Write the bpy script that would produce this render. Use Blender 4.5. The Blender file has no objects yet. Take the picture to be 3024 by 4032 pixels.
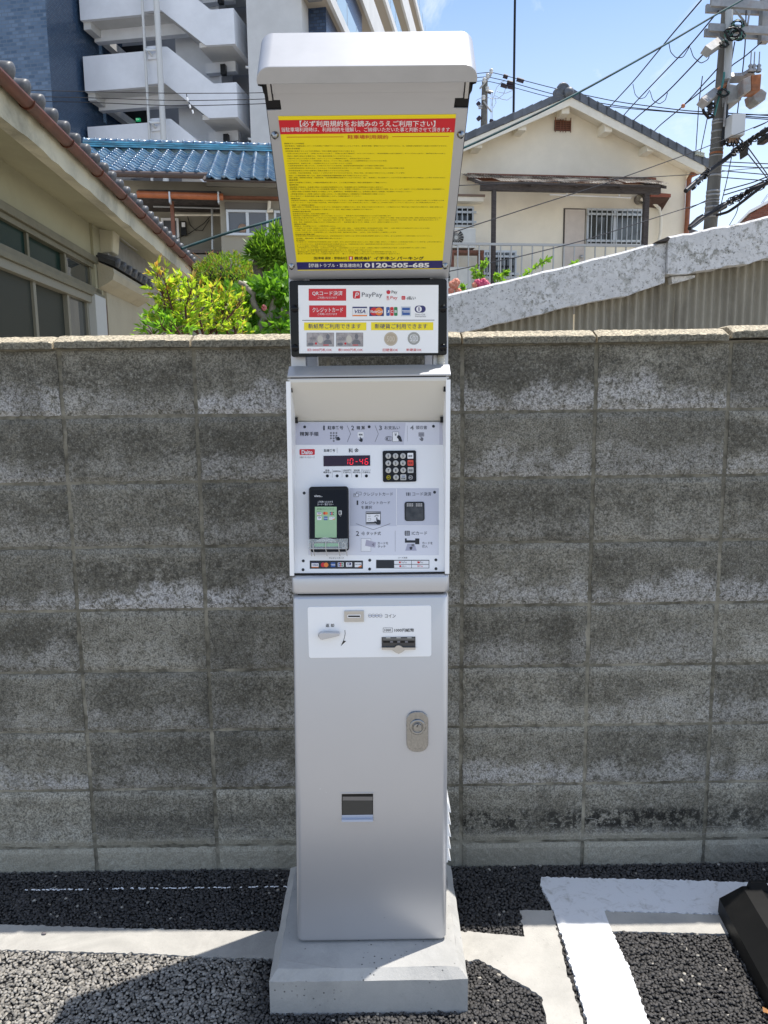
import bpy, bmesh, math, random
import numpy as np
from mathutils import Vector, Matrix, noise as mnoise
random.seed(7)
RNG = np.random.default_rng(11)
SC = bpy.context.scene
COL = SC.collection
rad = math.radians

# ------------------------------------------------------------------ camera
EYE = np.array([0.0, 0.0, 1.542])
FPX = 3030.0            # focal length in pixels of a 4032 pixel high picture
YAW, PITCH, ROLL = 0.0027, 0.1517, -0.012
def _basis():
    cy, sy, cp, sp = math.cos(YAW), math.sin(YAW), math.cos(PITCH), math.sin(PITCH)
    cr, sr = math.cos(ROLL), math.sin(ROLL)
    f = np.array([sy*cp, cy*cp, -sp]); r = np.array([cy, -sy, 0.0]); u = np.cross(r, f)
    return np.array([cr*r+sr*u, -sr*r+cr*u, f])
BAS = _basis()
cam_d = bpy.data.cameras.new('camera')
cam = bpy.data.objects.new('camera', cam_d); COL.objects.link(cam)
cam_d.sensor_fit = 'VERTICAL'; cam_d.sensor_height = 36.0
cam_d.lens = FPX/4032*36.0
cam_d.clip_start = 0.02; cam_d.clip_end = 3000
_m = Matrix.Identity(4)
for _i in range(3):
    _m[_i][0], _m[_i][1], _m[_i][2], _m[_i][3] = BAS[0][_i], BAS[1][_i], -BAS[2][_i], EYE[_i]
cam.matrix_world = _m
SC.camera = cam

# ------------------------------------------------------------------ sky and sun
SUN_DIR = Vector((0.305, 0.158, 1.0)).normalized()     # towards the sun: high, behind the wall, a little right
world = bpy.data.worlds.new('World'); SC.world = world
world.use_nodes = True
def build_world():
    nt = world.node_tree; nt.nodes.clear()
    out = nt.nodes.new('ShaderNodeOutputWorld'); bg = nt.nodes.new('ShaderNodeBackground')
    sky = nt.nodes.new('ShaderNodeTexSky'); sky.sky_type = 'NISHITA'; sky.sun_disc = False
    sky.sun_elevation = math.asin(SUN_DIR.z); sky.sun_rotation = math.atan2(SUN_DIR.x, SUN_DIR.y)
    sky.air_density = 1.0; sky.dust_density = 0.3; sky.ozone_density = 3.6; sky.altitude = 20
    tc = nt.nodes.new('ShaderNodeTexCoord'); sep = nt.nodes.new('ShaderNodeSeparateXYZ')
    nt.links.new(tc.outputs['Generated'], sep.inputs[0])
    def math_n(op, a, b=None, c=None, clamp=False):
        n = nt.nodes.new('ShaderNodeMath'); n.operation = op; n.use_clamp = clamp
        for i, v in enumerate((a, b, c)):
            if v is None: continue
            if isinstance(v, (int, float)): n.inputs[i].default_value = v
            else: nt.links.new(v, n.inputs[i])
        return n.outputs[0]
    # clouds lie on a high flat layer: direction / (height + a little)
    zz = math_n('ADD', math_n('MAXIMUM', sep.outputs['Z'], 0.0), 0.16)
    cx, cy = math_n('DIVIDE', sep.outputs['X'], zz), math_n('DIVIDE', sep.outputs['Y'], zz)
    cmb = nt.nodes.new('ShaderNodeCombineXYZ')
    nt.links.new(cx, cmb.inputs[0]); nt.links.new(cy, cmb.inputs[1])
    def cloud(scale, detail, rough, lo, hi, loc, stretch, dist):
        mp = nt.nodes.new('ShaderNodeMapping'); mp.inputs['Location'].default_value = loc
        mp.inputs['Rotation'].default_value = (0, 0, 0.6); mp.inputs['Scale'].default_value = stretch
        nt.links.new(cmb.outputs[0], mp.inputs[0])
        nz = nt.nodes.new('ShaderNodeTexNoise'); nz.inputs['Scale'].default_value = scale
        nz.inputs['Detail'].default_value = detail; nz.inputs['Roughness'].default_value = rough
        nz.inputs['Distortion'].default_value = dist
        nt.links.new(mp.outputs[0], nz.inputs['Vector'])
        mr = nt.nodes.new('ShaderNodeMapRange'); mr.interpolation_type = 'SMOOTHSTEP'
        mr.inputs['From Min'].default_value = lo; mr.inputs['From Max'].default_value = hi
        nt.links.new(nz.outputs['Fac'], mr.inputs['Value'])
        return mr.outputs['Result']
    c1 = cloud(1.2, 8, 0.55, 0.46, 0.76, (5.3, 1.9, 0), (1.0, 0.7, 1), 0.5)
    c2 = cloud(4.0, 9, 0.62, 0.47, 0.80, (2.7, 6.2, 0), (1.0, 0.45, 1), 0.7)
    cf = math_n('MAXIMUM', math_n('MULTIPLY', c1, 0.8), math_n('MULTIPLY', c2, 0.50))
    low = nt.nodes.new('ShaderNodeMapRange')
    low.inputs['From Min'].default_value = 0.0; low.inputs['From Max'].default_value = 0.46
    low.inputs['To Min'].default_value = 0.60; low.inputs['To Max'].default_value = 0.0
    nt.links.new(sep.outputs['Z'], low.inputs['Value'])          # thin milky layer towards the horizon
    tot = math_n('MAXIMUM', cf, low.outputs['Result'], clamp=True)
    mix = nt.nodes.new('ShaderNodeMix'); mix.data_type = 'RGBA'
    nt.links.new(tot, mix.inputs[0]); nt.links.new(sky.outputs[0], mix.inputs[6])
    mix.inputs[7].default_value = CLOUD
    nt.links.new(mix.outputs[2], bg.inputs['Color'])
    bg.inputs['Strength'].default_value = SKY_STRENGTH
    nt.links.new(bg.outputs[0], out.inputs[0])
SKY_STRENGTH = 0.10
CLOUD = (6.6, 6.5, 6.35, 1)
build_world()
sun_d = bpy.data.lights.new('sun', 'SUN'); sun_d.energy = 2.8; sun_d.angle = rad(0.53); sun_d.color = (1.0, 0.955, 0.89)
sun = bpy.data.objects.new('sun', sun_d); COL.objects.link(sun)
sun.rotation_mode = 'QUATERNION'; sun.rotation_quaternion = SUN_DIR.to_track_quat('Z', 'Y'); sun.location = (3, 3, 12)
SC.view_settings.view_transform = 'Standard'; SC.view_settings.look = 'None'
SC.view_settings.gamma = 1.0; SC.view_settings.use_curve_mapping = False
SC.view_settings.exposure = 1.15
SC.cycles.max_bounces = 8; SC.cycles.diffuse_bounces = 4; SC.cycles.glossy_bounces = 4
SC.cycles.transparent_max_bounces = 12; SC.cycles.use_denoising = True
SC.cycles.sample_clamp_indirect = 6.0

# ------------------------------------------------------------------ rays of the survey used to measure the place
def ray(px, py):
    return BAS.T @ np.array([(px-1512)/FPX, -(py-2016)/FPX, 1.0])
def at(px, py, y):                       # point on the upright plane y = const
    d = ray(px, py); return EYE + d*(y/d[1])
def gr(px, py, z=0.0):                   # point on the level plane z = const
    d = ray(px, py); return EYE + d*((z-EYE[2])/d[2])
class Plane:                             # a plane with its own two axes and normal, all in metres
    def __init__(s, o, u, v):
        s.o = np.array(o, float); s.u = np.array(u, float); s.v = np.array(v, float)
        s.u /= np.linalg.norm(s.u); s.v /= np.linalg.norm(s.v); s.n = np.cross(s.u, s.v)
    def hit(s, px, py, off=0.0):
        d = ray(px, py); t = ((s.o+s.n*off-EYE) @ s.n)/(d @ s.n); q = EYE+d*t-s.o
        return np.array([q @ s.u, q @ s.v])
    def w(s, a, b, c=0.0):
        return s.o + s.u*a + s.v*b + s.n*c

# ------------------------------------------------------------------ objects
ORG = {}
def setp(o, label=None, cat=None, group=None, kind=None):
    if label: o['label'] = label
    if cat: o['category'] = cat
    if group: o['group'] = group
    if kind: o['kind'] = kind
    return o
def thing(name, label, cat, loc=(0, 0, 0), group=None):
    o = bpy.data.objects.new(name, None); COL.objects.link(o); o.location = loc
    o.empty_display_size = 0.1
    ORG[o.name] = np.array(loc, float)
    return setp(o, label, cat, group)
def link(name, me, parent=None, loc=None):
    o = bpy.data.objects.new(name, me); COL.objects.link(o)
    base = ORG[parent.name] if parent else np.zeros(3)
    if parent: o.parent = parent
    l = np.array(loc, float) if loc is not None else base
    o.location = l - base
    ORG[o.name] = l
    return o
class MB:
    """collects polygons for ONE mesh"""
    def __init__(s): s.v = []; s.f = []; s.m = []; s.sm = []; s.n = 0
    def add(s, vs, fs, mi=0, smooth=False):
        vs = np.asarray(vs, float).reshape(-1, 3)
        b = s.n; s.v.append(vs); s.n += len(vs)
        for f in fs: s.f.append([b+i for i in f]); s.m.append(mi); s.sm.append(smooth)
        return s
    def mesh(s, name, mats, org=(0, 0, 0)):
        me = bpy.data.meshes.new(name)
        vs = (np.concatenate(s.v) if s.v else np.zeros((0, 3))) - np.array(org)
        me.from_pydata(vs.tolist(), [], s.f)
        for m in (mats if isinstance(mats, (list, tuple)) else [mats]): me.materials.append(m)
        if s.f:
            me.polygons.foreach_set('material_index', s.m); me.polygons.foreach_set('use_smooth', s.sm)
        me.update(); return me
    def build(s, name, mats, parent=None, kind=None, label=None, bevel=0, seg=2, fix=True):
        org = ORG[parent.name] if parent else np.zeros(3)
        me = s.mesh(name, mats, org)
        if bevel or fix:
            bm = bmesh.new(); bm.from_mesh(me)
            if bevel: bmesh.ops.remove_doubles(bm, verts=bm.verts, dist=1e-6)
            if fix: bmesh.ops.recalc_face_normals(bm, faces=bm.faces)
            if bevel:
                es = [e for e in bm.edges if len(e.link_faces) == 2 and e.calc_face_angle(0) > 0.5]
                bmesh.ops.bevel(bm, geom=es, offset=bevel, segments=seg, profile=0.6, affect='EDGES', clamp_overlap=True)
            bm.to_mesh(me); bm.free()
        o = link(name, me, parent)
        return setp(o, label, None, None, kind)
    # shapes
    def hexa(s, p, mi=0):                # eight corners: bottom ring then top ring
        return s.add(p, [(3, 2, 1, 0), (4, 5, 6, 7), (0, 1, 5, 4), (1, 2, 6, 5), (2, 3, 7, 6), (3, 0, 4, 7)], mi)
    def box(s, x0, x1, y0, y1, z0, z1, mi=0):
        return s.hexa([(x0, y0, z0), (x1, y0, z0), (x1, y1, z0), (x0, y1, z0), (x0, y0, z1), (x1, y0, z1), (x1, y1, z1), (x0, y1, z1)], mi)
    def pbox(s, P, a0, a1, b0, b1, c0, c1, mi=0):     # box in a Plane's own axes
        return s.hexa([P.w(a0, b0, c0), P.w(a1, b0, c0), P.w(a1, b0, c1), P.w(a0, b0, c1), P.w(a0, b1, c0), P.w(a1, b1, c0), P.w(a1, b1, c1), P.w(a0, b1, c1)], mi)
    def prism(s, ring, vec, mi=0, smooth=False):      # closed ring of points pushed along vec
        ring = np.asarray(ring, float); n = len(ring); vec = np.asarray(vec, float)
        fs = [tuple(range(n))[::-1], tuple(range(n, 2*n))]
        s.add(np.concatenate([ring, ring+vec]), fs, mi)
        s.add(np.concatenate([ring, ring+vec]), [(i, (i+1) % n, n+(i+1) % n, n+i) for i in range(n)], mi, smooth)
        return s
    def quad(s, a, b, c, d, mi=0): return s.add([a, b, c, d], [(0, 1, 2, 3)], mi)
    def tube(s, pts, r, seg=8, mi=0, caps=True, smooth=True):
        pts = np.asarray(pts, float); n = len(pts)
        rr = r if hasattr(r, '__len__') else [r]*n
        t = np.gradient(pts, axis=0); t /= np.linalg.norm(t, axis=1)[:, None]+1e-12
        up = np.array([0, 0, 1.0]) if abs(t[0][2]) < 0.9 else np.array([1.0, 0, 0])
        vs = []
        a = np.cross(t[0], up); a /= np.linalg.norm(a)
        for i in range(n):
            a = a - t[i]*(a @ t[i]); a /= np.linalg.norm(a); b = np.cross(t[i], a)
            for k in range(seg):
                w = 2*math.pi*k/seg; vs.append(pts[i]+rr[i]*(a*math.cos(w)+b*math.sin(w)))
        fs = [(i*seg+k, i*seg+(k+1) % seg, (i+1)*seg+(k+1) % seg, (i+1)*seg+k) for i in range(n-1) for k in range(seg)]
        s.add(vs, fs, mi, smooth)
        if caps: s.add(vs[:seg], [tuple(range(seg))[::-1]], mi); s.add(vs[-seg:], [tuple(range(seg))], mi)
        return s
    def lathe(s, o, axis, prof, seg=16, mi=0, smooth=True):   # prof: (radius, distance along axis)
        axis = np.asarray(axis, float); axis /= np.linalg.norm(axis); o = np.asarray(o, float)
        up = np.array([0, 0, 1.0]) if abs(axis[2]) < 0.9 else np.array([1.0, 0, 0])
        a = np.cross(axis, up); a /= np.linalg.norm(a); b = np.cross(axis, a)
        vs = [o+axis*h+r*(a*math.cos(2*math.pi*k/seg)+b*math.sin(2*math.pi*k/seg)) for r, h in prof for k in range(seg)]
        fs = [(i*seg+k, i*seg+(k+1) % seg, (i+1)*seg+(k+1) % seg, (i+1)*seg+k) for i in range(len(prof)-1) for k in range(seg)]
        s.add(vs, fs, mi, smooth)
        return s
    def ball(s, c, r, mi=0, seg=8, rings=5, sq=(1, 1, 1)):
        vs = []; c = np.asarray(c, float)
        for i in range(rings+1):
            th = math.pi*i/rings
            for k in range(seg):
                ph = 2*math.pi*k/seg
                vs.append(c+r*np.array([math.sin(th)*math.cos(ph)*sq[0], math.sin(th)*math.sin(ph)*sq[1], math.cos(th)*sq[2]]))
        fs = [(i*seg+k, (i+1)*seg+k, (i+1)*seg+(k+1) % seg, i*seg+(k+1) % seg) for i in range(rings) for k in range(seg)]
        return s.add(vs, fs, mi, True)
def rrect(x0, x1, y0, y1, r, n=4):
    pts = []
    for cx, cy, a in ((x1-r, y0+r, -90), (x1-r, y1-r, 0), (x0+r, y1-r, 90), (x0+r, y0+r, 180)):
        for i in range(n+1):
            w = rad(a+90*i/n); pts.append((cx+r*math.cos(w), cy+r*math.sin(w)))
    return pts
def copy_as(o, name, parent, loc, label=None, group=None):
    c = o.copy(); COL.objects.link(c); c.name = name
    c.parent = parent; base = ORG[parent.name] if parent else np.zeros(3)
    c.location = np.array(loc, float)-base; ORG[c.name] = np.array(loc, float)
    return c

# ------------------------------------------------------------------ materials
class NT:
    def __init__(s, name):
        s.mat = bpy.data.materials.new(name); s.mat.use_nodes = True
        s.t = s.mat.node_tree; s.b = s.t.nodes['Principled BSDF']; s.out = s.t.nodes['Material Output']
    def n(s, typ, **kw):
        nd = s.t.nodes.new(typ)
        for k, v in kw.items(): setattr(nd, k, v)
        return nd
    def l(s, a, b): s.t.links.new(a, b)
    def put(s, inp, v):
        if isinstance(v, (int, float)): inp.default_value = v
        elif isinstance(v, (tuple, list)): inp.default_value = tuple(v)+((1,) if len(v) == 3 and inp.type == 'RGBA' else ())
        else: s.l(v, inp)
    def math(s, op, a, b=0.0, clamp=False):
        nd = s.n('ShaderNodeMath', operation=op, use_clamp=clamp); s.put(nd.inputs[0], a); s.put(nd.inputs[1], b); return nd.outputs[0]
    def mix(s, f, a, b, mode='MIX'):
        nd = s.n('ShaderNodeMix', data_type='RGBA', blend_type=mode); s.put(nd.inputs[0], f); s.put(nd.inputs[6], a); s.put(nd.inputs[7], b); return nd.outputs[2]
    def ramp(s, v, lo, hi, a=0.0, b=1.0, smooth=True):
        nd = s.n('ShaderNodeMapRange', interpolation_type='SMOOTHSTEP' if smooth else 'LINEAR')
        s.put(nd.inputs['Value'], v); nd.inputs['From Min'].default_value = lo; nd.inputs['From Max'].default_value = hi
        nd.inputs['To Min'].default_value = a; nd.inputs['To Max'].default_value = b; return nd.outputs['Result']
    def coord(s, scale=(1, 1, 1), kind='Object', shift=True):
        tc = s.n('ShaderNodeTexCoord'); mp = s.n('ShaderNodeMapping'); mp.inputs['Scale'].default_value = scale
        s.l(tc.outputs[kind], mp.inputs[0])
        if shift:
            oi = s.n('ShaderNodeObjectInfo'); m = s.n('ShaderNodeVectorMath', operation='SCALE'); m.inputs[0].default_value = (17.3, 9.1, 23.7)
            s.l(oi.outputs['Random'], m.inputs['Scale']); s.l(m.outputs[0], mp.inputs['Location'])
        return mp.outputs[0]
    def noise(s, vec, scale, detail=4, rough=0.55, dist=0.0):
        nd = s.n('ShaderNodeTexNoise'); s.l(vec, nd.inputs['Vector']); nd.inputs['Scale'].default_value = scale
        nd.inputs['Detail'].default_value = detail; nd.inputs['Roughness'].default_value = rough; nd.inputs['Distortion'].default_value = dist
        return nd.outputs['Fac']
    def bump(s, h, strength, dist=0.01):
        nd = s.n('ShaderNodeBump'); nd.inputs['Strength'].default_value = strength; nd.inputs['Distance'].default_value = dist
        s.l(h, nd.inputs['Height']); s.l(nd.outputs[0], s.b.inputs['Normal']); return nd
    def base(s, c): s.put(s.b.inputs['Base Color'], c); return s
    def set(s, rough=None, metal=None, spec=None, coat=None):
        if rough is not None: s.put(s.b.inputs['Roughness'], rough)
        if metal is not None: s.put(s.b.inputs['Metallic'], metal)
        if spec is not None: s.put(s.b.inputs['Specular IOR Level'], spec)
        if coat is not None: s.put(s.b.inputs['Coat Weight'], coat)
        return s
def mat(name, col, rough=0.5, metal=0.0, spec=0.5, var=0.0, vscale=8.0, bump=0.0, bscale=200.0, dirt=None, dscale=3.0, damt=0.5, rand=0.0, bdist=0.002, stretch=(1, 1, 1)):
    m = NT(name); c = tuple(col)+(1,); v = m.coord(stretch)
    cur = c
    if var:
        cur = m.mix(m.ramp(m.noise(v, vscale, 6, 0.6), 0.3, 0.7), tuple(x*(1-var) for x in col)+(1,), tuple(min(1, x*(1+var)) for x in col)+(1,))
    if dirt is not None:
        cur = m.mix(m.math('MULTIPLY', m.ramp(m.noise(v, dscale, 8, 0.65, 0.4), 0.45, 0.72), damt), cur, tuple(dirt)+(1,))
    if rand:
        oi = m.n('ShaderNodeObjectInfo')
        hs = m.n('ShaderNodeHueSaturation'); m.put(hs.inputs['Value'], m.ramp(oi.outputs['Random'], 0, 1, 1-rand, 1+rand, False)); m.put(hs.inputs['Color'], cur)
        cur = hs.outputs[0]
    m.base(cur).set(rough, metal, spec)
    if bump: m.bump(m.noise(v, bscale, 3, 0.6), bump, bdist)
    return m.mat
def leaf_mat(name, cols, trans=0.45, rough=0.45):
    m = NT(name); m.t.nodes.remove(m.b)
    geo = m.n('ShaderNodeNewGeometry'); oi = m.n('ShaderNodeObjectInfo')
    r = m.math('FRACT', m.math('ADD', geo.outputs['Random Per Island'], oi.outputs['Random']))
    cr = m.n('ShaderNodeValToRGB'); m.l(r, cr.inputs[0])
    e = cr.color_ramp.elements
    while len(e) < len(cols): e.new(0.5)
    for i, c in enumerate(cols): e[i].position = i/(len(cols)-1); e[i].color = tuple(c)+(1,)
    d = m.n('ShaderNodeBsdfPrincipled'); m.l(cr.outputs[0], d.inputs['Base Color']); d.inputs['Roughness'].default_value = rough
    d.inputs['Specular IOR Level'].default_value = 0.35
    t = m.n('ShaderNodeBsdfTranslucent')
    tcol = m.mix(1.0, cr.outputs[0], (1.6, 1.75, 0.7, 1), 'MULTIPLY'); m.l(tcol, t.inputs[0])
    mx = m.n('ShaderNodeMixShader'); mx.inputs[0].default_value = trans
    m.l(d.outputs[0], mx.inputs[1]); m.l(t.outputs[0], mx.inputs[2]); m.l(mx.outputs[0], m.out.inputs[0])
    return m.mat
def emis(name, col, strength):
    m = NT(name); m.base(tuple(col)); m.put(m.b.inputs['Emission Color'], tuple(col)); m.b.inputs['Emission Strength'].default_value = strength
    return m.mat
def glass_mat(name, tint=(0.02, 0.025, 0.025), rough=0.04, spec=0.9):
    m = NT(name); m.base(tint).set(rough, 0, spec); return m.mat

M = {}
M['silver'] = mat('silver paint', (0.515, 0.52, 0.54), 0.36, 0.5, 0.5, var=0.02, vscale=2, bump=0.05, bscale=900, bdist=0.0005)
M['silver_cap'] = mat('hood silver paint', (0.44, 0.445, 0.46), 0.42, 0.35, 0.5, var=0.04, vscale=14, bump=0.05, bscale=700, bdist=0.0005)  # silver of hood and top cap, slightly darker and duller than the cabinet
M['chrome'] = mat('chrome', (0.30, 0.305, 0.31), 0.10, 1.0, var=0.12, vscale=160)
M['steel'] = mat('stainless steel', (0.5, 0.5, 0.5), 0.3, 0.95)
M['white'] = mat('white powder coat', (0.88, 0.885, 0.89), 0.36, 0.0, 0.5)
M['panel'] = mat('white printed panel', (0.86, 0.865, 0.88), 0.2, 0.0, 0.5)
M['band'] = mat('pale grey print', (0.54, 0.54, 0.62), 0.2)
M['band2'] = mat('paler grey print', (0.68, 0.685, 0.75), 0.2)
M['black'] = mat('black plastic', (0.010, 0.010, 0.011), 0.35, 0, 0.25)
M['blackgloss'] = mat('black gloss plastic', (0.004, 0.004, 0.006), 0.10, 0, 0.22)
M['ink'] = mat('black ink', (0.012, 0.012, 0.016), 0.4)
M['inkgrey'] = mat('grey ink', (0.16, 0.16, 0.18), 0.4)
M['inkpaper'] = mat('white ink', (0.80, 0.80, 0.82), 0.4)
M['red'] = mat('red ink', (0.60, 0.012, 0.022), 0.35)
M['redline'] = mat('orange red ink', (0.58, 0.10, 0.02), 0.35)
M['yellow'] = mat('yellow print', (0.88, 0.72, 0.006), 0.3)
M['brown_ink'] = mat('dark ink on yellow', (0.06, 0.05, 0.012), 0.4)
M['navy'] = mat('navy print', (0.022, 0.018, 0.13), 0.3)
M['blueink'] = mat('blue ink', (0.03, 0.10, 0.34), 0.35)
M['orange'] = mat('orange ink', (0.82, 0.22, 0.03), 0.35)
M['greenink'] = mat('green ink', (0.02, 0.22, 0.07), 0.35)
M['lcd'] = mat('green backlit screen', (0.34, 0.52, 0.30), 0.25)
M['ledbg'] = mat('dark led window', (0.022, 0.004, 0.016), 0.1)
M['led'] = emis('red led', (0.9, 0.01, 0.03), 0.45)
M['notegrey'] = mat('banknote print', (0.36, 0.33, 0.33), 0.4, var=0.25, vscale=120)
M['coin_old'] = mat('dull brass coin print', (0.46, 0.38, 0.28), 0.4)
M['coin_new'] = mat('two tone coin print', (0.22, 0.22, 0.20), 0.4)
M['keygrey'] = mat('grey key', (0.52, 0.52, 0.50), 0.35)
M['clear'] = None
# ================================================================== ground
def bounce_ground_mat():
    m = NT('pale bounce ground'); v = m.coord(shift=False)
    m.base(m.mix(m.noise(v, 90, 4), (0.23, 0.212, 0.182, 1), (0.42, 0.388, 0.335, 1))).set(0.8, 0, 0.3)  # made paler and warmer than the real asphalt, to bounce fill onto shaded fronts
    m.bump(m.noise(v, 120, 2), 0.6, 0.006); return m.mat
M['asphalt'] = bounce_ground_mat()
g = MB(); g.quad((-400, -400, -0.007), (400, -400, -0.007), (400, 1500, -0.007), (-400, 1500, -0.007))
g.build('ground', M['asphalt'], kind='structure')
M['binder'] = mat('dark binder', (0.012, 0.012, 0.013), 0.7)
g = MB(); g.quad((-1.77, 1.33, -0.004), (1.77, 1.33, -0.004), (1.77, 2.34, -0.004), (-1.77, 2.34, -0.004)); g.build('asphalt_surface', M['binder'], kind='structure')

def concrete_mat(name, c1, c2, pit=0.4, rough=0.85, stain=(0.2, 0.19, 0.17), samt=0.25):
    m = NT(name); v = m.coord(shift=False)
    a = m.mix(m.ramp(m.noise(v, 6, 8, 0.62), 0.3, 0.7), c1+(1,), c2+(1,))
    a = m.mix(m.math('MULTIPLY', m.ramp(m.noise(v, 14, 6, 0.7, 0.5), 0.55, 0.75), samt), a, stain+(1,))
    vo = m.n('ShaderNodeTexVoronoi'); m.l(v, vo.inputs['Vector']); vo.inputs['Scale'].default_value = 75
    vn = m.noise(v, 11, 2)
    hole = m.math('MULTIPLY', m.ramp(vo.outputs['Distance'], 0.10, 0.22, 1, 0), m.ramp(vn, 0.50, 0.64))
    a = m.mix(m.math('MULTIPLY', hole, pit), a, (0.05, 0.05, 0.045, 1))
    a = m.mix(m.math('MULTIPLY', m.noise(v, 420, 2), 0.22), a, (0.12, 0.115, 0.11, 1))
    a = m.mix(m.math('MULTIPLY', m.ramp(m.noise(v, 3.1, 7, 0.7, 0.8), 0.48, 0.66), 0.35), a, tuple(x*0.62 for x in c1)+(1,))
    m.base(a).set(rough, 0, 0.3)
    m.bump(m.math('SUBTRACT', m.noise(v, 160, 4, 0.65), m.math('MULTIPLY', hole, 1.4)), 0.35, 0.003)
    return m.mat
M['concrete'] = concrete_mat('poured concrete', (0.40, 0.385, 0.35), (0.50, 0.48, 0.435), 0.15)
M['plinth'] = concrete_mat('plinth concrete', (0.40, 0.395, 0.375), (0.49, 0.48, 0.45), 0.9)
def paint_mat():
    m = NT('white road paint'); v = m.coord(shift=False)
    a = m.mix(m.ramp(m.noise(v, 22, 9, 0.72, 0.6), 0.50, 0.74), (0.76, 0.765, 0.77, 1), (0.46, 0.45, 0.42, 1))
    m.base(a).set(0.55, 0, 0.4); m.bump(m.noise(v, 140, 4, 0.7), 0.4, 0.003); return m.mat
M['paint'] = paint_mat()

def ragged(poly, amp=0.004, step=0.012, seed=0, rough_edges=None):
    r = np.random.default_rng(seed); out = []
    n = len(poly)
    for i in range(n):
        a, b = np.array(poly[i], float), np.array(poly[(i+1) % n], float)
        L = np.linalg.norm(b-a); k = max(1, int(L/step)); nn = np.array([-(b-a)[1], (b-a)[0]])/(L+1e-9)
        am = amp if rough_edges is None or i in rough_edges else amp*0.12
        for j in range(k):
            out.append(a+(b-a)*j/k+(nn*r.normal(0, am) if j else 0))
    return out
def flat(name, poly, z, thick, m, kind='structure'):
    mb = MB(); mb.prism([(p[0], p[1], z-thick) for p in poly], (0, 0, thick)); return mb.build(name, m, kind=kind)
Z8 = lambda x, y: gr(1824+x*0.72333, 3200+y*0.72333)[:2]
Z1 = lambda x, y: gr(x*0.72333, 3500+y*0.72333)[:2]
S_LEFT = ragged([(-3.2, Z1(0, 340)[1]), tuple(Z1(0, 340)), tuple(Z1(800, 362)), tuple(Z1(1100, 378)), tuple(Z1(1380, 386)), (-0.26, Z1(1500, 392)[1]), (-0.26, Z1(1500, 245)[1]), tuple(Z1(1340, 238)), tuple(Z1(600, 222)), tuple(Z1(0, 203)), (-3.2, Z1(0, 203)[1])], 0.0018, 0.009, 1)
S_PATCH = ragged([Z8(-60, 650), Z8(200, 672), Z8(335, 684), Z8(308, 541), Z8(485, 541), Z8(560, 860), Z8(652, 1148), Z8(700, 1500), Z8(520, 1500), Z8(452, 1150), Z8(428, 1015), Z8(360, 965), Z8(262, 918), Z8(180, 860), Z8(85, 808), Z8(28, 820), Z8(-60, 800)], 0.0018, 0.009, 2)
S_RIGHT = ragged([Z8(765, 545), Z8(1000, 553), Z8(1390, 566), (3.0, Z8(1390, 566)[1]-0.01), (3.0, Z8(1430, 668)[1]-0.01), Z8(1430, 668), Z8(1100, 660), Z8(805, 655)], 0.0016, 0.009, 3)
L_LONG = ragged([Z8(425, 362), Z8(700, 369), Z8(1300, 382), Z8(1659, 398), (3.0, Z8(1659, 398)[1]), (3.0, Z8(1390, 562)[1]), Z8(1390, 562), Z8(1000, 552), Z8(760, 545), Z8(485, 541), Z8(470, 500), Z8(418, 405)], 0.0022, 0.006, 4, rough_edges={0, 1, 2, 6, 7, 10, 11})
L_CROSS = ragged([Z8(490, 543), Z8(766, 547), Z8(806, 655), Z8(842, 730), Z8(900, 862), Z8(960, 1020), Z8(1008, 1150), Z8(1110, 1420), Z8(770, 1420), Z8(672, 1150), Z8(600, 890), Z8(548, 710), Z8(520, 648)], 0.0020, 0.006, 5, rough_edges={2, 3, 4, 5, 6, 8, 9, 10, 11})
flat('concrete_strip', S_LEFT, 0.006, 0.03, M['concrete'])
flat('concrete_strip', S_PATCH, 0.006, 0.03, M['concrete'])
flat('concrete_strip', S_RIGHT, 0.006, 0.03, M['concrete'])
flat('white_line', L_LONG, 0.0085, 0.03, M['paint'])
flat('white_line', L_CROSS, 0.0105, 0.03, M['paint'])
# thin trace of a sprayed white string line on the aggregate
tr = MB()
for i in range(190):
    if random.random() < 0.45: continue
    x = -1.15+i*0.0046; q = Z1(900, 10); p = (x, q[1]+random.gauss(0, 0.0016), 0.0075+random.uniform(0, 0.002))
    s_ = random.uniform(0.0012, 0.0028)
    tr.add([(p[0]-s_*1.8, p[1]-s_*0.5, p[2]), (p[0]+s_*1.5, p[1]-s_*0.6, p[2]), (p[0]+s_*1.7, p[1]+s_*0.6, p[2]+0.0015), (p[0]-s_, p[1]+s_*0.7, p[2]+0.0015)], [(0, 1, 2, 3)])
tr.build('paint_specks', M['paint'], kind='stuff')

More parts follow.
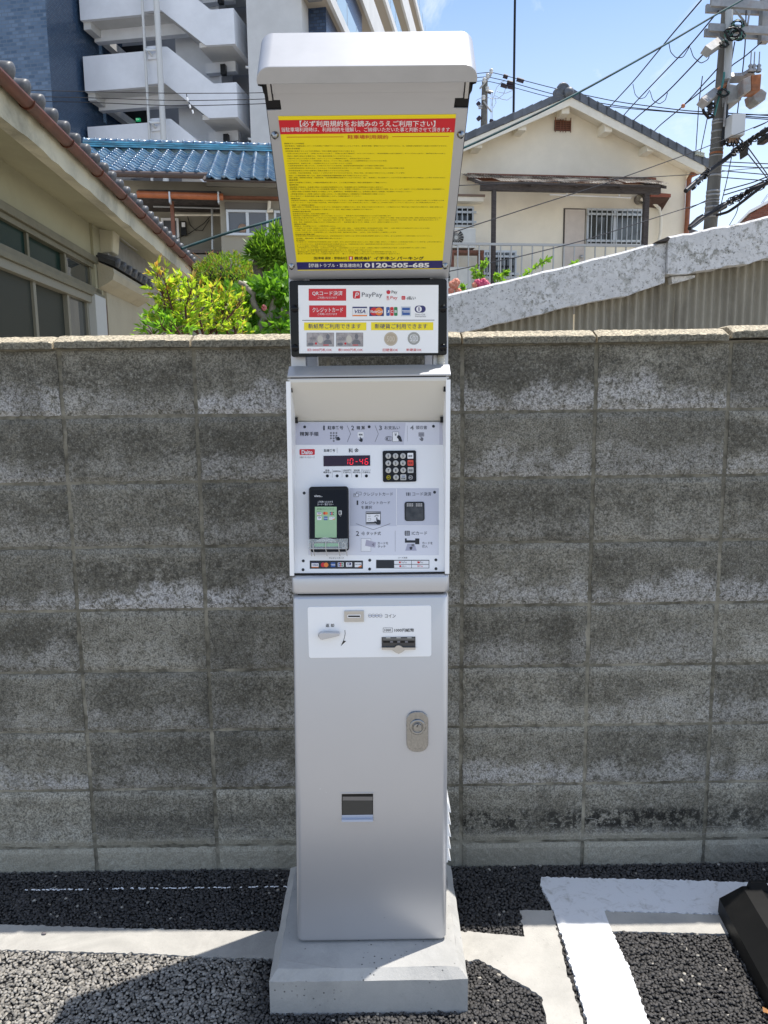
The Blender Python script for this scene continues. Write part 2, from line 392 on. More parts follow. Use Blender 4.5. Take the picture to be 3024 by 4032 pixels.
# aggregate of the porous asphalt: every stone is geometry, all of it one 'stuff' object
def inside(poly, X, Y):
    p = np.array([(q[0], q[1]) for q in poly]); r = np.zeros(len(X), bool); j = len(p)-1
    for i in range(len(p)):
        xi, yi, xj, yj = p[i][0], p[i][1], p[j][0], p[j][1]
        c = ((yi > Y) != (yj > Y)) & (X < (xj-xi)*(Y-yi)/(yj-yi+1e-12)+xi); r ^= c; j = i
    return r
def stones():
    bm = bmesh.new(); bmesh.ops.create_icosphere(bm, subdivisions=1, radius=1.0)
    bm.verts.ensure_lookup_table()
    bv = np.array([v.co[:] for v in bm.verts]); bf = np.array([[v.index for v in f.verts] for f in bm.faces]); bm.free()
    d = 0.0092; xs = np.arange(-1.75, 1.75, d); ys = np.arange(1.35, 2.335, d*0.86)
    X, Y = np.meshgrid(xs, ys); X = X+((np.arange(len(ys)) % 2)*d/2)[:, None]; X = X.ravel(); Y = Y.ravel()
    X = X+RNG.normal(0, d*0.24, len(X)); Y = Y+RNG.normal(0, d*0.24, len(Y))
    keep = np.ones(len(X), bool)
    for P in (S_LEFT, S_PATCH, S_RIGHT, L_LONG, L_CROSS): keep &= ~inside(P, X, Y)
    keep &= ~((X > -0.297) & (X < 0.2) & (Y > 1.727) & (Y < 2.2)) & (Y < 2.327)
    X, Y = X[keep], Y[keep]; n = len(X)
    R = d*RNG.uniform(0.40, 0.76, n)*RNG.choice([1, 1, 1, 1.25], n)
    q = RNG.normal(size=(n, 4)); q /= np.linalg.norm(q, axis=1)[:, None]
    w, x, y, z = q.T
    Rm = np.stack([np.stack([1-2*(y*y+z*z), 2*(x*y-z*w), 2*(x*z+y*w)], -1), np.stack([2*(x*y+z*w), 1-2*(x*x+z*z), 2*(y*z-x*w)], -1), np.stack([2*(x*z-y*w), 2*(y*z+x*w), 1-2*(x*x+y*y)], -1)], 1)
    shp = bv[None]*np.stack([RNG.uniform(0.85, 1.35, n), RNG.uniform(0.7, 1.1, n), RNG.uniform(0.6, 0.95, n)], -1)[:, None]
    for k in range(4):                                              # crushed stone: clip every pebble by a few random planes
        pn = RNG.normal(size=(n, 3)); pn /= np.linalg.norm(pn, axis=1)[:, None]; h = RNG.uniform(0.30, 0.66, n)
        e = np.einsum('nkj,nj->nk', shp, pn)-h[:, None]; shp = shp-np.maximum(e, 0)[:, :, None]*pn[:, None]
    V = np.einsum('nij,nkj->nki', Rm, shp)*R[:, None, None]*1.18
    tilt = RNG.normal(0, 0.20, (n, 2)); zt = V[:, :, 2].max(1)*RNG.uniform(0.35, 0.75, n)
    zc = zt[:, None]+V[:, :, 0]*tilt[:, :1]+V[:, :, 1]*tilt[:, 1:]
    V[:, :, 2] = np.minimum(V[:, :, 2], zc)                         # rolled: every stone has a nearly level flat top
    top = V[:, :, 2].max(1); lvl = RNG.normal(0.0045, 0.0014, n)
    V[:, :, 2] += (lvl-top)[:, None]
    V[:, :, 0] += X[:, None]; V[:, :, 1] += Y[:, None]
    me = bpy.data.meshes.new('asphalt_aggregate')
    F = (bf[None]+np.arange(n)[:, None, None]*len(bv)).reshape(-1, 3)
    me.vertices.add(n*len(bv)); me.vertices.foreach_set('co', V.reshape(-1))
    me.loops.add(len(F)*3); me.polygons.add(len(F))
    me.loops.foreach_set('vertex_index', F.ravel().astype(np.int32))
    me.polygons.foreach_set('loop_start', np.arange(0, len(F)*3, 3, dtype=np.int32))
    me.polygons.foreach_set('loop_total', np.full(len(F), 3, dtype=np.int32))
    me.update(calc_edges=True); me.validate()
    m = NT('bitumen coated stone'); geo = m.n('ShaderNodeNewGeometry'); v = m.coord(shift=False)
    sp = m.n('ShaderNodeSeparateXYZ'); tc = m.n('ShaderNodeTexCoord'); m.l(tc.outputs['Object'], sp.inputs[0])
    # stones left of the machine are paler, in uneven patches
    left_pale = m.math('MULTIPLY', m.ramp(sp.outputs['X'], -0.30, -0.42), m.ramp(m.math('ADD', sp.outputs['Y'], m.math('MULTIPLY', m.noise(v, 20, 3), 0.04)), 2.065, 2.045))
    r = geo.outputs['Random Per Island']
    a = m.mix(r, (0.018, 0.0175, 0.0175, 1), (0.075, 0.070, 0.066, 1))
    b = m.mix(r, (0.13, 0.122, 0.107, 1), (0.44, 0.41, 0.36, 1))
    mixw = m.mix(m.math('MULTIPLY', left_pale, m.ramp(m.noise(v, 9, 4), 0.15, 0.5, 0.55, 1.0)), a, b)
    mixw = m.mix(m.ramp(r, 0.988, 0.992), mixw, (0.42, 0.39, 0.33, 1))
    mixw = m.mix(m.math('MULTIPLY', m.noise(v, 400, 2), 0.4), mixw, (0.10, 0.095, 0.09, 1))
    m.base(mixw).set(0.68, 0, 0.4)
    m.bump(m.noise(v, 900, 2), 0.25, 0.001)
    me.materials.append(m.mat)
    return setp(link('asphalt_aggregate', me), kind='stuff')
stones()

# ================================================================== concrete plinth under the machine
def plinth():
    x0, x1, y0, y1, z1, z2, c = -0.2975, 0.2005, 1.727, 2.195, 0.092, 0.112, 0.020
    mb = MB()
    def ring(a, b, e, f, z, n=14):
        pts = []
        for i in range(n): pts.append((a+(b-a)*i/n, e, z))
        for i in range(n): pts.append((b, e+(f-e)*i/n, z))
        for i in range(n): pts.append((b-(b-a)*i/n, f, z))
        for i in range(n): pts.append((a, f-(f-e)*i/n, z))
        return np.array(pts)
    R = [ring(x0, x1, y0, y1, -0.03), ring(x0, x1, y0, y1, z1), ring(x0+c, x1-c, y0+c, y1-c, z2)]
    for k in (1, 2): R[k] = R[k]+RNG.normal(0, 0.0007, R[k].shape)
    n = len(R[0]); V = np.concatenate(R)
    fs = [(i, (i+1) % n, n+(i+1) % n, n+i) for i in range(n)]+[(n+i, n+(i+1) % n, 2*n+(i+1) % n, 2*n+i) for i in range(n)]+[tuple(range(2*n, 3*n))]
    mb.add(V, fs)
    o = mb.build('concrete_plinth', M['plinth'])
    setp(o, 'pale concrete plinth with sloped upper edges under the payment machine', 'plinth')
plinth()

# ================================================================== concrete block wall
def block_mat():
    m = NT('weathered concrete block'); v = m.coord()
    tc = m.n('ShaderNodeTexCoord'); sp = m.n('ShaderNodeSeparateXYZ'); m.l(tc.outputs['Object'], sp.inputs[0]); z = sp.outputs['Z']
    oi = m.n('ShaderNodeObjectInfo'); cs = m.n('ShaderNodeSeparateColor'); m.l(oi.outputs['Color'], cs.inputs[0])
    W, K, B = cs.outputs[0], cs.outputs[1], cs.outputs[2]
    big = m.noise(v, 5.5, 8, 0.62, 0.3); med = m.noise(v, 24, 6, 0.65); fine = m.noise(v, 210, 3, 0.65); cell = m.noise(v, 95, 3, 0.7)
    a = m.mix(m.ramp(m.math('ADD', m.math('MULTIPLY', big, 0.5), m.math('MULTIPLY', med, 0.5)), 0.34, 0.66), (0.145, 0.135, 0.107, 1), (0.30, 0.285, 0.235, 1))
    a = m.mix(m.math('MULTIPLY', m.ramp(med, 0.45, 0.7), 0.35), a, (0.21, 0.208, 0.185, 1))
    # rain darkens the middle of every block; the band is drawn out sideways and broken by the grain
    vs = m.coord((0.75, 1, 1.15)); drawn = m.math('ADD', m.math('MULTIPLY', m.noise(vs, 9, 9, 0.66, 0.3), 0.7), m.math('MULTIPLY', cell, 0.3))
    prof = m.math('MULTIPLY', m.ramp(z, -0.055, 0.0), m.ramp(z, 0.092, 0.045))
    a = m.mix(m.math('MULTIPLY', prof, m.math('MULTIPLY', m.ramp(drawn, 0.60, 0.42, 0.05, 0.80), m.ramp(m.math('FRACT', m.math('MULTIPLY', oi.outputs['Random'], 13.0)), 0, 1, 0.15, 1.0, False))), a, (0.080, 0.074, 0.058, 1))
    a = m.mix(m.math('MULTIPLY', m.ramp(z, 0.06, 0.088), m.ramp(drawn, 0.35, 0.6, 0.1, 0.55)), a, (0.26, 0.25, 0.215, 1))
    hs = m.n('ShaderNodeHueSaturation'); m.put(hs.inputs['Value'], m.math('MULTIPLY', m.ramp(oi.outputs['Random'], 0, 1, 0.80, 1.30, False), oi.outputs['Alpha'])); m.put(hs.inputs['Color'], a); a = hs.outputs[0]
    # lime bloom in the lower part, its edge broken by the grain
    edge = m.math('ADD', m.math('MULTIPLY', z, 5.5), m.math('MULTIPLY', m.math('SUBTRACT', big, 0.5), -1.7))
    bloom = m.math('MULTIPLY', m.ramp(edge, -0.02, -0.34), m.ramp(m.math('ADD', m.math('MULTIPLY', cell, 0.55), m.math('MULTIPLY', med, 0.45)), 0.36, 0.60))
    bloom = m.math('MULTIPLY', bloom, W, True)
    a = m.mix(bloom, a, (0.56, 0.55, 0.54, 1))
    mold = m.math('MULTIPLY', m.math('MULTIPLY', m.ramp(m.math('ABSOLUTE', m.math('ADD', z, 0.022)), 0.055, 0.02), m.ramp(m.math('ADD', m.math('MULTIPLY', med, 0.5), m.math('MULTIPLY', m.noise(v, 60, 5, 0.75), 0.5)), 0.44, 0.54)), K, True)
    a = m.mix(mold, a, (0.012, 0.011, 0.009, 1))
    tcw = m.n('ShaderNodeNewGeometry'); mw = m.n('ShaderNodeMapping'); mw.inputs['Scale'].default_value = (1.6, 1, 0.7); m.l(tcw.outputs['Position'], mw.inputs[0])
    a = m.mix(m.ramp(m.noise(mw.outputs[0], 2.4, 7, 0.62, 0.5), 0.50, 0.68, 0, 0.45), a, (0.075, 0.070, 0.055, 1))
    # grains: dark pores and pale chips
    a = m.mix(m.math('MULTIPLY', m.ramp(cell, 0.48, 0.34), 0.6), a, (0.05, 0.048, 0.04, 1))
    a = m.mix(m.math('MULTIPLY', m.ramp(cell, 0.55, 0.70), 0.45), a, (0.36, 0.355, 0.32, 1))
    a = m.mix(m.math('MULTIPLY', m.ramp(fine, 0.60, 0.40), 0.55), a, (0.030, 0.029, 0.025, 1))
    a = m.mix(m.math('MULTIPLY', m.ramp(fine, 0.60, 0.75), 0.35), a, (0.34, 0.335, 0.30, 1))
    vo = m.n('ShaderNodeTexVoronoi'); m.l(v, vo.inputs['Vector']); vo.inputs['Scale'].default_value = 130
    a = m.mix(m.ramp(m.math('ADD', vo.outputs['Distance'], m.math('MULTIPLY', m.noise(v, 40, 1), 0.5)), 0.30, 0.27), a, (0.40, 0.38, 0.34, 1))
    # cement dust on the lowest courses
    dust = m.math('MULTIPLY', B, m.ramp(m.math('ADD', z, m.math('MULTIPLY', med, 0.03)), -0.05, -0.066))
    dust = m.math('MAXIMUM', dust, m.math('SUBTRACT', B, 1.0), True)
    a = m.mix(m.math('MULTIPLY', dust, 0.58), a, m.mix(fine, (0.30, 0.28, 0.22, 1), (0.48, 0.45, 0.36, 1)))
    m.base(a).set(0.9, 0, 0.25)
    m.bump(m.math('ADD', m.math('MULTIPLY', fine, 0.6), m.math('MULTIPLY', cell, 0.9)), 0.55, 0.004)
    return m.mat
M['block'] = block_mat()
def mortar_mat():
    m = NT('mortar'); v = m.coord(shift=False); tc = m.n('ShaderNodeTexCoord'); sp = m.n('ShaderNodeSeparateXYZ'); m.l(tc.outputs['Object'], sp.inputs[0])
    a = m.mix(m.ramp(m.noise(v, 40, 6, 0.65), 0.3, 0.7), (0.085, 0.078, 0.06, 1), (0.21, 0.195, 0.15, 1))
    a = m.mix(m.math('MULTIPLY', m.ramp(m.noise(v, 7, 8, 0.7, 0.4), 0.45, 0.65), m.ramp(sp.outputs['Z'], 1.5, 0.3, 0.35, 0.95)), a, (0.36, 0.335, 0.265, 1))
    m.base(a).set(0.9, 0, 0.25); m.bump(m.noise(v, 180, 3, 0.6), 0.5, 0.002); return m.mat
M['mortar'] = mortar_mat()
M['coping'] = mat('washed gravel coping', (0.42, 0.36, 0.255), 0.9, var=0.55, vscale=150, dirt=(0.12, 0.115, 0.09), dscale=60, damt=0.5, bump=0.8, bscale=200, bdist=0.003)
M['copingface'] = mat('dirty shaded coping face', (0.15, 0.137, 0.102), 0.95, var=0.6, vscale=170, dirt=(0.30, 0.28, 0.22), dscale=120, damt=0.5, bump=0.8, bscale=200, bdist=0.003)  # front and underside darker: dirt, and the face's shade put into the colour
WY = 2.33
def block_mesh(seed, w=0.39, h=0.19, d=0.10):
    r = np.random.default_rng(seed); nx, nz = 26, 13; c = 0.0035
    xs, zs = np.linspace(-w/2, w/2, nx+1), np.linspace(-h/2, h/2, nz+1)
    V = np.array([(x, 0, z) for z in zs for x in xs]); V[:, 1] = r.normal(0, 0.0006, len(V))
    for i, (x, y, z) in enumerate(V):
        e = min(w/2-abs(x), h/2-abs(z))
        if e < 1e-6:
            V[i, 1] += c+abs(r.normal(0, 0.0012))
            V[i, 0] += r.normal(0, 0.0009)-(0.0012 if x > w/2-1e-6 else (-0.0012 if x < -w/2+1e-6 else 0)); V[i, 2] += r.normal(0, 0.0009)
    F = [(j*(nx+1)+i, j*(nx+1)+i+1, (j+1)*(nx+1)+i+1, (j+1)*(nx+1)+i) for j in range(nz) for i in range(nx)]
    mb = MB(); mb.add(V, F, 0, False)
    rim = [i for i in range(nx+1)]+[(j+1)*(nx+1)-1 for j in range(1, nz+1)]+[nz*(nx+1)+i for i in range(nx-1, -1, -1)]+[j*(nx+1) for j in range(nz-1, 0, -1)]
    RV = V[rim]; BV = RV.copy(); BV[:, 1] = d; n = len(rim)
    mb.add(np.concatenate([RV, BV]), [(i, n+i, n+(i+1) % n, (i+1) % n) for i in range(n)]+[tuple(range(n, 2*n))[::-1]])
    return mb.mesh('block', M['block'])
def wall():
    t = thing('block_wall', 'grey weathered concrete block wall with tan coping behind the machine', 'wall', (0, WY, 0))
    ms = [block_mesh(k) for k in range(5)]
    # row 0 is the top course; white bloom is strong on rows 0, 3 and 6, black mould on row 7
    bloom = [0.85, 0.40, 0.22, 1.05, 0.40, 0.34, 0.75, 0.12, 0.0]
    for row in range(9):
        zc = 1.585-0.2*row
        for k in range(-6, 6):
            xc = 0.2456+0.4*k+0.2
            o = link('block', ms[random.randrange(5)], t, (xc, WY+random.uniform(-0.0012, 0.0012), zc))
            W = bloom[row]*random.uniform(0.25, 1.35)
            if row == 1 and xc > 0.3: W = random.uniform(0.3, 0.6)
            K = random.uniform(0.75, 1.1) if row == 7 and (xc > 0.3 or -0.35 < xc < 0.0) else (0.35 if row == 7 and random.random() < 0.5 else 0)
            B = 0.9 if row == 7 else (2.0 if row == 8 else 0.0)
            o.color = (W, K, B, (1.05, 1.0, 1.0, 1.08, 1.2, 1.25, 1.35, 1.6, 1.5)[row])  # lower courses lighter: fewer stains, and missing bounce light put into the colour
            if random.random() < 0.5: o.scale.x = -1
    mo = MB()
    mo.box(-2.2, 2.7, WY+0.006, WY+0.095, -0.12, 1.686)
    mo.build('mortar', M['mortar'], t)
    # coping stones: upright nosing, weathered slope, flat back
    def coping(x0, x1, dz):
        prof = [(WY-0.030, 1.686), (WY-0.030, 1.7035), (WY-0.026, 1.7065), (WY+0.015, 1.724), (WY+0.085, 1.724), (WY+0.130, 1.7035), (WY+0.130, 1.686)]
        mb = MB(); nx = 40; xs = np.linspace(x0+0.003, x1-0.003, nx+1); V = []; n = len(prof)
        for i, x in enumerate(xs):
            for (y, z) in prof:
                e = 0.003 if i in (0, nx) else 0
                V.append((x, y+random.gauss(0, 0.0009)+(e if y < WY+0.05 else -e), z+dz+random.gauss(0, 0.0006)-(e if z > 1.69 else 0)))
        F = [(i*n+k, i*n+(k+1) % n, (i+1)*n+(k+1) % n, (i+1)*n+k) for i in range(nx) for k in range(n)]+[tuple(range(n))[::-1], tuple(range(nx*n, nx*n+n))]
        mb.add(V, F)
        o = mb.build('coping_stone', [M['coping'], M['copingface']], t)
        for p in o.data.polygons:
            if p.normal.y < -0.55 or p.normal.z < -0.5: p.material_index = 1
    xs = [at(p, 1345, WY-0.03)[0] for p in (-860, -330, 205, 748, 1284, 1820, 2351)]
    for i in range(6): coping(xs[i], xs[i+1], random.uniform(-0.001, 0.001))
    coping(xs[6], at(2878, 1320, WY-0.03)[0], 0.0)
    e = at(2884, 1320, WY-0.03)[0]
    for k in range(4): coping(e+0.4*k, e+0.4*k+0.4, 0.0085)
    # dry scrape marks on the dusty foot of the wall
    sc = MB()
    for i in range(46):
        x = random.uniform(-1.2, 1.2); z = random.uniform(0.105, 0.165); L = random.uniform(0.015, 0.06); pts = []
        for j in range(5): pts.append((x+L*j/4, WY-0.0009, z+random.gauss(0, 0.001)+0.002*math.sin(j)))
        w = random.uniform(0.0004, 0.0011)
        sc.add([(p[0], p[1], p[2]-w) for p in pts]+[(p[0], p[1], p[2]+w) for p in pts], [(j, j+1, 6+j, 5+j) for j in range(4)])
    sc.build('scrape_marks', mat('scraped lime', (0.30, 0.29, 0.26), 0.9), t, kind='stuff')
wall()

# ================================================================== vehicle lock housing at the right edge
def flap():
    t = thing('parking_lock', 'black steel wheel lock housing on the ground at the right edge', 'parking lock', (1.25, 1.75, 0))
    P = lambda x, y, z: gr(2500+x*0.31585, 3350+y*0.31585, z)
    zt = 0.10
    bl, fl = P(1030, 795, 0), P(1659, 2010, 0)
    d = (fl-bl); d /= np.linalg.norm(d[:2]); fl = bl+d*1.1
    tb = P(1180, 440, zt)                       # top back left corner
    tl = P(1042, 655, 0.055)
    m = MB()
    W = 0.62
    b0 = np.array([bl[0], bl[1], 0]); rt = np.array([1.0, 0.02, 0])
    dn = np.array([d[0], d[1], 0])
    A0, A1, A2 = b0, np.array([b0[0]+0.004, b0[1]+0.004, 0.05]), np.array([b0[0]+0.062, b0[1]-0.012, zt])
    back = [A0+rt*0, A1, A2+np.array([0, 0.05, 0]), A2+rt*0.035+np.array([0, 0.05, 0])]
    # left flank and chamfer
    m.quad(A0, A1, A1+dn*1.1, A0+dn*1.1); m.quad(A1, A2, A2+dn*1.1, A1+dn*1.1)
    # top edge bar and sunk tread plate
    B2 = A2+rt*0.05; m.quad(A2, B2, B2+dn*1.1, A2+dn*1.1)
    C2 = B2+np.array([0.03, -0.02, -0.022]); m.quad(B2, C2, C2+dn*1.1, B2+dn*1.1)
    D2 = C2+rt*(W-0.2); m.quad(C2, D2, D2+dn*1.1, C2+dn*1.1)
    # back flank with its rim and the notch
    r0 = A2; r1 = A2+rt*W
    m.quad(A0, A0+rt*(W+0.1), r1+np.array([0, 0.035, -0.03]), A1)
    m.quad(A1, r1+np.array([0, 0.035, -0.03]), r1, A2)
    m.quad(B2, D2+np.array([0, 0.02, 0.022]), D2, C2)
    m.build('housing', mat('black coated steel', (0.008, 0.008, 0.008), 0.5, 0.0, 0.25, var=0.3, vscale=6, dirt=(0.04, 0.037, 0.033), dscale=5, damt=0.35, bump=0.1, bscale=400), t, fix=True)
    k = MB()
    for a, b in ((0.012, 0.075), (0.135, 0.6)):
        p = A2+rt*a+np.array([0, 0.001, 0]); q = A2+rt*b+np.array([0, 0.001, 0])
        k.hexa([p+(0, -0.02, -0.004), q+(0, -0.02, -0.004), q+(0, 0.004, -0.012), p+(0, 0.004, -0.012), p+(0.006, -0.016, 0.020), q+(-0.012, -0.016, 0.020), q+(-0.012, -0.004, 0.020), p+(0.006, -0.004, 0.020)])
    k.build('rear_rim', M['black'], t)
flap()
# small loose things on the ground
def pebble(p, s, label, m):
    mb = MB(); mb.ball(p, s, seg=7, rings=4, sq=(1.3, 0.8, 0.5)); o = mb.build('pebble', m); setp(o, label, 'pebble', None)
pebble(np.append(Z1(240, 258), 0.009), 0.006, 'small dark pebble lying on the sunlit concrete strip at left', mat('pebble stone', (0.16, 0.14, 0.14), 0.8))
lf = MB(); q = gr(2500+1640*0.31585, 3350+2010*0.31585, 0.012)
lf.add([q+(-0.008, 0, 0), q+(-0.002, -0.008, 0.004), q+(0.010, -0.02, 0.003), q+(0.003, 0.004, 0.005), q+(-0.003, 0.015, 0.002)], [(0, 1, 3), (1, 2, 3), (0, 3, 4)])
setp(lf.build('fallen_leaf', mat('dry orange leaf', (0.36, 0.17, 0.06), 0.7)), 'dry orange leaf on the gravel at the bottom right corner', 'leaf')
# ================================================================== flat print: lettering and marks on a plane
_GL = {}
def glyphs(s, bold=0.0, shear=0.0):
    k = (s, bold, shear)
    if k not in _GL:
        c = bpy.data.curves.new('t', 'FONT'); c.body = s; c.resolution_u = 2 if len(s) < 30 else 1; c.offset = bold; c.shear = shear
        o = bpy.data.objects.new('t', c); me = o.to_mesh()
        v = np.array([q.co[:2] for q in me.vertices]); f = [tuple(p.vertices) for p in me.polygons]
        o.to_mesh_clear(); bpy.data.objects.remove(o); bpy.data.curves.remove(c)
        lo, hi = v.min(0), v.max(0)
        _GL[k] = ((v-lo)/(hi-lo), f)
    return _GL[k]
class Print:
    STEP = 0.0003
    def __init__(s, plane, crop, off=0.0):
        s.P = plane; s.ox, s.oy, s.sc = crop; s.off = off; s.mb = MB(); s.mats = []
    def mi(s, m):
        m = M[m] if isinstance(m, str) else m
        if m not in s.mats: s.mats.append(m)
        return s.mats.index(m)
    def ab(s, x, y): return s.P.hit(s.ox+x*s.sc, s.oy+y*s.sc, s.off)
    def pts(s, ab, lvl): return [s.P.w(a, b, s.off+s.STEP*lvl) for a, b in ab]
    def flat(s, ab, m, lvl=1):
        s.mb.add(s.pts(ab, lvl), [tuple(range(len(ab)))], s.mi(m)); return s
    def poly(s, pts, m, lvl=1): return s.flat([s.ab(*p) for p in pts], m, lvl)
    def rect(s, x0, y0, x1, y1, m, lvl=1, r=0):
        A = [s.ab(x0, y0), s.ab(x1, y0), s.ab(x1, y1), s.ab(x0, y1)]
        if r:
            a0 = (A[0][0]+A[3][0])/2; a1 = (A[1][0]+A[2][0])/2; b1 = (A[0][1]+A[1][1])/2; b0 = (A[2][1]+A[3][1])/2
            k = r*abs(a1-a0)/abs(x1-x0); return s.flat(rrect(a0, a1, b0, b1, k), m, lvl)
        return s.flat(A[::-1], m, lvl)
    def disc(s, x, y, r, m, lvl=1, n=18, ry=None):
        c = s.ab(x, y); k = abs(s.ab(x+r, y)[0]-c[0]); ky = k if ry is None else k*ry/r
        return s.flat([(c[0]+k*math.cos(2*math.pi*i/n), c[1]+ky*math.sin(2*math.pi*i/n)) for i in range(n)], m, lvl)
    def ring(s, x, y, r, w, m, lvl=1, n=20, a0=0, a1=360):
        c = s.ab(x, y); k = abs(s.ab(x+r, y)[0]-c[0]); q = k*(r-w)/r; full = a1-a0 == 360
        an = [rad(a0+(a1-a0)*i/n) for i in range(n+(0 if full else 1))]
        V = [(c[0]+k*math.cos(t), c[1]+k*math.sin(t)) for t in an]+[(c[0]+q*math.cos(t), c[1]+q*math.sin(t)) for t in an]
        L = len(an); s.mb.add(s.pts(V, lvl), [(i, (i+1) % L, L+(i+1) % L, L+i) for i in range(L if full else L-1)], s.mi(m)); return s
    def line(s, x0, y0, x1, y1, w, m, lvl=1):
        d = math.hypot(x1-x0, y1-y0); nx, ny = -(y1-y0)/d*w/2, (x1-x0)/d*w/2
        return s.poly([(x0+nx, y0+ny), (x1+nx, y1+ny), (x1-nx, y1-ny), (x0-nx, y0-ny)], m, lvl)
    def frame(s, x0, y0, x1, y1, w, m, lvl=1):
        s.rect(x0, y0, x1, y0+w, m, lvl); s.rect(x0, y1-w, x1, y1, m, lvl); s.rect(x0, y0, x0+w, y1, m, lvl); s.rect(x1-w, y0, x1, y1, m, lvl); return s
    def text(s, t, x0, y0, x1, y1, m='ink', bold=0.0, lvl=2, shear=0.0):
        v, f = glyphs(t, bold, shear)
        l, r_ = s.ab(x0, (y0+y1)/2), s.ab(x1, (y0+y1)/2); tp, bt = s.ab((x0+x1)/2, y0), s.ab((x0+x1)/2, y1)
        h = tp-bt; o = l-h/2; e = r_-l
        ab = o[None]+v[:, :1]*e[None]+v[:, 1:]*h[None]
        s.mb.add(s.pts(ab, lvl), f, s.mi(m)); return s
    def hand(s, x, y, k, m, ang=0.0, lvl=2):
        pts = [(-2, 0), (0, -1.2), (2, 0), (3.2, 9), (6, 8.2), (9, 9), (12, 10.4), (14.5, 13), (15, 22), (12, 30), (3, 31), (-4, 25), (-10, 17), (-9, 14.5), (-5.5, 15.5), (-1.5, 19)]
        c, q = math.cos(ang), math.sin(ang)
        return s.poly([(x+k*(a*c-b*q), y+k*(a*q+b*c)) for a, b in pts], m, lvl)
    def build(s, name, parent, kind=None):
        return s.mb.build(name, s.mats, parent, kind, fix=False)
FC = 720/1659        # crop scale
def C(y0): return (1100, y0, FC)

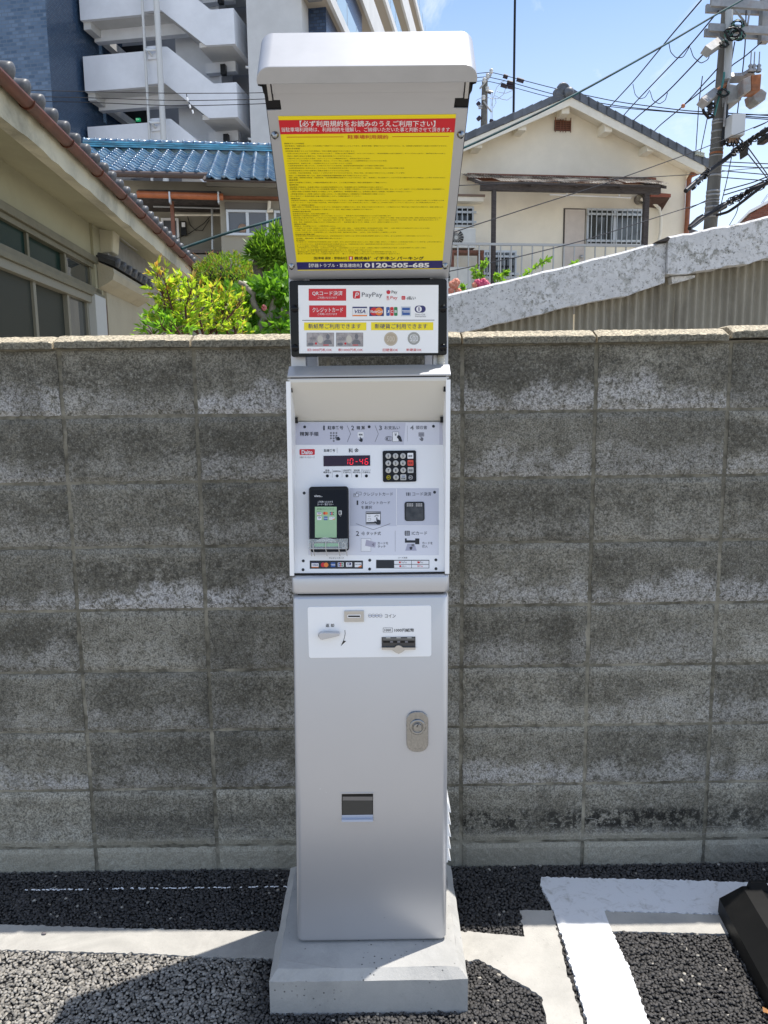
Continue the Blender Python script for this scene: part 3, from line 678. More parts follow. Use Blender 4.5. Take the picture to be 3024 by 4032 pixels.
# ================================================================== payment machine
CX = -0.0385
def machine():
    t = thing('payment_machine', 'tall silver parking payment machine with yellow notice board on top', 'payment machine', (CX, 2.0, 0.112))
    YF = 1.835
    PF = Plane((0, YF, 0), (1, 0, 0), (0, 0, 1))
    sil = M['silver']
    def F(px, py): return PF.hit(px, py)
    # --- cabinet: a rounded shell, slightly wider at the foot
    def shell(zl, zh, wl, wh, cl, ch, yf, yb, r, m, name, top=0.008, bev=0.008):
        mb = MB(); rings = []
        lev = [(zl, bev), (zl+bev*0.3, bev*0.3), (zl+bev, 0), (zh-top, 0), (zh-top*0.3, top*0.3), (zh, top)]
        for z, ins in lev:
            k = (z-zl)/(zh-zl); w = wl+(wh-wl)*k; c = cl+(ch-cl)*k
            rings.append([(x, y, z) for x, y in rrect(c-w/2+ins, c+w/2-ins, yf+ins, yb, r, 7)])
        n = len(rings[0]); V = np.array(rings).reshape(-1, 3)
        mb.add(V, [(i*n+k, i*n+(k+1) % n, (i+1)*n+(k+1) % n, (i+1)*n+k) for i in range(len(lev)-1) for k in range(n)], 0, True)
        mb.add(V[:n], [tuple(range(n))]); mb.add(V[-n:], [tuple(range(n))])
        o = mb.build(name, m, t)
        return o
    zb, zt = F(1460, 3706)[1], F(1460, 2345)[1]
    l0, r0 = F(1167, 3650)[0], F(1758, 3650)[0]; l1, r1 = F(1151, 2360)[0], F(1768, 2360)[0]
    cab = shell(zb, zt, r0-l0, r1-l1, (l0+r0)/2, (l1+r1)/2, YF, 2.10, 0.016, sil, 'cabinet')
    foot = MB(); foot.box(l0+0.018, r0-0.018, YF+0.035, 2.09, 0.1115, zb+0.006); foot.build('foot_frame', M['black'], t)
    zb2, zt2 = F(1460, 2337)[1], F(1460, 2266)[1]
    shell(zb2, zt2, r1-l1+0.002, r1-l1+0.002, (l1+r1)/2, (l1+r1)/2, YF-0.002, 2.10, 0.015, sil, 'middle_band', 0.006, 0.006)
    gap = MB(); gap.box(l1+0.012, r1-0.012, YF+0.014, 2.09, zt-0.004, zb2+0.004); gap.build('shadow_gap_seal', M['black'], t)
    # white plate with coin slot, lever and note slot
    p9 = Print(PF, C(2360), 0.002)
    mb = MB(); A = p9.ab(268, 533); B = p9.ab(1378, 55)
    mb.prism([PF.w(a, b, -0.002) for a, b in rrect(A[0], B[0], A[1], B[1], 0.006)], PF.n*0.004)
    plate = mb.build('coin_plate', M['white'], t, bevel=0.0008, seg=2)
    k = Print(PF, C(2360), 0.0021)
    k.text('コイン', 957, 133, 1055, 166, bold=0.006); k.text('返 却', 420, 220, 497, 252, bold=0.012)
    k.text('1000円紙幣', 1042, 263, 1222, 295, bold=0.012); k.frame(940, 257, 1027, 298, 3, 'ink'); k.text('1000', 953, 268, 1013, 288, bold=0.012)
    for i, n_ in enumerate(('500', '100', '50', '10')):
        k.ring(822+32*i, 148, 17, 2.2, 'ink', 1); k.text(n_, 811+32*i, 143, 833+32*i, 153, 'blueink', 0.01)
    an = [(594, 278), (597, 310), (592, 340), (583, 372)]
    for i in range(3): k.line(*an[i], *an[i+1], 5-i*0.3, 'ink')
    k.poly([(606, 378), (590, 376), (583, 368), (556, 424)], 'ink', 2)
    k.build('lettering', plate, 'stuff')
    cs = MB(); a0, a1 = k.ab(590, 202), k.ab(766, 99)
    cs.pbox(PF, a0[0], a1[0], a0[1], a1[1], 0.001, 0.006)
    slot = cs.build('coin_slot', M['steel'], t, bevel=0.001)
    k2 = Print(PF, C(2360), 0.0062); k2.rect(618, 138, 738, 166, 'white', 1, 5); k2.rect(624, 146, 732, 160, 'black', 2); k2.build('slot_opening', slot)
    lv = MB(); c = k.ab(385, 316)
    pts = [(360, 316), (366, 292), (386, 282), (545, 284), (552, 296), (546, 313), (395, 348), (372, 342)]
    lv.prism([PF.w(*k.ab(*p), 0.008) for p in pts], PF.n*0.012); lv.lathe(PF.w(c[0], c[1], 0.001), PF.n, [(0.008, 0), (0.008, 0.012)], 14)
    lv.build('return_lever', sil, t, bevel=0.0015)
    ns = MB(); b0, b1 = k.ab(929, 446), k.ab(1234, 338)
    ns.pbox(PF, b0[0], b1[0], b0[1], b1[1], 0.0006, 0.0045)
    nt_ = ns.build('banknote_slot', mat('smoked plastic', (0.05, 0.05, 0.05), 0.15), t, bevel=0.0006)
    k3 = Print(PF, C(2360), 0.0047)
    k3.rect(936, 348, 1228, 372, mat('slot inner grey', (0.12, 0.12, 0.115), 0.3), 1); k3.rect(942, 376, 1224, 394, 'black', 1)
    for x in (1005, 1070, 1140): k3.rect(x, 376, x+26, 392, 'inkgrey', 2)
    for x in (968, 1062, 1160): k3.rect(x, 344, x+40, 352, 'keygrey', 2)
    k3.build('slot_throat', nt_)
    lip = MB(); pl = [(929, 446), (1020, 448), (1050, 470), (1082, 484), (1112, 470), (1140, 448), (1234, 446), (1234, 428), (1120, 428), (1100, 412), (1082, 408), (1062, 412), (1045, 428), (929, 428)]
    lip.prism([PF.w(*k.ab(*p), 0.0046) for p in pl], PF.n*0.006); lip.build('slot_lip', M['steel'], nt_)
    # lock
    kL = Print(PF, (1100, 2740, FC), 0.0004)
    a0, a1 = kL.ab(1155, 502), kL.ab(1349, 136)
    lk = MB(); lk.prism([PF.w(a, b, 0.0) for a, b in rrect(a0[0], a1[0], a0[1], a1[1], 0.0225, 8)], PF.n*0.006)
    lo = lk.build('lock_plate', M['chrome'], t, bevel=0.0018, seg=3)
    c = kL.ab(1252, 272); e = kL.ab(1252, 420)
    lb = MB(); lb.lathe(PF.w(c[0], c[1], 0.006), PF.n, [(0.0205, 0), (0.0205, 0.003), (0.019, 0.004), (0.0142, 0.004), (0.0132, 0.002), (0.0112, 0.002), (0.0102, 0.0062), (0.0, 0.0068)], 28)
    w_ = 0.0155; ring = [(e[0]+w_*math.cos(rad(a)), e[1]+w_*math.sin(rad(a))) for a in range(180, 361, 15)]+[(c[0]+w_, c[1]-0.012), (c[0]-w_, c[1]-0.012)]
    lb.prism([PF.w(a, b, 0.0058) for a, b in ring], PF.n*0.0025)
    lb.build('lock_handle', M['chrome'], lo, bevel=0.0007)
    kk = Print(PF, (1100, 2740, FC), 0.0136); kk.line(1246, 284, 1262, 258, 6, 'black'); kk.build('keyhole', lo)
    # coin return cup
    kC = Print(PF, (1100, 2740, FC), 0.0)
    a0, a1 = kC.ab(566, 1137), kC.ab(851, 884)
    rc = MB(); b_ = 0.0025
    rc.pbox(PF, a0[0]-b_, a0[0], a0[1]-b_, a1[1]+b_, -0.001, 0.0012); rc.pbox(PF, a1[0], a1[0]+b_, a0[1]-b_, a1[1]+b_, -0.001, 0.0012)
    rc.pbox(PF, a0[0], a1[0], a1[1], a1[1]+b_, -0.001, 0.0012); rc.pbox(PF, a0[0], a1[0], a0[1]-b_, a0[1], -0.001, 0.0012)
    cup = rc.build('coin_return_frame', sil, t)
    kC = Print(PF, (1100, 2740, FC), 0.0005)
    kC.rect(566, 884, 851, 1137, M['black'], 0.4); kC.rect(572, 948, 846, 1076, mat('smoked flap', (0.035, 0.037, 0.037), 0.12), 1.2); kC.rect(574, 914, 846, 948, mat('flap upper edge', (0.18, 0.165, 0.155), 0.3), 1)
    kC.build('coin_return_flap', cup)
    tr = MB(); q0, q1 = kC.ab(568, 1134), kC.ab(850, 1076)
    tr.hexa([PF.w(q0[0], q0[1], 0.002), PF.w(q1[0], q0[1], 0.002), PF.w(q1[0], q0[1], 0.0012), PF.w(q0[0], q0[1], 0.0012), PF.w(q0[0], q1[1], 0.0018), PF.w(q1[0], q1[1], 0.0018), PF.w(q1[0], q1[1], 0.0012), PF.w(q0[0], q1[1], 0.0012)])
    tr.hexa([PF.w(q0[0], q0[1], 0.002), PF.w(q1[0], q0[1], 0.002), PF.w(q1[0], q0[1]+0.003, 0.011), PF.w(q0[0], q0[1]+0.003, 0.011), PF.w(q0[0], q0[1]+0.008, 0.002), PF.w(q1[0], q0[1]+0.008, 0.002), PF.w(q1[0], q0[1]+0.008, 0.010), PF.w(q0[0], q0[1]+0.008, 0.010)])
    tr.build('coin_return_lip', mat('bluish lip plastic', (0.42, 0.46, 0.55), 0.2), cup)
    # side vent cover, seen edge on at the right
    P3 = Plane((0, 1.93, 0), (1, 0, 0), (0, 0, 1))
    kV = Print(P3, (1100, 2740, FC)); zt_, zb_ = kV.ab(1540, 830)[1], kV.ab(1540, 1450)[1]
    xr = r0-0.004; sv = MB(); sv.box(xr, xr+0.013, 1.90, 2.06, zb_, zt_-0.03)
    sv.hexa([(xr, 1.90, zt_-0.03), (xr+0.013, 1.90, zt_-0.03), (xr+0.013, 2.06, zt_-0.03), (xr, 2.06, zt_-0.03), (xr, 1.90, zt_+0.03), (xr+0.003, 1.90, zt_+0.03), (xr+0.003, 2.06, zt_+0.03), (xr, 2.06, zt_+0.03)])
    vent = sv.build('side_vent', M['white'], t)
    for i in range(5):
        z = zt_-0.055-0.035*i; lv_ = MB(); lv_.hexa([(xr+0.012, 1.905, z), (xr+0.022, 1.905, z-0.004), (xr+0.022, 2.055, z-0.004), (xr+0.012, 2.055, z), (xr+0.012, 1.905, z+0.022), (xr+0.014, 1.905, z+0.022), (xr+0.014, 2.055, z+0.022), (xr+0.012, 2.055, z+0.022)])
        lv_.build('vent_louvre', M['white'], vent)

    # --- control unit: two wings, a canopy slope and the sloping panel between them
    zc0, zc1 = F(1460, 2263)[1], F(1460, 1498)[1]
    xl, xr_ = F(1141, 2258)[0], F(1769, 2258)[0]; xlt, xrt = F(1126, 1500)[0], F(1774, 1500)[0]
    YB, YT = YF+0.014, YF+0.105
    PL0, PLm = F(1155, 2250), None
    # panel plane through its lower front edge and its recessed top edge
    zpl = 1.110; zpt = 1.512
    PC = Plane((0, YB, zpl), (1, 0, 0), (0, YT-YB, zpt-zpl))
    cb = Print(PC, C(1880)); ct = Print(PC, C(1420))
    bl_, br_ = cb.ab(127, 868), cb.ab(1511, 860); tl_, tr_ = ct.ab(150, 558), ct.ab(1484, 558)
    for nm, x0, x1, sgn in (('side_wing', xl, xlt, 1), ('side_wing', xr_, xrt, -1)):
        mb = MB(); th = 0.0105
        for (ya, yb2, za, zb3) in ((YF-0.001, YF+0.004, zc0, zc1),):
            mb.hexa([(x0, ya, za), (x0+sgn*th, ya, za), (x0+sgn*th, yb2, za), (x0, yb2, za), (x1, ya, zb3), (x1+sgn*th, ya, zb3), (x1+sgn*th, yb2, zb3), (x1, yb2, zb3)])
        mb.hexa([(x0, YF+0.003, zc0), (x0+sgn*0.003, YF+0.003, zc0), (x0+sgn*0.003, 2.09, zc0), (x0, 2.09, zc0), (x1, YF+0.003, zc1), (x1+sgn*0.003, YF+0.003, zc1), (x1+sgn*0.003, 2.09, zc1), (x1, 2.09, zc1)])
        xi, xit = (bl_[0], tl_[0]) if sgn > 0 else (br_[0], tr_[0])
        mb.add([(x0+sgn*th, YF+0.004, zc0), (x1+sgn*th, YF+0.004, zc1), (xit, YT, zpt), (xi, YB+0.001, zc0)], [(0, 1, 2, 3)])
        w_ = mb.build(nm, M['white'], t)
    canopy = MB(); zcan = F(1460, 1502)[1]
    e0, e1 = ct.ab(155, 557), ct.ab(1484, 557)
    a = [(xlt+0.008, YF, zcan), (xrt-0.008, YF, zcan), (e1[0]+0.003, YT, PC.w(0, e1[1])[2]), (e0[0]-0.003, YT, PC.w(0, e0[1])[2])]
    canopy.hexa([a[0], a[1], a[2], a[3]]+[(a[0][0], a[0][1], zcan+0.006), (a[1][0], a[1][1], zcan+0.006), (a[2][0], YT, zcan+0.006), (a[3][0], YT, zcan+0.006)])
    canopy.build('canopy_underside', mat('shade tinted white metal', (0.66, 0.64, 0.585), 0.5), t)  # white metal made beige: shade under the slope put into the colour
    for (x, y) in ((102, 262), (1506, 255), (150, 542), (1476, 536)):
        bk = MB(); q = at(1100+x*FC, 1420+y*FC, YF+(0.02 if y < 400 else 0.088)); bk.box(q[0]-0.0045, q[0]+0.0045, q[1]-0.006, q[1]+0.006, q[2]-0.007, q[2]+0.007); bk.build('rubber_stop', M['black'], t)
    body = MB(); body.box(xl+0.006, xr_-0.006, YT+0.012, 2.088, zc0, zc1+0.004); body.build('control_body', M['white'], t)
    pm = MB(); pm.add([PC.w(bl_[0], bl_[1], 0), PC.w(br_[0], br_[1], 0), PC.w(tr_[0], tr_[1], 0), PC.w(tl_[0], tl_[1], 0), PC.w(bl_[0], bl_[1], -0.006), PC.w(br_[0], br_[1], -0.006), PC.w(tr_[0], tr_[1], -0.006), PC.w(tl_[0], tl_[1], -0.006)], [(0, 1, 2, 3), (7, 6, 5, 4), (0, 4, 5, 1), (1, 5, 6, 2), (2, 6, 7, 3), (3, 7, 4, 0)])
    panel = pm.build('control_panel', M['panel'], t)
    ls = MB(); ls.box(bl_[0]-0.001, br_[0]+0.001, YB-0.004, YB+0.03, zc0-0.001, PC.w(0, bl_[1])[2]-0.0008); ls.build('panel_seal', M['black'], t)
    # print on the panel, upper part
    k = Print(PC, C(1420), 0.0001)
    k.poly([(148, 562), (1478, 562), (1484, 764), (146, 764)], 'band', 1); k.poly([(1146, 562), (1452, 562), (1452, 764), (1128, 764)], 'band2', 1.4)  # paler right part: a reflection painted into the print
    k.text('精算手順', 186, 646, 356, 685, 'ink', 0.016)
    for n_, tx, x, x2, y in (('1', '駐車番号', 392, 438, 0), ('2', '精 算', 652, 700, 0), ('3', 'お支払い', 904, 953, 0)):
        k.text(n_, x+(6 if n_ == '1' else 0), 590, x+(20 if n_ == '1' else 26), 632, 'ink', 0.012)
    k.text('駐車番号', 438, 592, 580, 627, 'ink', 0.016); k.text('精 算', 700, 592, 776, 627, 'ink', 0.016); k.text('お支払い', 953, 592, 1094, 625, 'ink', 0.012)
    k.text('4', 1186, 588, 1220, 630, 'inkgrey', 0.006); k.text('領収書', 1237, 590, 1340, 624, mat('mid grey ink', (0.10, 0.10, 0.12), 0.4), 0.012)  # inks greyed as part of the same painted reflection
    for x in (616, 868): k.line(x, 590, x+30, 664, 3, 'ink', 2); k.line(x+30, 664, x, 738, 3, 'ink', 2)
    k.line(1161, 590, 1161, 734, 2, 'inkgrey', 2)
    for i in range(3):
        for j in range(3): k.disc(468+25*i, 657+24*j, 9, 'inkgrey', 2, 10)
    k.disc(493, 729, 9, 'inkgrey', 2, 10)
    k.hand(508, 692, 1.55, 'ink', -0.75)
    k.rect(711, 648, 764, 698, 'inkpaper', 2, 6); k.text('精算', 720, 663, 756, 681, 'ink', 0.01, 3); k.hand(734, 692, 1.5, 'ink', 0.0, 3)
    for i in range(3): k.ring(1004-12*i, 708, 22, 2.2, 'ink', 2, 20, 0 if i < 2 else 0, 360)
    k.text('¥', 966, 696, 986, 722, 'ink', 0.0, 3); k.rect(1026, 646, 1083, 736, 'inkpaper', 2.4); k.frame(1026, 646, 1083, 736, 2.5, 'ink', 2.8); k.text('¥', 1044, 656, 1066, 684, 'ink', 0.0, 3)
    k.poly([(1072, 680), (1086, 676), (1102, 692), (1116, 735), (1092, 735), (1080, 712), (1066, 698)], 'ink', 3.4)
    k.rect(1262, 650, 1314, 690, mat('dim key print', (0.30, 0.30, 0.34), 0.4), 2, 6); k.text('領収書', 1268, 662, 1308, 680, 'inkgrey', 0.0, 3); k.hand(1284, 684, 1.5, 'inkgrey', 0.0, 3)
    for x, y in ((230, 602), (815, 601), (1398, 596)): k.disc(x, y, 13, 'ink', 3)
    # maker's mark, display
    k.rect(183, 803, 322, 856, 'red', 1, 8); k.text('Daito', 202, 812, 302, 850, 'inkpaper', 0.03); k.text('大都テクノロジーズ', 183, 869, 321, 886, 'ink', 0.0)
    k.text('駐車番号', 405, 803, 506, 830, 'ink', 0.014); k.line(524, 790, 524, 838, 2, 'ink'); k.text('料 金', 628, 795, 720, 836, 'ink', 0.012)
    for i, (a_, b_) in enumerate((('現金', '精算中止'), (None, '釣銭切れ'), ('1000円', '使用中止'), ('領収書', '発行中止'), ('クレジットカード', '使用中止'))):
        x = 436+88.5*i; w = 36
        if a_:
            wa = {2: 20, 4: 32, 3: 28, 8: 38}.get(len(a_), 34); k.text(a_, x-wa, 987, x+wa, 1004, 'ink', 0.006); k.text(b_, x-w, 1006, x+w, 1022, 'ink', 0.012)
        else: k.text(b_, x-w, 996, x+w, 1012, 'ink', 0.012)
        k.disc(x, 1046, 14, M['black'], 2)
        if i < 4: k.line(x+44, 985, x+44, 1060, 2, 'inkgrey')
    k.build('lettering', panel, 'stuff')
    # led display
    dp = Print(PC, C(1420)); a0, a1 = dp.ab(401, 959), dp.ab(823, 859)
    d = MB(); d.pbox(PC, a0[0], a1[0], a0[1], a1[1], 0.0002, 0.0012); disp = d.build('led_display', M['ledbg'], t)
    sg = Print(PC, C(1420), 0.0014)
    SEG = {'0': 'abcdef', '1': 'bc', '4': 'bcfg', '6': 'acdefg', '-': 'g'}
    for ch, x in (('1', 594), ('0', 640), ('-', 686), ('4', 728), ('6', 776)):
        w, h, y = 26, 52, 890; sl = 3.0
        P_ = {'tl': (x+sl, y), 'tr': (x+w+sl, y), 'ml': (x+sl/2, y+h/2), 'mr': (x+w+sl/2, y+h/2), 'bl': (x, y+h), 'br': (x+w, y+h)}
        E_ = {'a': ('tl', 'tr'), 'b': ('tr', 'mr'), 'c': ('mr', 'br'), 'd': ('bl', 'br'), 'e': ('ml', 'bl'), 'f': ('tl', 'ml'), 'g': ('ml', 'mr')}
        for q in SEG[ch]:
            u_, v_ = P_[E_[q][0]], P_[E_[q][1]]; L = math.hypot(v_[0]-u_[0], v_[1]-u_[1]); dx, dy = (v_[0]-u_[0])/L*3, (v_[1]-u_[1])/L*3
            sg.line(u_[0]+dx, u_[1]+dy, v_[0]-dx, v_[1]-dy, 5.2, 'led')
    sg.build('digits', disp)
    # keypad
    kp = Print(PC, C(1420)); a0, a1 = kp.ab(940, 1102), kp.ab(1239, 815)
    kb = MB(); kb.prism([PC.w(a, b, 0.0001) for a, b in rrect(a0[0], a1[0], a0[1], a1[1], 0.004)], PC.n*0.003)
    pad = kb.build('keypad', M['black'], t, bevel=0.0006)
    keys = [('1', 988, 867), ('2', 1054, 867), ('3', 1121, 867), ('4', 988, 932), ('5', 1055, 932), ('6', 1121, 931), ('7', 989, 997), ('8', 1056, 997), ('9', 1123, 996), ('0', 1058, 1060)]
    for n_, x, y in keys:
        kb = MB(); c = kp.ab(x, y); kb.lathe(PC.w(c[0], c[1], 0.003), PC.n, [(0.0070, 0), (0.0070, 0.0016), (0.0063, 0.0024), (0, 0.0025)], 18); ky = kb.build('round_key', M['keygrey'], pad)
    tk = Print(PC, C(1420), 0.0058)
    for n_, x, y in keys: tk.text(n_, x-(3.5 if n_ == '1' else 6.5), y-12, x+(3.5 if n_ == '1' else 6.5), y+12, 'ink', 0.02)
    for s_, x, y, m_ in (('精算', 1188, 866, 'white'), ('取消', 1189, 930, mat('red key', (0.72, 0.07, 0.035), 0.35)), ('領収書', 1190, 995, 'keygrey'), ('利用\n証明書', 1124, 1060, 'keygrey')):
        kb = MB(); u0, u1 = kp.ab(x-26, y+26), kp.ab(x+26, y-26); kb.prism([PC.w(a, b, 0.003) for a, b in rrect(u0[0], u1[0], u0[1], u1[1], 0.0015, 2)], PC.n*0.0024); kb.build('square_key', M[m_] if isinstance(m_, str) else m_, pad)
        if '\n' in s_: tk.text('利用', x-13, y-17, x+13, y-2, 'blueink', 0.01); tk.text('証明書', x-19, y+2, x+19, y+17, 'ink', 0.008)
        else: tk.text(s_, x-18, y-10, x+18, y+10, 'ink', 0.008)
    for s_, x, y, m_ in (('SET', 991, 1060, M['yellow']), ('ESC', 1191, 1060, M['inkpaper'])): tk.ring(x, y, 19, 2.5, m_, 1); tk.text(s_, x-12, y-7, x+12, y+7, m_, 0.008)
    tk.build('key_lettering', pad, 'stuff')
    # print on the lower part
    k = Print(PC, C(1880), 0.0001)
    k.rect(262, 100, 1446, 705, 'band2', 0.8); k.rect(640, 98, 1446, 440, mat('faint grey print', (0.54, 0.55, 0.63), 0.2), 1.2)
    k.line(1063, 102, 1063, 432, 5, 'inkpaper', 2); k.line(1063, 438, 1446, 438, 5, 'inkpaper', 2)
    k.text('クレジットカード', 762, 135, 1030, 168, 'ink', 0.008); k.text('コード決済', 1207, 132, 1378, 168, 'ink', 0.008)
    k.frame(698, 131, 744, 160, 3, 'ink', 2); k.rect(674, 145, 720, 176, 'band2', 2.4); k.frame(674, 145, 720, 176, 3, 'ink', 2.8); k.rect(682, 153, 694, 164, 'ink', 2.8)
    for i, w in enumerate((5, 3, 7, 3, 5)): k.rect(1150+8.5*i, 136, 1150+8.5*i+w, 166, 'ink', 2)
    k.text('1', 701, 209, 716, 250, 'ink', 0.012); k.text('クレジットカード', 742, 215, 1005, 244, 'ink', 0.008); k.text('を選択', 742, 256, 842, 287, 'ink', 0.008)
    k.rect(786, 311, 918, 424, 'inkpaper', 2); k.frame(784, 309, 920, 426, 5, 'ink', 2.4); k.rect(790, 318, 914, 331, 'ink', 2.4, 3); k.rect(790, 404, 914, 418, 'ink', 2.4, 3)
    for y in (341, 355): k.line(804, y, 828, y, 2, 'ink', 2.6)
    k.frame(803, 370, 830, 389, 2, 'ink', 2.6); k.hand(884, 364, 2.15, 'ink', 0.0, 3.2)
    for a_ in range(-150, -20, 26): k.line(884+14*math.cos(rad(a_)), 364+14*math.sin(rad(a_)), 884+27*math.cos(rad(a_)), 364+27*math.sin(rad(a_)), 4, 'ink', 3)
    k.line(695, 419, 852, 474, 3, 'ink', 2); k.line(852, 474, 1006, 419, 3, 'ink', 2)
    k.text('2', 695, 487, 724, 530, 'ink', 0.008); k.text('タッチ式', 789, 491, 921, 524, 'ink', 0.008)
    for i in range(4): k.ring(738, 508, 10+8*i, 3, 'ink', 2, 10, -35, 35)
    k.rect(741, 554, 831, 671, 'inkpaper', 1.6); k.frame(741, 554, 831, 671, 2, 'inkgrey', 2)
    k.poly([(788, 565), (877, 590), (868, 636), (778, 620)], mat('card print', (0.40, 0.38, 0.47), 0.3), 2.6)
    for i in range(3): k.ring(838, 607, 8+7*i, 3, 'ink', 3.2, 8, -50, 30)
    k.text('カードを', 892, 585, 988, 608, 'ink', 0.008); k.text('タッチ', 892, 615, 964, 638, 'ink', 0.008)
    k.text('カードを', 1296, 584, 1390, 607, 'ink', 0.008); k.text('挿入', 1296, 613, 1344, 638, 'ink', 0.01)
    k.line(1051, 484, 1051, 672, 2, 'inkgrey', 2)
    k.rect(1137, 484, 1184, 528, 'ink', 2, 6)
    for y in (495, 506, 517): k.line(1140, y, 1182, y, 2.5, 'band2', 2.6)
    k.line(1153, 484, 1153, 528, 2.5, 'band2', 2.6); k.line(1168, 484, 1168, 528, 2.5, 'band2', 2.6)
    k.text('ICカード', 1202, 489, 1340, 522, 'ink', 0.008)
    k.poly([(1139, 553), (1155, 553), (1155, 570), (1232, 570), (1232, 553), (1270, 553), (1270, 606), (1232, 606), (1232, 592), (1139, 592)][::-1], 'ink', 2)
    k.poly([(1162, 602), (1226, 602), (1246, 664), (1142, 664)][::-1], mat('slot card print', (0.38, 0.38, 0.48), 0.3), 2.4); k.poly([(1194, 626), (1214, 642), (1203, 642), (1203, 655), (1185, 655), (1185, 642), (1174, 642)], 'ink', 3); k.rect(1199, 604, 1222, 626, 'inkgrey', 3)
    k.text('クレジットカード', 450, 723, 585, 740, 'ink', 0.008); k.text('コード決済', 1076, 720, 1160, 736, 'ink', 0.008)
    for x, y in ((225, 142), (1408, 134), (217, 757), (215, 837), (820, 751), (819, 831), (1420, 748), (1421, 828)): k.disc(x, y, 13.5, 'ink', 2)
    # accepted card strip
    k.rect(276, 754, 758, 828, 'ink', 1.2)
    def visa(x0, y0, x1, y1, l=2):
        h = y1-y0; k_.rect(x0, y0, x1, y1, 'inkpaper', l); k_.rect(x0, y0, x1, y0+h*0.14, 'navy', l+.5); k_.rect(x0, y1-h*0.13, x1, y1, 'orange', l+.5); k_.text('VISA', x0+(x1-x0)*.14, y0+h*.3, x1-(x1-x0)*.1, y1-h*.3, 'navy', 0.02, l+.6, 0.25)
    def master(cx, cy, r, l=2):
        k_.disc(cx-r*0.62, cy, r, 'red', l); k_.disc(cx+r*0.62, cy, r, 'orange', l+.3)
    def jcb(x0, y0, x1, y1, l=2):
        w = (x1-x0)/3
        for i, (m_, c_) in enumerate((('blueink', 'J'), ('red', 'C'), ('greenink', 'B'))): k_.rect(x0+w*i+w*.04, y0, x0+w*(i+.94), y1, m_, l, w*.22); k_.text(c_, x0+w*i+w*.2, y0+(y1-y0)*.36, x0+w*(i+.8), y1-(y1-y0)*.34, 'inkpaper', 0.01, l+.6)
    def amex(x0, y0, x1, y1, l=2): k_.rect(x0, y0, x1, y1, 'blueink', l); k_.rect(x0, y0+(y1-y0)*.38, x1, y0+(y1-y0)*.46, 'inkpaper', l+.5); k_.rect(x0+(x1-x0)*.15, y0+(y1-y0)*.55, x1, y0+(y1-y0)*.63, 'inkpaper', l+.5)
    def diners(x0, y0, x1, y1, l=2): k_.rect(x0, y0, x1, y1, 'navy', l, (y1-y0)*.49); c_ = (x0+(y1-y0)*.62, (y0+y1)/2); r_ = (y1-y0)*.40; k_.disc(c_[0], c_[1], r_, 'inkpaper', l+.4); k_.rect(c_[0]-r_*.18, c_[1]-r_*.7, c_[0]+r_*.18, c_[1]+r_*.7, 'navy', l+.8)
    k_ = k
    visa(292, 772, 356, 816); master(411, 793, 21); amex(467, 771, 507, 813); k.rect(530, 771, 583, 811, 'inkpaper', 1.8, 4); jcb(535, 774, 578, 808, 2.4)
    k.rect(605, 770, 660, 811, 'inkpaper', 1.8, 4); diners(614, 773, 652, 795, 2.3); k.text('Diners Club', 611, 799, 655, 806, 'navy', 0.0, 2.4)
    k.rect(684, 771, 745, 814, 'inkpaper', 1.8); k.text('DISCOVER', 687, 783, 741, 795, 'ink', 0.01, 2.4); k.poly([(745, 795), (745, 814), (712, 814)], 'orange', 2.3)
    # code payment strip
    k.rect(878, 748, 1360, 824, 'ink', 1.2); k.rect(1042, 755, 1197, 786, 'inkpaper', 1.8); k.rect(1042, 791, 1197, 820, 'inkpaper', 1.8); k.rect(1201, 755, 1355, 786, 'inkpaper', 1.8); k.rect(1201, 791, 1355, 820, 'inkpaper', 1.8)
    k.rect(1085, 762, 1101, 778, 'red', 2.4, 3); k.text('PayPay', 1105, 762, 1156, 780, 'inkgrey', 0.0, 2.4); k.poly([(1248, 764), (1262, 760), (1276, 766), (1272, 778), (1256, 780)][::-1], 'red', 2.4); k.text('Pay', 1277, 761, 1305, 779, 'inkgrey', 0.0, 2.4)
    k.rect(1089, 797, 1106, 813, 'red', 2.4, 3); k.text('d払い', 1111, 797, 1152, 813, 'inkgrey', 0.0, 2.4); k.text('R', 1254, 796, 1267, 813, 'red', 0.012, 2.4); k.text('Pay', 1271, 797, 1303, 815, 'red', 0.0, 2.4)
    k.build('instruction_print', panel, 'stuff')
    # code reader window
    w_ = Print(PC, C(1880)); a0, a1 = w_.ab(1137, 396), w_.ab(1315, 219)
    rd = MB(); rd.prism([PC.w(a, b, 0.0003) for a, b in rrect(a0[0], a1[0], a0[1], a1[1], 0.006)], PC.n*0.0016)
    rdo = rd.build('code_reader', M['black'], t)
    w_ = Print(PC, C(1880), 0.0021); w_.rect(1146, 228, 1307, 388, mat('reader glass', (0.045, 0.043, 0.04), 0.05, var=0.5, vscale=60), 0, 14)
    for x0 in (1157, 1239):
        for j in range(2):
            for i in range(4): w_.rect(x0+i*15, 235+16*j, x0+i*15+11, 247+16*j, mat('dull light print', (0.42, 0.40, 0.38), 0.4) if i+j == 0 else w_.mats[-1], 1)
    w_.build('reader_window', rdo)
    # card reader: black case, screen, clear guard
    w_ = Print(PC, C(1880)); cr_ = MB()
    a = [w_.ab(274, 680), w_.ab(634, 680)]; th = 0.026
    x0, x1 = w_.ab(278, 400)[0], w_.ab(632, 400)[0]; y0, y1 = w_.ab(450, 668)[1], w_.ab(450, 90)[1]
    cr_.prism([PC.w(p, q, 0.0002) for p, q in rrect(x0, x1, y0, y1, 0.007)], PC.n*th)
    rdr = cr_.build('card_reader', M['black'], t, bevel=0.005, seg=4)
    f_ = Print(PC, C(1880), th+0.0004)
    sc_ = 0.985                             # the face stands nearer than the panel
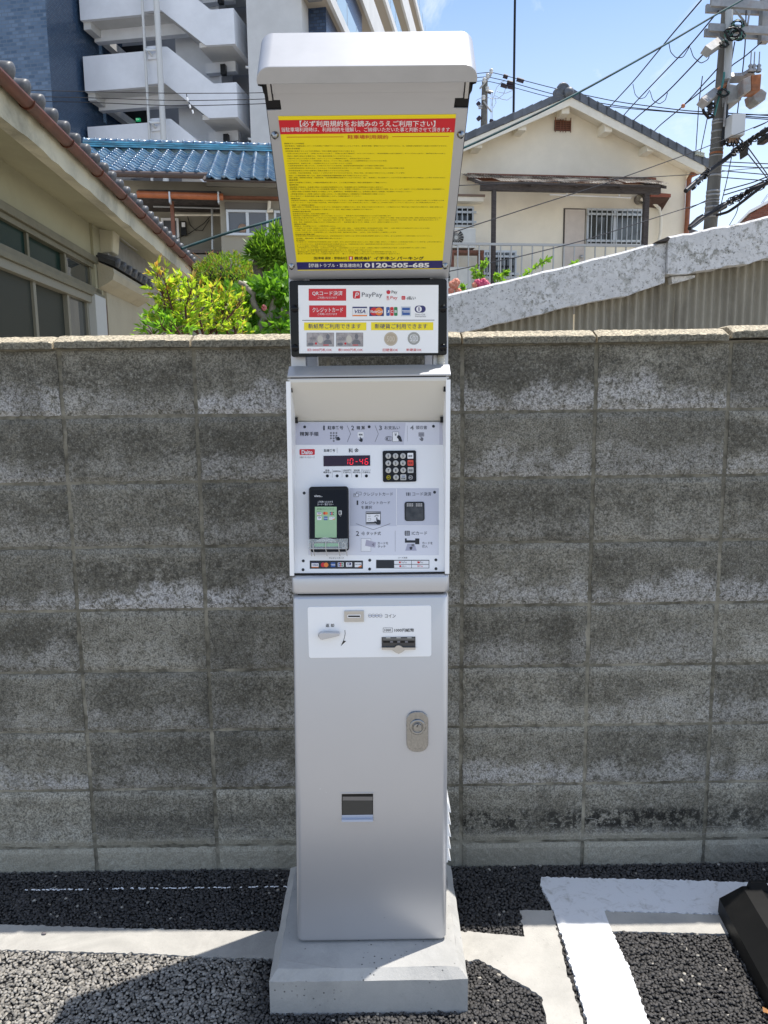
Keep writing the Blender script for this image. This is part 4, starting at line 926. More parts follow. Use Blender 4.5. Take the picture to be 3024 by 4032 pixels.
    f_.rect(283, 115, 615, 676, 'blackgloss', 0.2, 16); f_.rect(323, 266, 520, 546, 'lcd', 1)
    f_.text('vivo', 316, 158, 372, 178, 'inkpaper', 0.01); f_.text('pay', 372, 168, 392, 181, 'keygrey', 0.0)
    f_.text('ご利用いただける', 348, 212, 486, 230, 'inkpaper', 0.0); f_.text('カード・電子マネー', 345, 236, 492, 253, 'inkpaper', 0.0)
    f_.text('取り扱いクレジットカード', 344, 279, 494, 294, 'ink', 0.0, 2); k_ = f_
    visa(341, 313, 382, 342, 2); master(418, 325, 13, 2); jcb(458, 314, 495, 340, 2); f_.rect(343, 354, 383, 386, 'inkpaper', 2, 4); diners(352, 357, 375, 372, 2.4); amex(403, 355, 437, 387, 2); f_.rect(452, 357, 501, 383, 'inkpaper', 2); f_.poly([(501, 372), (501, 383), (478, 383)], 'orange', 2.5); f_.text('DISCOVER', 455, 363, 497, 371, 'ink', 0, 2.5)
    f_.rect(538, 300, 566, 338, 'keygrey', 1, 4); f_.rect(543, 308, 556, 332, 'ink', 1.5); f_.text('▽', 544, 342, 562, 356, 'keygrey', 0)
    f_.rect(316, 598, 540, 626, mat('green slot light', (0.03, 0.42, 0.06), 0.3), 1, 8)
    f_.rect(566, 588, 596, 642, 'keygrey', 0.6, 14); f_.rect(571, 594, 591, 636, 'black', 1, 9)
    f_.build('reader_face', rdr)
    gd = MB(); gm = NT('clear acrylic'); gm.base((0.85, 0.9, 0.88)).set(0.08, 0, 0.6); gm.b.inputs['Alpha'].default_value = 0.22
    g0, g1 = w_.ab(286, 655), w_.ab(612, 560)
    gd.pbox(PC, g0[0]-0.003, g1[0]+0.004, g0[1], g1[1], th+0.010, th+0.0125)
    gd.prism([PC.w(*w_.ab(*p), th+0.0126) for p in ((332, 588), (420, 545), (508, 566), (530, 590))], PC.n*0.006)
    gd.build('clear_guard', gm.mat, rdr)
    sp_ = MB(); gs = mat('clear grey rib', (0.5, 0.5, 0.5), 0.2)
    for x in (292, 318, 430, 546, 610):
        p0, p1, p2 = w_.ab(x, 590), w_.ab(x+2, 650), w_.ab(x+6, 712)
        sp_.tube([PC.w(p0[0], p0[1], th+0.013), PC.w(p1[0], p1[1], th+0.016), PC.w(p2[0], p2[1], 0.012)], 0.0011, 5)
    p0, p1 = w_.ab(284, 650), w_.ab(612, 650); sp_.tube([PC.w(p0[0], p0[1], th+0.016), PC.w(p1[0], p1[1], th+0.016)], 0.0011, 5)
    sp_.build('guard_ribs', gs, rdr)

    # --- sloping cap over the control unit
    z0, z1 = F(1460, 1483)[1], F(1460, 1450)[1]
    xa, xb = F(1131, 1460)[0], F(1775, 1460)[0]
    cp = MB(); ring = [(xa, YF-0.004, z0), (xa, YF-0.004, z0+0.004), (xa, YF+0.035, z1+0.008), (xa, 2.095, z1+0.012), (xa, 2.095, z0)]
    cp.prism(ring, (xb-xa, 0, 0)); cp.build('top_cap', M['silver_cap'], t, bevel=0.003, seg=3)
    sl = MB(); sl.box(xlt+0.01, xrt-0.010, YF+0.006, 2.09, zcan+0.004, z0+0.001); sl.build('cap_slot', M['black'], t)
    s2 = MB(); zz = F(1460, 1491)[1]; sl = s2.box(xlt+0.004, xrt-0.004, YF+0.001, YF+0.02, zz-0.0015, zz+0.002); s2.build('cap_drip_edge', sil, t)

    # --- two posts, cable conduit, payment notice screen
    YP = 1.905
    PP0 = Plane((0, YP, 0), (1, 0, 0), (0, 0, 1))
    for l_, r_ in ((1146, 1204), (1706, 1765)):
        a, b = PP0.hit(l_, 1430)[0], PP0.hit(r_, 1430)[0]
        pm_ = MB(); pm_.box(a, b, YP, YP+0.045, z1-0.005, 1.86); pm_.build('post', sil, t, bevel=0.002)
    a, b = PP0.hit(1720, 1430)[0], PP0.hit(1751, 1430)[0]; cx, r_ = (a+b)/2, (b-a)/2
    cd = MB(); prof = []
    for i in range(60): prof.append((r_*(1.0 if i % 4 < 2 else 0.86), i*0.0017))
    cd.lathe((cx, YP-r_-0.001, z1-0.002), (0, 0, 1), prof, 14); cd.build('corrugated_conduit', mat('ivory conduit', (0.52, 0.50, 0.43), 0.5), t)
    YS = 1.868
    PS = Plane((0, YS, 0), (1, 0, 0), (0, 0, 1))
    s = Print(PS, C(1080)); a0, a1 = s.ab(108, 750), s.ab(1520, 42)
    sm = MB(); sm.prism([PS.w(a, b, -0.03) for a, b in rrect(a0[0], a1[0], a0[1], a1[1], 0.006)], PS.n*0.0305)
    scr = sm.build('notice_screen', M['blackgloss'], t, bevel=0.002)
    s = Print(PS, C(1080), 0.0008); k_ = s
    s.poly([(180, 717), (1440, 713), (1444, 97), (170, 100)], M['panel'], 0)
    s.rect(266, 131, 606, 240, 'red', 1); s.text('QRコード決済', 298, 151, 574, 195, 'inkpaper', 0.006); s.text('ご利用いただけます', 348, 202, 524, 222, 'inkpaper', 0.0)
    s.rect(270, 282, 607, 390, 'red', 1); s.text('クレジットカード', 300, 302, 577, 346, 'inkpaper', 0.006); s.text('ご利用いただけます', 348, 351, 524, 371, 'inkpaper', 0.0)
    s.rect(667, 152, 732, 221, 'red', 1, 10); s.text('P', 682, 166, 722, 214, 'inkpaper', 0.0, 2, 0.25); s.text('PayPay', 748, 165, 935, 216, 'inkgrey', 0.004)
    s.poly([(971, 150), (990, 142), (1008, 152), (1004, 176), (986, 182), (972, 172)][::-1], 'red', 1); s.disc(985, 150, 5, 'blueink', 2); s.text('Pay', 1018, 148, 1070, 182, 'ink', 0.006)
    s.text('R', 975, 197, 999, 227, 'red', 0.006); s.line(973, 233, 999, 231, 3, 'red', 2); s.text('Pay', 1008, 198, 1072, 234, 'red', 0.004)
    s.rect(1108, 197, 1143, 231, 'red', 1, 7); s.text('d払い', 1112, 208, 1139, 221, 'inkpaper', 0.0); s.text('d払い', 1155, 198, 1237, 231, 'ink', 0.012)
    s.rect(661, 294, 797, 381, 'keygrey', 0.6); visa(664, 295, 795, 380, 1)
    s.rect(816, 294, 948, 379, 'navy', 1); master(882, 338, 36, 1.5); s.text('MasterCard', 826, 325, 940, 351, 'inkpaper', 0.016, 2.6, 0.2)
    jcb(968, 297, 1074, 377, 1); s.rect(1104, 292, 1193, 381, mat('pale blue print', (0.55, 0.6, 0.66), 0.4), 0.8); amex(1114, 303, 1184, 370, 1.4)
    diners(1227, 284, 1328, 348, 1); s.text('Diners Club', 1231, 356, 1323, 372, 'inkgrey', 0.0, 2, 0.15); s.text('International', 1231, 374, 1331, 389, 'inkgrey', 0.0, 2, 0.15)
    s.line(208, 418, 1407, 416, 5, 'ink', 1)
    s.rect(224, 437, 789, 508, 'yellow', 1); s.text('新紙幣ご利用できます', 262, 449, 740, 494, 'navy', 0.006); s.rect(832, 435, 1396, 507, 'yellow', 1); s.text('新硬貨ご利用できます', 866, 449, 1342, 494, 'navy', 0.006)
    for x0, x1, ox, hx, txt in ((248, 496, 371, 440, '千円'), (515, 760, 632, 700, '1000')):
        s.rect(x0, 530, x1, 655, 'notegrey', 1); s.frame(x0, 530, x1, 655, 3, 'inkgrey', 1.4); s.disc(ox, 590, 26, mat('watermark oval', (0.55, 0.52, 0.46), 0.5), 2, 20, 36)
        s.disc(hx, 566, 17, 'inkgrey', 2, 14, 24); s.poly([(hx-42, 634), (hx-36, 606), (hx-12, 592), (hx+12, 592), (hx+32, 606), (hx+38, 634)][::-1], 'inkgrey', 1.8)
        s.text(txt, x0+28, 572, x0+78, 600, 'inkgrey', 0.01); s.rect(x0+150, 638, x0+200, 646, 'red', 2); s.rect(x0+12, 622, x0+60, 646, 'inkgrey', 1.6, 8); s.disc(x0+84, 628, 10, 'red', 1.6)
    s.disc(1011, 587, 61, 'coin_old', 1, 28); s.ring(1011, 587, 57, 4, mat('coin relief', (0.6, 0.53, 0.42), 0.4), 1.4); s.text('500', 974, 560, 1048, 612, s.mats[-1], 0.02)
    s.disc(1220, 582, 56, 'coin_new', 1, 28); s.disc(1220, 582, 42, mat('pale coin core', (0.5, 0.5, 0.48), 0.4), 1.4, 24); s.ring(1220, 582, 52, 4, 'keygrey', 1.6); s.text('500', 1184, 556, 1258, 608, 'ink', 0.03, 1.8); s.text('500', 1184, 556, 1258, 608, 'inkpaper', 0.006, 2.6)
    s.text('旧1000円札OK', 256, 673, 478, 698, 'red', 0.004); s.text('新1000円札OK', 535, 673, 758, 698, 'red', 0.004); s.text('旧硬貨OK', 938, 673, 1077, 700, 'red', 0.004); s.text('新硬貨OK', 1152, 673, 1291, 698, 'red', 0.004)
    s.build('notice_print', scr, 'stuff')
    for x, y in ((140, 312), (142, 668), (1486, 312), (1486, 664)):
        sk = MB(); q = s.ab(x, y); sk.lathe(PS.w(q[0], q[1], 0.0006), PS.n, [(0.009, 0), (0.009, 0.003), (0.004, 0.005), (0, 0.005)], 14); sk.build('screen_screw', M['blackgloss'], scr)

    # closed housing behind the leaning board: upright back, top rising forward to the hood
    rh = MB(); x0_, x1_ = -0.2115, 0.1725
    rh.prism([(x0_, 1.905, 1.845), (x0_, 2.085, 1.82), (x0_, 2.105, 1.84), (x0_, 2.105, 2.045), (x0_, 1.585, 2.165), (x0_, 1.60, 2.135)], (x1_-x0_, 0, 0)); rh.build('rear_housing', sil, t, bevel=0.003)
    for a_, b_ in ((-0.209, -0.165), (0.118, 0.170)):
        ru = MB(); ru.box(a_, b_, 2.05, 2.095, z1+0.008, 1.83); ru.build('rear_upright', sil, t)
    sf_ = Print(PF, (1000, 3300, 1000/1659), 0.0006)
    for (x, y, w_, h_, m__) in ((848, 518, 9, 1.6, 'inkgrey'), (935, 532, 10, 1.2, 'keygrey'), (958, 540, 12, 1.2, 'keygrey'), (430, -322, 5, 4, 'inkpaper'), (470, -300, 3, 3, 'inkpaper'), (360, 420, 4, 2, 'keygrey'), (1010, 610, 6, 2, 'keygrey'), (520, 560, 8, 1.4, 'keygrey')): sf_.line(x, y, x+w_, y+w_*0.25, h_, m__)
    sf_.build('scuff_marks', cab, 'stuff')
    # --- leaning notice box with its hood
    TI = rad(50)
    O = at(1450, 1098, 1.88); O[0] = 0
    PB = Plane(O, (1, 0, 0), (0, -math.sin(TI), math.cos(TI)))
    ul, ur = -0.2135, 0.1795
    A, B, Cc, D = PB.hit(1139, 1098), PB.hit(1765, 1098), PB.hit(1842, 425), PB.hit(1050, 425)
    def slab(mb, e, b0, b1, c0, c1):             # a slab that follows the slight lean of the box
        L_ = lambda b: A[0]+(D[0]-A[0])*b/0.417-e; R__ = lambda b: B[0]+(Cc[0]-B[0])*b/0.417+e
        return mb.hexa([PB.w(L_(b0), b0, c0), PB.w(R__(b0), b0, c0), PB.w(R__(b0), b0, c1), PB.w(L_(b0), b0, c1), PB.w(L_(b1), b1, c0), PB.w(R__(b1), b1, c0), PB.w(R__(b1), b1, c1), PB.w(L_(b1), b1, c1)])
    bx = MB(); slab(bx, 0.0030, -0.003, 0.498, -0.066, -0.014)
    box = bx.build('notice_box', sil, t, bevel=0.002)
    gs_ = MB(); slab(gs_, 0.0016, 0.0, 0.488, -0.0135, -0.005); gs_.build('box_gasket', M['black'], box)
    rc_ = MB(); rc_.box(F(1210, 1100)[0], F(1700, 1100)[0], 1.896, 1.903, 1.775, 1.862); rc_.build('rear_cover', M['black'], t)
    T0, T1, T2, T3 = PB.hit(1107, 424), PB.hit(1787, 424), PB.hit(1793, 382), PB.hit(1101, 382)
    fp = MB(); ring = [(A[0], 0), (B[0], 0), (Cc[0], Cc[1]-.001), (T1[0], Cc[1]), (T2[0], T2[1]), (T3[0], T2[1]), (T0[0], Cc[1]), (D[0], Cc[1]-.001)]
    fp.prism([PB.w(a, b, -0.0045) for a, b in ring], PB.n*0.0045); fpo = fp.build('notice_plate', sil, t, bevel=0.001)
    hd = MB(); n = 16; R_ = 0.026; v0, v1 = 0.488, 0.519
    ring = [(ul-0.0005, v0)]+[(ul-0.0005+R_-R_*math.cos(rad(90*i/n)), v1-R_+R_*math.sin(rad(90*i/n))) for i in range(n+1)]+[(ur+0.0005-R_+R_*math.sin(rad(90*i/n)), v1-R_+R_*math.cos(rad(90*i/n))) for i in range(n+1)]+[(ur+0.0005, v0)]
    rg = [PB.w(a, b, -0.070) for a, b in ring]
    hd.prism(rg, PB.n*0.113, 0, False)
    hood = hd.build('hood', M['silver_cap'], t, bevel=0.0014, seg=2)
    for x0, x1 in ((ul, ul+0.0016), (ur-0.0016, ur)):
        gu = MB(); gu.prism([PB.w(x0, b, c) for b, c in ((0.489, -0.06), (0.489, 0.040), (0.483, 0.038), (0.455, -0.008), (0.44, -0.014), (0.40, -0.06))], PB.u*(x1-x0)); gu.build('hood_gusset', M['black'], hood)
    lampb = MB(); x0, x1 = PB.hit(1068, 350, 0.004)[0], PB.hit(1830, 350, 0.004)[0]
    y_a, y_b, y_c = PB.hit(1450, 382, 0.002)[1], PB.hit(1450, 365, 0.006)[1], 0.4883
    lampb.pbox(PB, x0+0.002, x1-0.002, T2[1]+0.0005, y_b-0.0012, -0.004, 0.004); lampb.pbox(PB, x0+0.002, x1-0.002, y_b+0.0012, y_c, -0.004, 0.008); lampb.pbox(PB, x0+0.003, x1-0.003, y_b-0.0014, y_b+0.0014, -0.004, 0.001)
    lampb.build('lamp_bar', sil, hood)
    for xa_, xb_ in ((x0-0.0065, x0), (x1, x1+0.0065)): br = MB(); br.pbox(PB, xa_, xb_, y_a+0.001, y_c, -0.004, 0.012); br.build('lamp_bracket', M['steel'], hood)
    for x, y in ((1083, 530), (1814, 528), (1148, 1046), (1752, 1044)):
        sc_m = MB(); q = PB.hit(x, y); sc_m.lathe(PB.w(q[0], q[1], 0.0), PB.n, [(0.0075, 0), (0.0075, 0.002), (0.0048, 0.0035), (0.0046, 0.009), (0, 0.0095)], 12); sc_m.build('plate_screw', M['chrome'], fpo)
    # poster
    a, b = PB.hit(1095, 457), PB.hit(1740, 1058); x0, x1 = (PB.hit(1095, 457)[0]+PB.hit(1171, 1058)[0])/2, (PB.hit(1795, 455)[0]+PB.hit(1740, 1057)[0])/2
    q4 = [PB.hit(1171, 1058), PB.hit(1740, 1057), PB.hit(1795, 456), PB.hit(1095, 456)]
    lx = lambda v_: q4[0][0]+(q4[3][0]-q4[0][0])*(v_-b[1])/(a[1]-b[1]); rx = lambda v_: q4[1][0]+(q4[2][0]-q4[1][0])*(v_-b[1])/(a[1]-b[1])
    ps = MB(); ps.prism([PB.w(lx(b[1]), b[1], 0.0002), PB.w(rx(b[1]), b[1], 0.0002), PB.w(rx(a[1]), a[1], 0.0002), PB.w(lx(a[1]), a[1], 0.0002)], PB.n*0.0006); pst = ps.build('rules_poster', M['yellow'], t)
    p = Print(PB, (0, 0, 1), 0.0009)
    def bandz(y0, y1, m_):
        v0_, v1_ = PB.hit(1450, y0)[1], PB.hit(1450, y1)[1]; p.flat([(lx(v1_), v1_), (rx(v1_), v1_), (rx(v0_), v0_), (lx(v0_), v0_)], m_, 0.5)
    bandz(468, 524, 'red'); bandz(1028, 1058, 'navy')
    z = 1000/1659
    def tz(s_, x0_, y0_, x1_, y1_, m_, bold): p.text(s_, 950+x0_*z, 80+y0_*z, 950+x1_*z, 80+y1_*z, m_, bold)
    tz('【必ず利用規約をお読みのうえご利用下さい】', 382, 654, 1268, 694, 'inkpaper', 0.012)
    tz('当駐車場利用時は、利用規約を理解し、ご納得いただいた事と判断させて頂きます。', 262, 698, 1374, 728, 'inkpaper', 0.004)
    tz('駐車場利用規約', 694, 748, 960, 775, 'redline', 0.014)
    p.line(950+296*z, 80+763*z, 950+668*z, 80+761*z, 2.2, 'redline'); p.line(950+986*z, 80+760*z, 950+1358*z, 80+758*z, 2.2, 'redline')
    zz = 800/1659
    def t4(s_, x0_, y0_, x1_, y1_, m_, bold): p.text(s_, 1050+x0_*zz, 680+y0_*zz, 1050+x1_*zz, 680+y1_*zz, m_, bold)
    t4('【駐車場 運営・管理会社】', 386, 686, 656, 707, 'brown_ink', 0.006); t4('株式会社', 716, 684, 860, 710, 'brown_ink', 0.03); t4('イチネン パーキング', 876, 683, 1284, 711, 'brown_ink', 0.03)
    p.rect(1050+671*zz, 680+683*zz, 1050+704*zz, 680+711*zz, 'red', 1); t4('1', 680, 687, 694, 707, 'inkpaper', 0.03)
    t4('【機器トラブル・緊急連絡先】', 345, 740, 776, 771, 'inkpaper', 0.010); t4('0120-505-685', 797, 734, 1328, 774, 'inkpaper', 0.035)
    L = [(310, 92, 268, '【駐車スペースの目的】'), (332, 94, 1570, '当駐車場は、短期駐車のスペースを有償にて提供することを目的としたものであり、車両を保管・管理するものではありません。又、自動車の駐車以外の用途には利用できません。'),
         (356, 97, 232, '【駐車できる車両】'), (379, 100, 732, '当駐車場に駐車することができる車両は、下記の基準に該当するものに限ります。'),
         (401, 106, 1552, '・全長3.3m以上4.8m以下 ・全幅1.4m以上1.9m以下 ・全高2.2m以下(機械式・タワー式1.5m以下) ・車両総重量2.5t以下(機械式・タワー式は2.0t以下) ・最低地上高15cm以上'),
         (424, 108, 704, '・前記1の基準に該当する車両でも、下記の車両は駐車することができません。'), (447, 114, 864, '(1)最低地上高25cmを超える車両　(2)オートレベリング機能等を有し、車両高が変化する車両'),
         (468, 117, 1018, '(3)エアロパーツ及び改造パーツ装着車等、車止め、バリカー等との接触により入出庫障害を起こすおそれがある車両'), (491, 120, 704, '(4)無登録車両、車検切れ等、一般道路を走行することが禁じられている車両'),
         (512, 122, 992, '(5)自動車登録番号に覆いがされ、又は取り外されている車両等、登録番号自動認識装置による識別が困難な車両'), (534, 125, 1178, '(6)自動車登録事項の変更があるにもかかわらず変更登録手続きが済んでいない車両　(7)仮登録中の車両等、車両の特定が困難な車両'),
         (557, 128, 676, '(8)駐車場設備または他の自動車の運転を阻害させるおそれがある車両'), (578, 130, 1180, '(9)危険物、有害汚染物質等、安全もしくは衛生を害するおそれがある物又は、悪臭の発生、液汁漏出の原因となるものを積載している車両'),
         (601, 131, 846, '前記1・2の規定適用に関しては、車両の付属装置及び積載物等も含めて判断するものとします。'), (620, 132, 1556, '自動二輪車、原動機付自転車、足踏自転車、小型特殊自動車は駐車することができません。但し、駐車場に、特に駐車することができる旨の掲示がされている場合は、この限りではありません。'),
         (642, 134, 214, '【駐車時間】'), (664, 136, 1026, '連続での駐車場のご利用は、入庫後48時間以内に限ります。これを越える場合は、事前に緊急連絡先へご連絡ください。'), (685, 138, 216, '【駐車料金】'),
         (706, 140, 992, '当駐車場の利用者は、駐車場に掲出した料金及び時間体系により、駐車時間に応じた駐車料金をお支払い頂きます。'), (724, 142, 1546, '駐車時間は、ロック式及びフラップレス式駐車場の場合は、センサーが確認した駐車スペースへの入庫から出庫までの時間、また、ゲート式・機械式・タワー式駐車場の場合は、駐車場構内への'),
         (746, 145, 1252, '入場時の発券から出場時の精算までの時間とします。駐車料金は、車室番号を確認の上、駐車場内に備付けの精算機、支払機等にてお支払いください。'), (768, 148, 1008, '※車室番号間違いのご精算の場合は一切負いません。その際は再度正しい車室番号にて駐車料金をご精算ください。'),
         (788, 150, 790, 'ロック板やゲート等当駐車場に記載の精算手順にしたがって精算行為を行ってください。')]
    for y, xa_, xb_, s_ in L:
        sc2 = 720/1659; p.text(s_, 1080+xa_*sc2, 430+(y-5.5)*sc2, 1080+xb_*sc2, 430+(y+5.5)*sc2, 'brown_ink', 0.012 if s_[0] == '【' else 0.0)
    L2 = [(52, 112, 196, '【駐車方法】'), (70, 114, 1582, '当駐車場の利用者は、車室枠線の駐車スペース内に駐車してください。駐車スペース以外の場所に駐車しないでください。入庫前にカラーコーン及びテープ等にて封鎖している車室には入庫'),
          (91, 115, 1520, 'しないでください。入庫した場合の駐車料金、車両の破損等につきましては一切責任を負いません。ご精算の上、5分以内に出庫してください。(超えますと、次に精算が開始されます。)'),
          (115, 120, 334, '【故障・つり銭切れの場合】'), (133, 122, 1574, '機器の故障による精算機の不具合につきましては、緊急連絡先へご連絡ください。後日、郵送にて対応させて頂きます。つり銭切れによる「預かり証」が発行された場合又は、機器の故障による'),
          (156, 124, 902, 'ご返金につきましては、緊急連絡先へご連絡ください。後日、郵送の返金にて返金対応させて頂きます。'), (177, 128, 300, '【利用者の禁止事項等】'), (198, 130, 478, '駐車場内は徐行及び、火気の使用は厳禁です。'),
          (217, 132, 1078, '駐車場内での駐車時又は停車時は、エンジンを切ってください。　駐車場での走行は時速8キロメートル以下で徐行願います。'), (237, 134, 1566, '車両を離れる際は窓を閉め、ドア及びトランクには施錠して盗難に備えてください。　大音響でのカーステレオ・急激なドアの開閉・夜間の大声な話し声等、近隣の迷惑になる行為を禁止します。'),
          (258, 137, 1532, '場内が清潔になるように努め、ビン・缶及び紙屑・煙草の吸い殻・雑誌等のゴミの放置は一切禁止します。　場内での車両の駐車以外の行為(営業・宣伝・募金・署名活動等)を禁止します。'),
          (278, 139, 1142, '給油・物品・洗車等他人の迷惑になるような行為は禁止します。　駐車場内に置かれている、自転車・バイク・荷物などは撤去いたします。'), (298, 142, 258, '【管理者の免責】'), (317, 144, 544, '管理者は、次の事項について、一切責任を負いません。'),
          (337, 150, 1448, '(1)駐車場における事故・利用者のトラブル。　(2)車両の盗難・損失・破損。　(3)車両の積載物、車内遺留品等の紛失・破損。　(4)他の車両により出庫を妨げられたことによる損害。'), (356, 152, 998, '(5)地震、落雷、火災、水害等の不可抗力による損害。　(6)駐車場の利用方法、利用規約に違反した利用による損害。'),
          (376, 153, 1126, '(7)トラブル処理に際し、交通事情等により、対応を待つ時間・機会損失等の損害。　(8)当方、児童の駐車場内での遊戯等による事故。'), (396, 155, 338, '【利用者の損害賠償の責】'), (412, 157, 1474, '駐車場利用者(所有者及び同乗者を含む)は、当駐車場施設並びに駐車中の他の車両や駐車場利用者等に損害を与えた時は、直ちに相手側にこの損害を賠償しなければなりません。'),
          (434, 162, 604, '【その他】　前記の他は、全て管理者の指示に従ってください。'), (452, 162, 240, '【不正駐車】'), (469, 165, 1558, '不正駐車とは、利用規定及び利用時間等に違反した場合、並びに当社が不正駐車と認めたときは、警察への通報、車両チェーン施錠もしくは駐車位置の変更(レッカー移動)等、必要な処置を講ずる'),
          (490, 166, 1222, 'ことができるものとし、駐車場利用者(所有者及び同乗者を含む)は、正規駐車料金のほか、損害賠償金及び違約金10万円をお支払いいただきます。'), (508, 168, 636, '次のような場合を「不正駐車」とします。不足車両は不正行為です。'),
          (526, 170, 1406, '(1)車室枠線をまたがる駐車　(2)車室以外への駐車　(3)駐車機器にいたずらをした場合　(4)事前に連絡なく48時間を超えた駐車　(5)料金を精算せずに出庫した場合'), (546, 174, 892, '●このほか、他の駐車場管理規約を故意する等の違反行為として、当局への通報の対象となります。'),
          (564, 176, 1126, '●最低地上高15cm以下の車両・改造車及び車体底が下部にプラスチック製部品のカバーを取り付けている車両の駐車をお断り致します。'), (582, 177, 1162, '●RV車・大型自動二輪車・バイクの駐車はお断り致します。　●カートラブルが発生した際には万が一対応のためお時間を頂く場合があります。')]
    for y, xa_, xb_, s_ in L2:
        sc2 = 680/1659; p.text(s_, 1100+xa_*sc2, 760+(y-5.2)*sc2, 1100+xb_*sc2, 760+(y+5.2)*sc2, 'brown_ink', 0.012 if s_[0] == '【' else 0.0)
    p.build('poster_print', pst, 'stuff')
machine()
# ================================================================== houses and other buildings behind the wall
class Fr:
    """upright frame: a along the front to the right, dep away from us, z up"""
    def __init__(s, x, y, h):
        s.o = np.array([x, y, 0.0]); h = rad(h); s.u = np.array([math.cos(h), math.sin(h), 0]); s.d = np.array([-math.sin(h), math.cos(h), 0])
    def w(s, a, dep, z): return s.o+s.u*a+s.d*dep+np.array([0, 0, z])
    def hit(s, px, py, dep=0.0):
        d = ray(px, py); o = s.o+s.d*dep; t = ((o-EYE) @ s.d)/(d @ s.d); q = EYE+d*t-s.o
        return np.array([q @ s.u, q[2]])
    def box(s, mb, a0, a1, d0, d1, z0, z1, mi=0):
        return mb.hexa([s.w(a0, d0, z0), s.w(a1, d0, z0), s.w(a1, d1, z0), s.w(a0, d1, z0), s.w(a0, d0, z1), s.w(a1, d0, z1), s.w(a1, d1, z1), s.w(a0, d1, z1)], mi)
    def prism(s, mb, az, d0, d1, mi=0): return mb.prism([s.w(a, d0, z) for a, z in az], s.d*(d1-d0), mi)
def K(c, x, y): return (c[0]+x*c[2], c[1]+y*c[2])
K5, K6, K7 = (1750, 200, 0.76794), (1750, 750, 0.76794), (1780, 600, 0.43400)
K1, K2 = (0, 0, 0.63291), (0, 650, 0.69319)

def stucco(name, c, dirt, bs=140, b=0.5, damt=0.35, rough=0.9):
    return mat(name, c, rough, var=0.06, vscale=1.2, dirt=dirt, dscale=1.1, damt=damt, bump=b, bscale=bs, bdist=0.004)
M['cream'] = stucco('cream plaster', (0.86, 0.79, 0.65), (0.72, 0.65, 0.51), 40, 0.3)
M['creamtrim'] = stucco('cream painted timber', (0.85, 0.80, 0.68), (0.5, 0.45, 0.34), 60, 0.1)
M['greytile'] = mat('grey glazed tile', (0.11, 0.12, 0.135), 0.45, var=0.2, vscale=5, rand=0.2)
M['darkwood'] = mat('dark weathered timber', (0.055, 0.045, 0.042), 0.8, var=0.35, vscale=9, stretch=(1, 1, 6), dirt=(0.14, 0.12, 0.11), dscale=12, damt=0.5)
M['brown'] = mat('brown painted metal', (0.20, 0.075, 0.04), 0.45, var=0.15, vscale=4)
M['copperbrown'] = mat('copper brown gutter', (0.115, 0.036, 0.020), 0.42, 0, 0.3, var=0.22, vscale=7, dirt=(0.06, 0.034, 0.022), dscale=4, damt=0.5, bump=0.1, bscale=30)
M['alu'] = mat('grey aluminium', (0.50, 0.52, 0.53), 0.4, 0.5)
M['alulight'] = mat('light aluminium', (0.62, 0.65, 0.68), 0.4, 0.3)
M['rail'] = mat('galvanised rail', (0.42, 0.42, 0.41), 0.45, 0.4)
M['pane'] = glass_mat('dark window glass', (0.020, 0.025, 0.027), 0.05)
M['pane2'] = glass_mat('curtained window glass', (0.06, 0.065, 0.062), 0.08)
M['ac'] = mat('air conditioner casing', (0.62, 0.62, 0.58), 0.5, var=0.05)
def corr_mat():
    m = NT('weathered translucent sheet'); v = m.coord(); d = m.ramp(m.noise(v, 2.6, 8, 0.7, 0.5), 0.40, 0.60)
    m.base(m.mix(d, (0.34, 0.32, 0.30, 1), (0.07, 0.04, 0.03, 1))).set(0.4, 0, 0.5)
    tr = m.n('ShaderNodeBsdfTranslucent'); m.l(m.mix(d, (0.85, 0.82, 0.76, 1), (0.10, 0.05, 0.035, 1)), tr.inputs[0]); mx = m.n('ShaderNodeMixShader'); mx.inputs[0].default_value = 0.55
    m.l(m.b.outputs[0], mx.inputs[1]); m.l(tr.outputs[0], mx.inputs[2]); m.l(mx.outputs[0], m.out.inputs[0]); return m.mat
M['corr'] = corr_mat()

